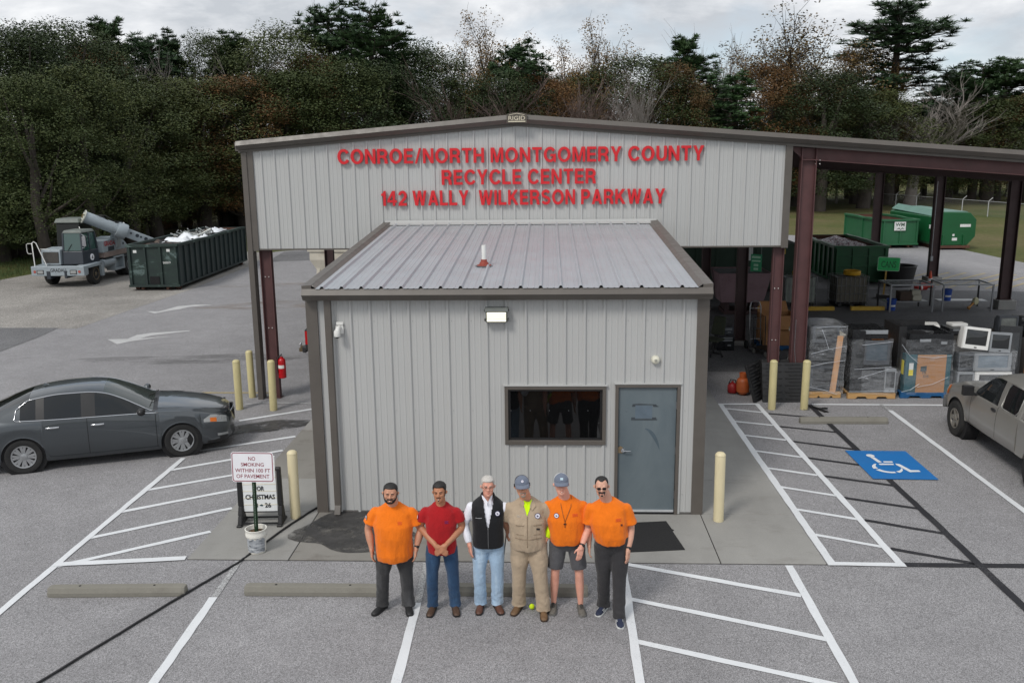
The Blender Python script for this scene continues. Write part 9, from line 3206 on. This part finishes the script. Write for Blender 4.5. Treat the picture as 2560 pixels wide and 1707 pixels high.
LEAF = dict(
 O0=m_leaf('dark evergreen leaves', ((0.022, 0.038, 0.015), (0.038, 0.056, 0.021), (0.059, 0.078, 0.028))),
 O1=m_leaf('olive leaves', ((0.034, 0.050, 0.016), (0.054, 0.074, 0.024), (0.086, 0.098, 0.032))),
 O2=m_leaf('rust tinged leaves', ((0.048, 0.048, 0.020), (0.098, 0.063, 0.025), (0.189, 0.092, 0.034))),
 P=m_leaf('pine needles', ((0.018, 0.039, 0.018), (0.034, 0.067, 0.027), (0.059, 0.104, 0.039))),
 Y=m_leaf('young pine needles', ((0.024, 0.056, 0.021), (0.042, 0.087, 0.031), (0.070, 0.129, 0.045))),
 S=m_leaf('dry autumn leaves', ((0.070, 0.059, 0.025), (0.133, 0.087, 0.031), (0.210, 0.126, 0.042))))
M_BARK = mat('grey brown bark', (0.060, 0.050, 0.042), 0.9, 0, 0.3, 6, stretch=(1, 1, 0.2))
M_BAREBARK = mat('pale bare twigs', (0.20, 0.18, 0.165), 0.9, 0, 0.2, 4)
M_REDTWIG = mat('reddish bare twigs', (0.135, 0.098, 0.085), 0.9, 0, 0.2, 4)
def quadleaf(vs, fs, p, n, L, w, rnd):
 n = n.normalized()
 a = n.orthogonal().normalized()
 a = (Matrix.Rotation(rnd.uniform(0, 6.28), 3, n) @ a)
 b_ = n.cross(a)
 o = len(vs)
 vs += [p - a * L, p + b_ * w, p + a * L, p - b_ * w]
 fs.append((o, o + 1, o + 2, o + 3))
def rv(rnd):
 while True:
  v = Vector((rnd.uniform(-1, 1), rnd.uniform(-1, 1), rnd.uniform(-1, 1)))
  if 0.05 < v.length < 1:
   return v
def branch(b, rnd, p, d, L, r, lvl, tips, spread, up, n=5):
 q = [p]
 dd = d.copy()
 for k in range(3):
  dd = (dd + rv(rnd) * 0.16 + Vector((0, 0, up))).normalized()
  q.append(q[-1] + dd * (L / 3))
 b.tube(q, [r, r * .85, r * .7, r * .5], 5 if r > 0.04 else 3, caps=False)
 if lvl == 0:
  tips.append((q[-1], dd))
  return
 for k in range(n):
  s = q[1 + (k % 3)]
  nd = (dd + rv(rnd) * spread).normalized()
  branch(b, rnd, s, nd, L * rnd.uniform(.5, .72), r * .5, lvl - 1, tips, spread, up, n)
# unit trees 10 m tall; every copy is scaled to its own height and spread
def proto(kind, seed):
 rnd = random.Random(seed)
 tb, vs, fs = MB(), [], []
 H = 10.0
 if kind in ('O0', 'O1', 'O2'):
  tb.tube([(0, 0, -.1), (rnd.uniform(-.2, .2), .1, 3.5), (rnd.uniform(-.3, .3), 0, 7.5)], [.24, .18, .06], 8)
  cl = []
  for k in range(175):
   z = rnd.random() ** 0.8
   zc = 1.2 + 8.6 * z
   rr = 2.35 * (math.sin(PI * min(1, .18 + z * .80)) ** .6) * (1 + .25 * mnoise.noise(Vector((z * 4, seed, 1))))
   a = rnd.uniform(0, 6.28)
   rr *= (.55 + .45 * rnd.random() ** .5) * (1 + .22 * mnoise.noise(Vector((math.cos(a) * 1.5, math.sin(a) * 1.5, z * 3 + seed))))
   cl.append(Vector((rr * math.cos(a), rr * math.sin(a), zc)))
  for c in cl:
   R_ = rnd.uniform(.45, .85)
   for _ in range(200):
    v = rv(rnd)
    p = c + Vector((v.x * R_, v.y * R_, v.z * R_ * .75))
    quadleaf(vs, fs, p, v * .6 + rv(rnd) + Vector((0, 0, .5)), rnd.uniform(.028, .056), rnd.uniform(.017, .033), rnd)
  for k in range(7):
   c = rnd.choice(cl)
   tb.tube([(0, 0, c.z * .5), tuple(c * .6 + Vector((0, 0, c.z * .15))), tuple(c)], [.09, .05, .02], 4)
 elif kind in ('P', 'Y'):
  young = kind == 'Y'
  tb.tube([(0, 0, -.1), (.08, .05, 5), (0, 0, 9.7)], [.20, .14, .03], 8)
  nb = 74 if young else 58
  z0 = 1.0 if young else 4.2
  for k in range(nb):
   z = z0 + (9.6 - z0) * ((k / nb) ** .9 if young else rnd.random() ** .85)
   t = (z - z0) / (9.8 - z0)
   L = (2.3 * (1 - t) ** .8 + .25) if young else (1.9 * math.sin(PI * (.22 + .74 * t)) ** .7 * rnd.uniform(.4, 1.1))
   a = k * 2.4 + rnd.uniform(-.4, .4)
   d = Vector((math.cos(a), math.sin(a), rnd.uniform(.05, .45) if young else rnd.uniform(-.1, .75)))
   p = Vector((0, 0, z))
   tb.tube([p, p + d * L * .6, p + d * L + Vector((0, 0, .15))], [.05, .03, .012], 3, caps=False)
   for j in range(7 if young else 9):
    u = .30 + .72 * (j + rnd.random() * .8) / (7 if young else 9)
    c = p + d * L * u + rv(rnd) * (.22 if young else .34) + Vector((0, 0, .08))
    for _ in range(34):
     v = rv(rnd)
     v.z = abs(v.z) * .9 + .1 * v.z
     v.normalize()
     ln = rnd.uniform(.15, .27)
     sd = v.orthogonal().normalized() * .019
     o = len(vs)
     vs += [c - sd, c + sd, c + v * ln + sd * .4, c + v * ln - sd * .4]
     fs.append((o, o + 1, o + 2, o + 3))
 else:
  tips = []
  tb.tube([(0, 0, -.1), (.1, 0, 2.6), (.05, .1, 4.2)], [.20, .16, .13], 7)
  n0 = 7 if kind != 'R' else 9
  for k in range(n0):
   a = k * 6.28 / n0 + rnd.uniform(-.3, .3)
   sp = .42 if kind != 'R' else .62
   branch(tb, rnd, Vector((.05, .1, rnd.uniform(2.2, 4.2))), Vector((math.cos(a) * sp, math.sin(a) * sp, 1)).normalized(), rnd.uniform(2.8, 3.6), .062, 3, tips, .55, .05, 5)
  if kind == 'S':
   for p, d in tips:
    if rnd.random() < .62:
     for _ in range(26):
      quadleaf(vs, fs, p + rv(rnd) * .32, rv(rnd) + Vector((0, 0, .4)), rnd.uniform(.03, .06), rnd.uniform(.02, .038), rnd)
 bark = {'B': M_BAREBARK, 'R': M_REDTWIG}.get(kind, M_BARK)
 return tb.mesh('trunk', bark, smooth=60), (bpy_mesh(vs, fs, LEAF[kind]) if fs else None)
def bpy_mesh(vs, fs, m):
 me = bpy.data.meshes.new('crown')
 me.from_pydata([tuple(v) for v in vs], [], fs)
 me.materials.append(m)
 return me
PRO = {k: [proto(k, 11 + 7 * i + len(k) * 3 + ord(k[-1])) for i in range(n)] for k, n in (('O0', 3), ('O1', 2), ('O2', 2), ('P', 3), ('Y', 1), ('B', 2), ('R', 2), ('S', 2))}
KN = dict(O0=('broadleaf_tree', 'dense dark green broadleaf tree'), O1=('broadleaf_tree', 'olive green bushy tree'), O2=('autumn_tree', 'rust tinged autumn tree'), P=('pine_tree', 'tall dark pine with tufted branches'), Y=('pine_tree', 'bushy bright green young pine'),
  B=('bare_tree', 'bare pale grey tree'), R=('bare_tree', 'bare reddish twiggy tree'), S=('autumn_tree', 'airy tree with sparse orange brown leaves'))
TS = random.Random(77)
def tree(kind, x, y, h, w, label=None, group=None):
 tk, cr = TS.choice(PRO[kind])
 nm, lab = KN[kind]
 where = 'in the wood left of the shed' if x < -12 else ('above the shed roof' if x < 22 else 'beyond the open canopy on the right')
 o = thing(nm, label or '%s %s' % (lab, where), 'tree', (x, y, 0), TS.uniform(0, 6.28), group or '%ss %s' % (lab, where))
 base = {'O0': 2.5, 'O1': 2.5, 'O2': 2.5, 'P': 2.2, 'Y': 2.3, 'B': 2.6, 'R': 3.2, 'S': 2.7}[kind]
 k = w / base
 o.scale = (k, k, h / 10.0)
 link('trunk', tk, o)
 if cr:
  link('crown', cr, o)
 return o
for (k, x, y, h, w) in HERO:
 lab = None
 if k == 'P' and y == 84:
  lab = 'very tall lone pine with a layered crown at the right skyline'
 elif k == 'S' and y == 82:
  lab = 'large airy orange leaved tree beside the tall lone pine'
 elif k == 'B' and x > 30:
  lab = 'wide bare grey tree under the tall lone pine' if y == 80 and h < 15 else 'thin bare tree behind the right of the gable'
 elif k == 'B' and y == 62:
  lab = 'slender whitish bare tree just above the right roof slope'
 tree(k, x, y, h * 1.02, w * 1.08, lab)
PATH = [(-34, 26), (-27, 36), (-25.5, 46), (-25, 56), (-20, 63), (0, 68), (12, 73), (28, 81), (45, 88), (64, 97), (80, 104)]
def along(step, off0, off1):
 for (a, c) in zip(PATH[:-1], PATH[1:]):
  d = Vector((c[0] - a[0], c[1] - a[1]))
  L = d.length
  n = Vector((-d.y, d.x)) / L
  if n.y < 0 and abs(n.y) > 0.3 or (abs(n.y) <= 0.3 and n.x > 0):
   n = -n
  for k in range(max(1, round(L / step))):
   p = Vector(a) + d * ((k + TS.random()) / max(1, round(L / step))) + n * TS.uniform(off0, off1)
   yield p.x, p.y
for x, y in along(3.2, 7, 13):
 tree(TS.choice(['O0', 'O0', 'O0', 'O1', 'Y']), x, y, TS.uniform(11, 14) * (1 if x < 10 else .95), TS.uniform(3.6, 4.6))
for x, y in along(3.4, 2.5, 6):
 tree(TS.choice(['O0', 'O1', 'O1', 'O2', 'R', 'O0']), x, y, TS.uniform(7.5, 11), TS.uniform(3, 4))
for x, y in along(2.9, 0.3, 2.5):
 if x > 26:
  if TS.random() < .6:
   tree('B', x, y + 2, TS.uniform(6, 9), TS.uniform(1.6, 2.4))
  continue
 tree(TS.choice(['O0', 'O1', 'O0', 'O2']), x, y, TS.uniform(3.2, 5.5), TS.uniform(2.2, 3.0))
# weeds along the gravel edge, uncountable
b = MB()
rnd = random.Random(5)
vs, fs = [], []
for k in range(5200):
 t = rnd.random()
 x, y = (-22.9 + rnd.uniform(-4.5, 0.3), 27.0 + 15 * t) if k % 3 else (-60 + 37 * t, 26.3 + 2 * t + rnd.uniform(-.2, 2.5))
 p = Vector((x, y, 0.0))
 a = rnd.uniform(0, 6.28)
 d = Vector((math.cos(a), math.sin(a), 0)) * .012
 tip = Vector((rnd.uniform(-.08, .08), rnd.uniform(-.08, .08), rnd.uniform(.08, .26)))
 o = len(vs)
 vs += [p - d, p + d, p + tip]
 fs.append((o, o + 1, o + 2))
b.add(vs, fs)
b.build('grass', mat('green weeds', (0.050, 0.085, 0.022), 0.8, 0, 0.4, 0.8), None, kind='stuff')
# chain link fence on the far grass
fc = thing('chain_link_fence', 'chain link fence with slanted post tops on the far grass slope', 'fence', (0, 0, 0))
M_FP = mat('galvanised post', (0.42, 0.43, 0.43), 0.5, 0.3)
F0, F1 = Vector((37.2, 84.5, 0)), Vector((43.6, 55.0, 0))
t = NT('chain link mesh')
t.color((0.25, 0.25, 0.25))
t.set(rough=0.6, alpha=0.16)
N_ = 9
for k in range(N_ + 1):
 p = F0.lerp(F1, k / N_)
 b = MB()
 b.tube([p, p + Vector((0, 0, 1.32))], 0.045, 8)
 b.tube([p + Vector((0, 0, 1.32)), p + Vector((0.30, -0.05, 1.62))], 0.03, 6)
 b.build('post', M_FP, fc, smooth=60)
b = MB()
b.tube([F0 + Vector((0, 0, 1.3)), F1 + Vector((0, 0, 1.3))], 0.026, 6)
b.build('top_rail', M_FP, fc, smooth=60)
b = MB()
b.add([F0 + Vector((0, 0, .03)), F1 + Vector((0, 0, .03)), F1 + Vector((0, 0, 1.28)), F0 + Vector((0, 0, 1.28))], [(0, 1, 2, 3)])
b.build('wire_mesh', t.m, fc)
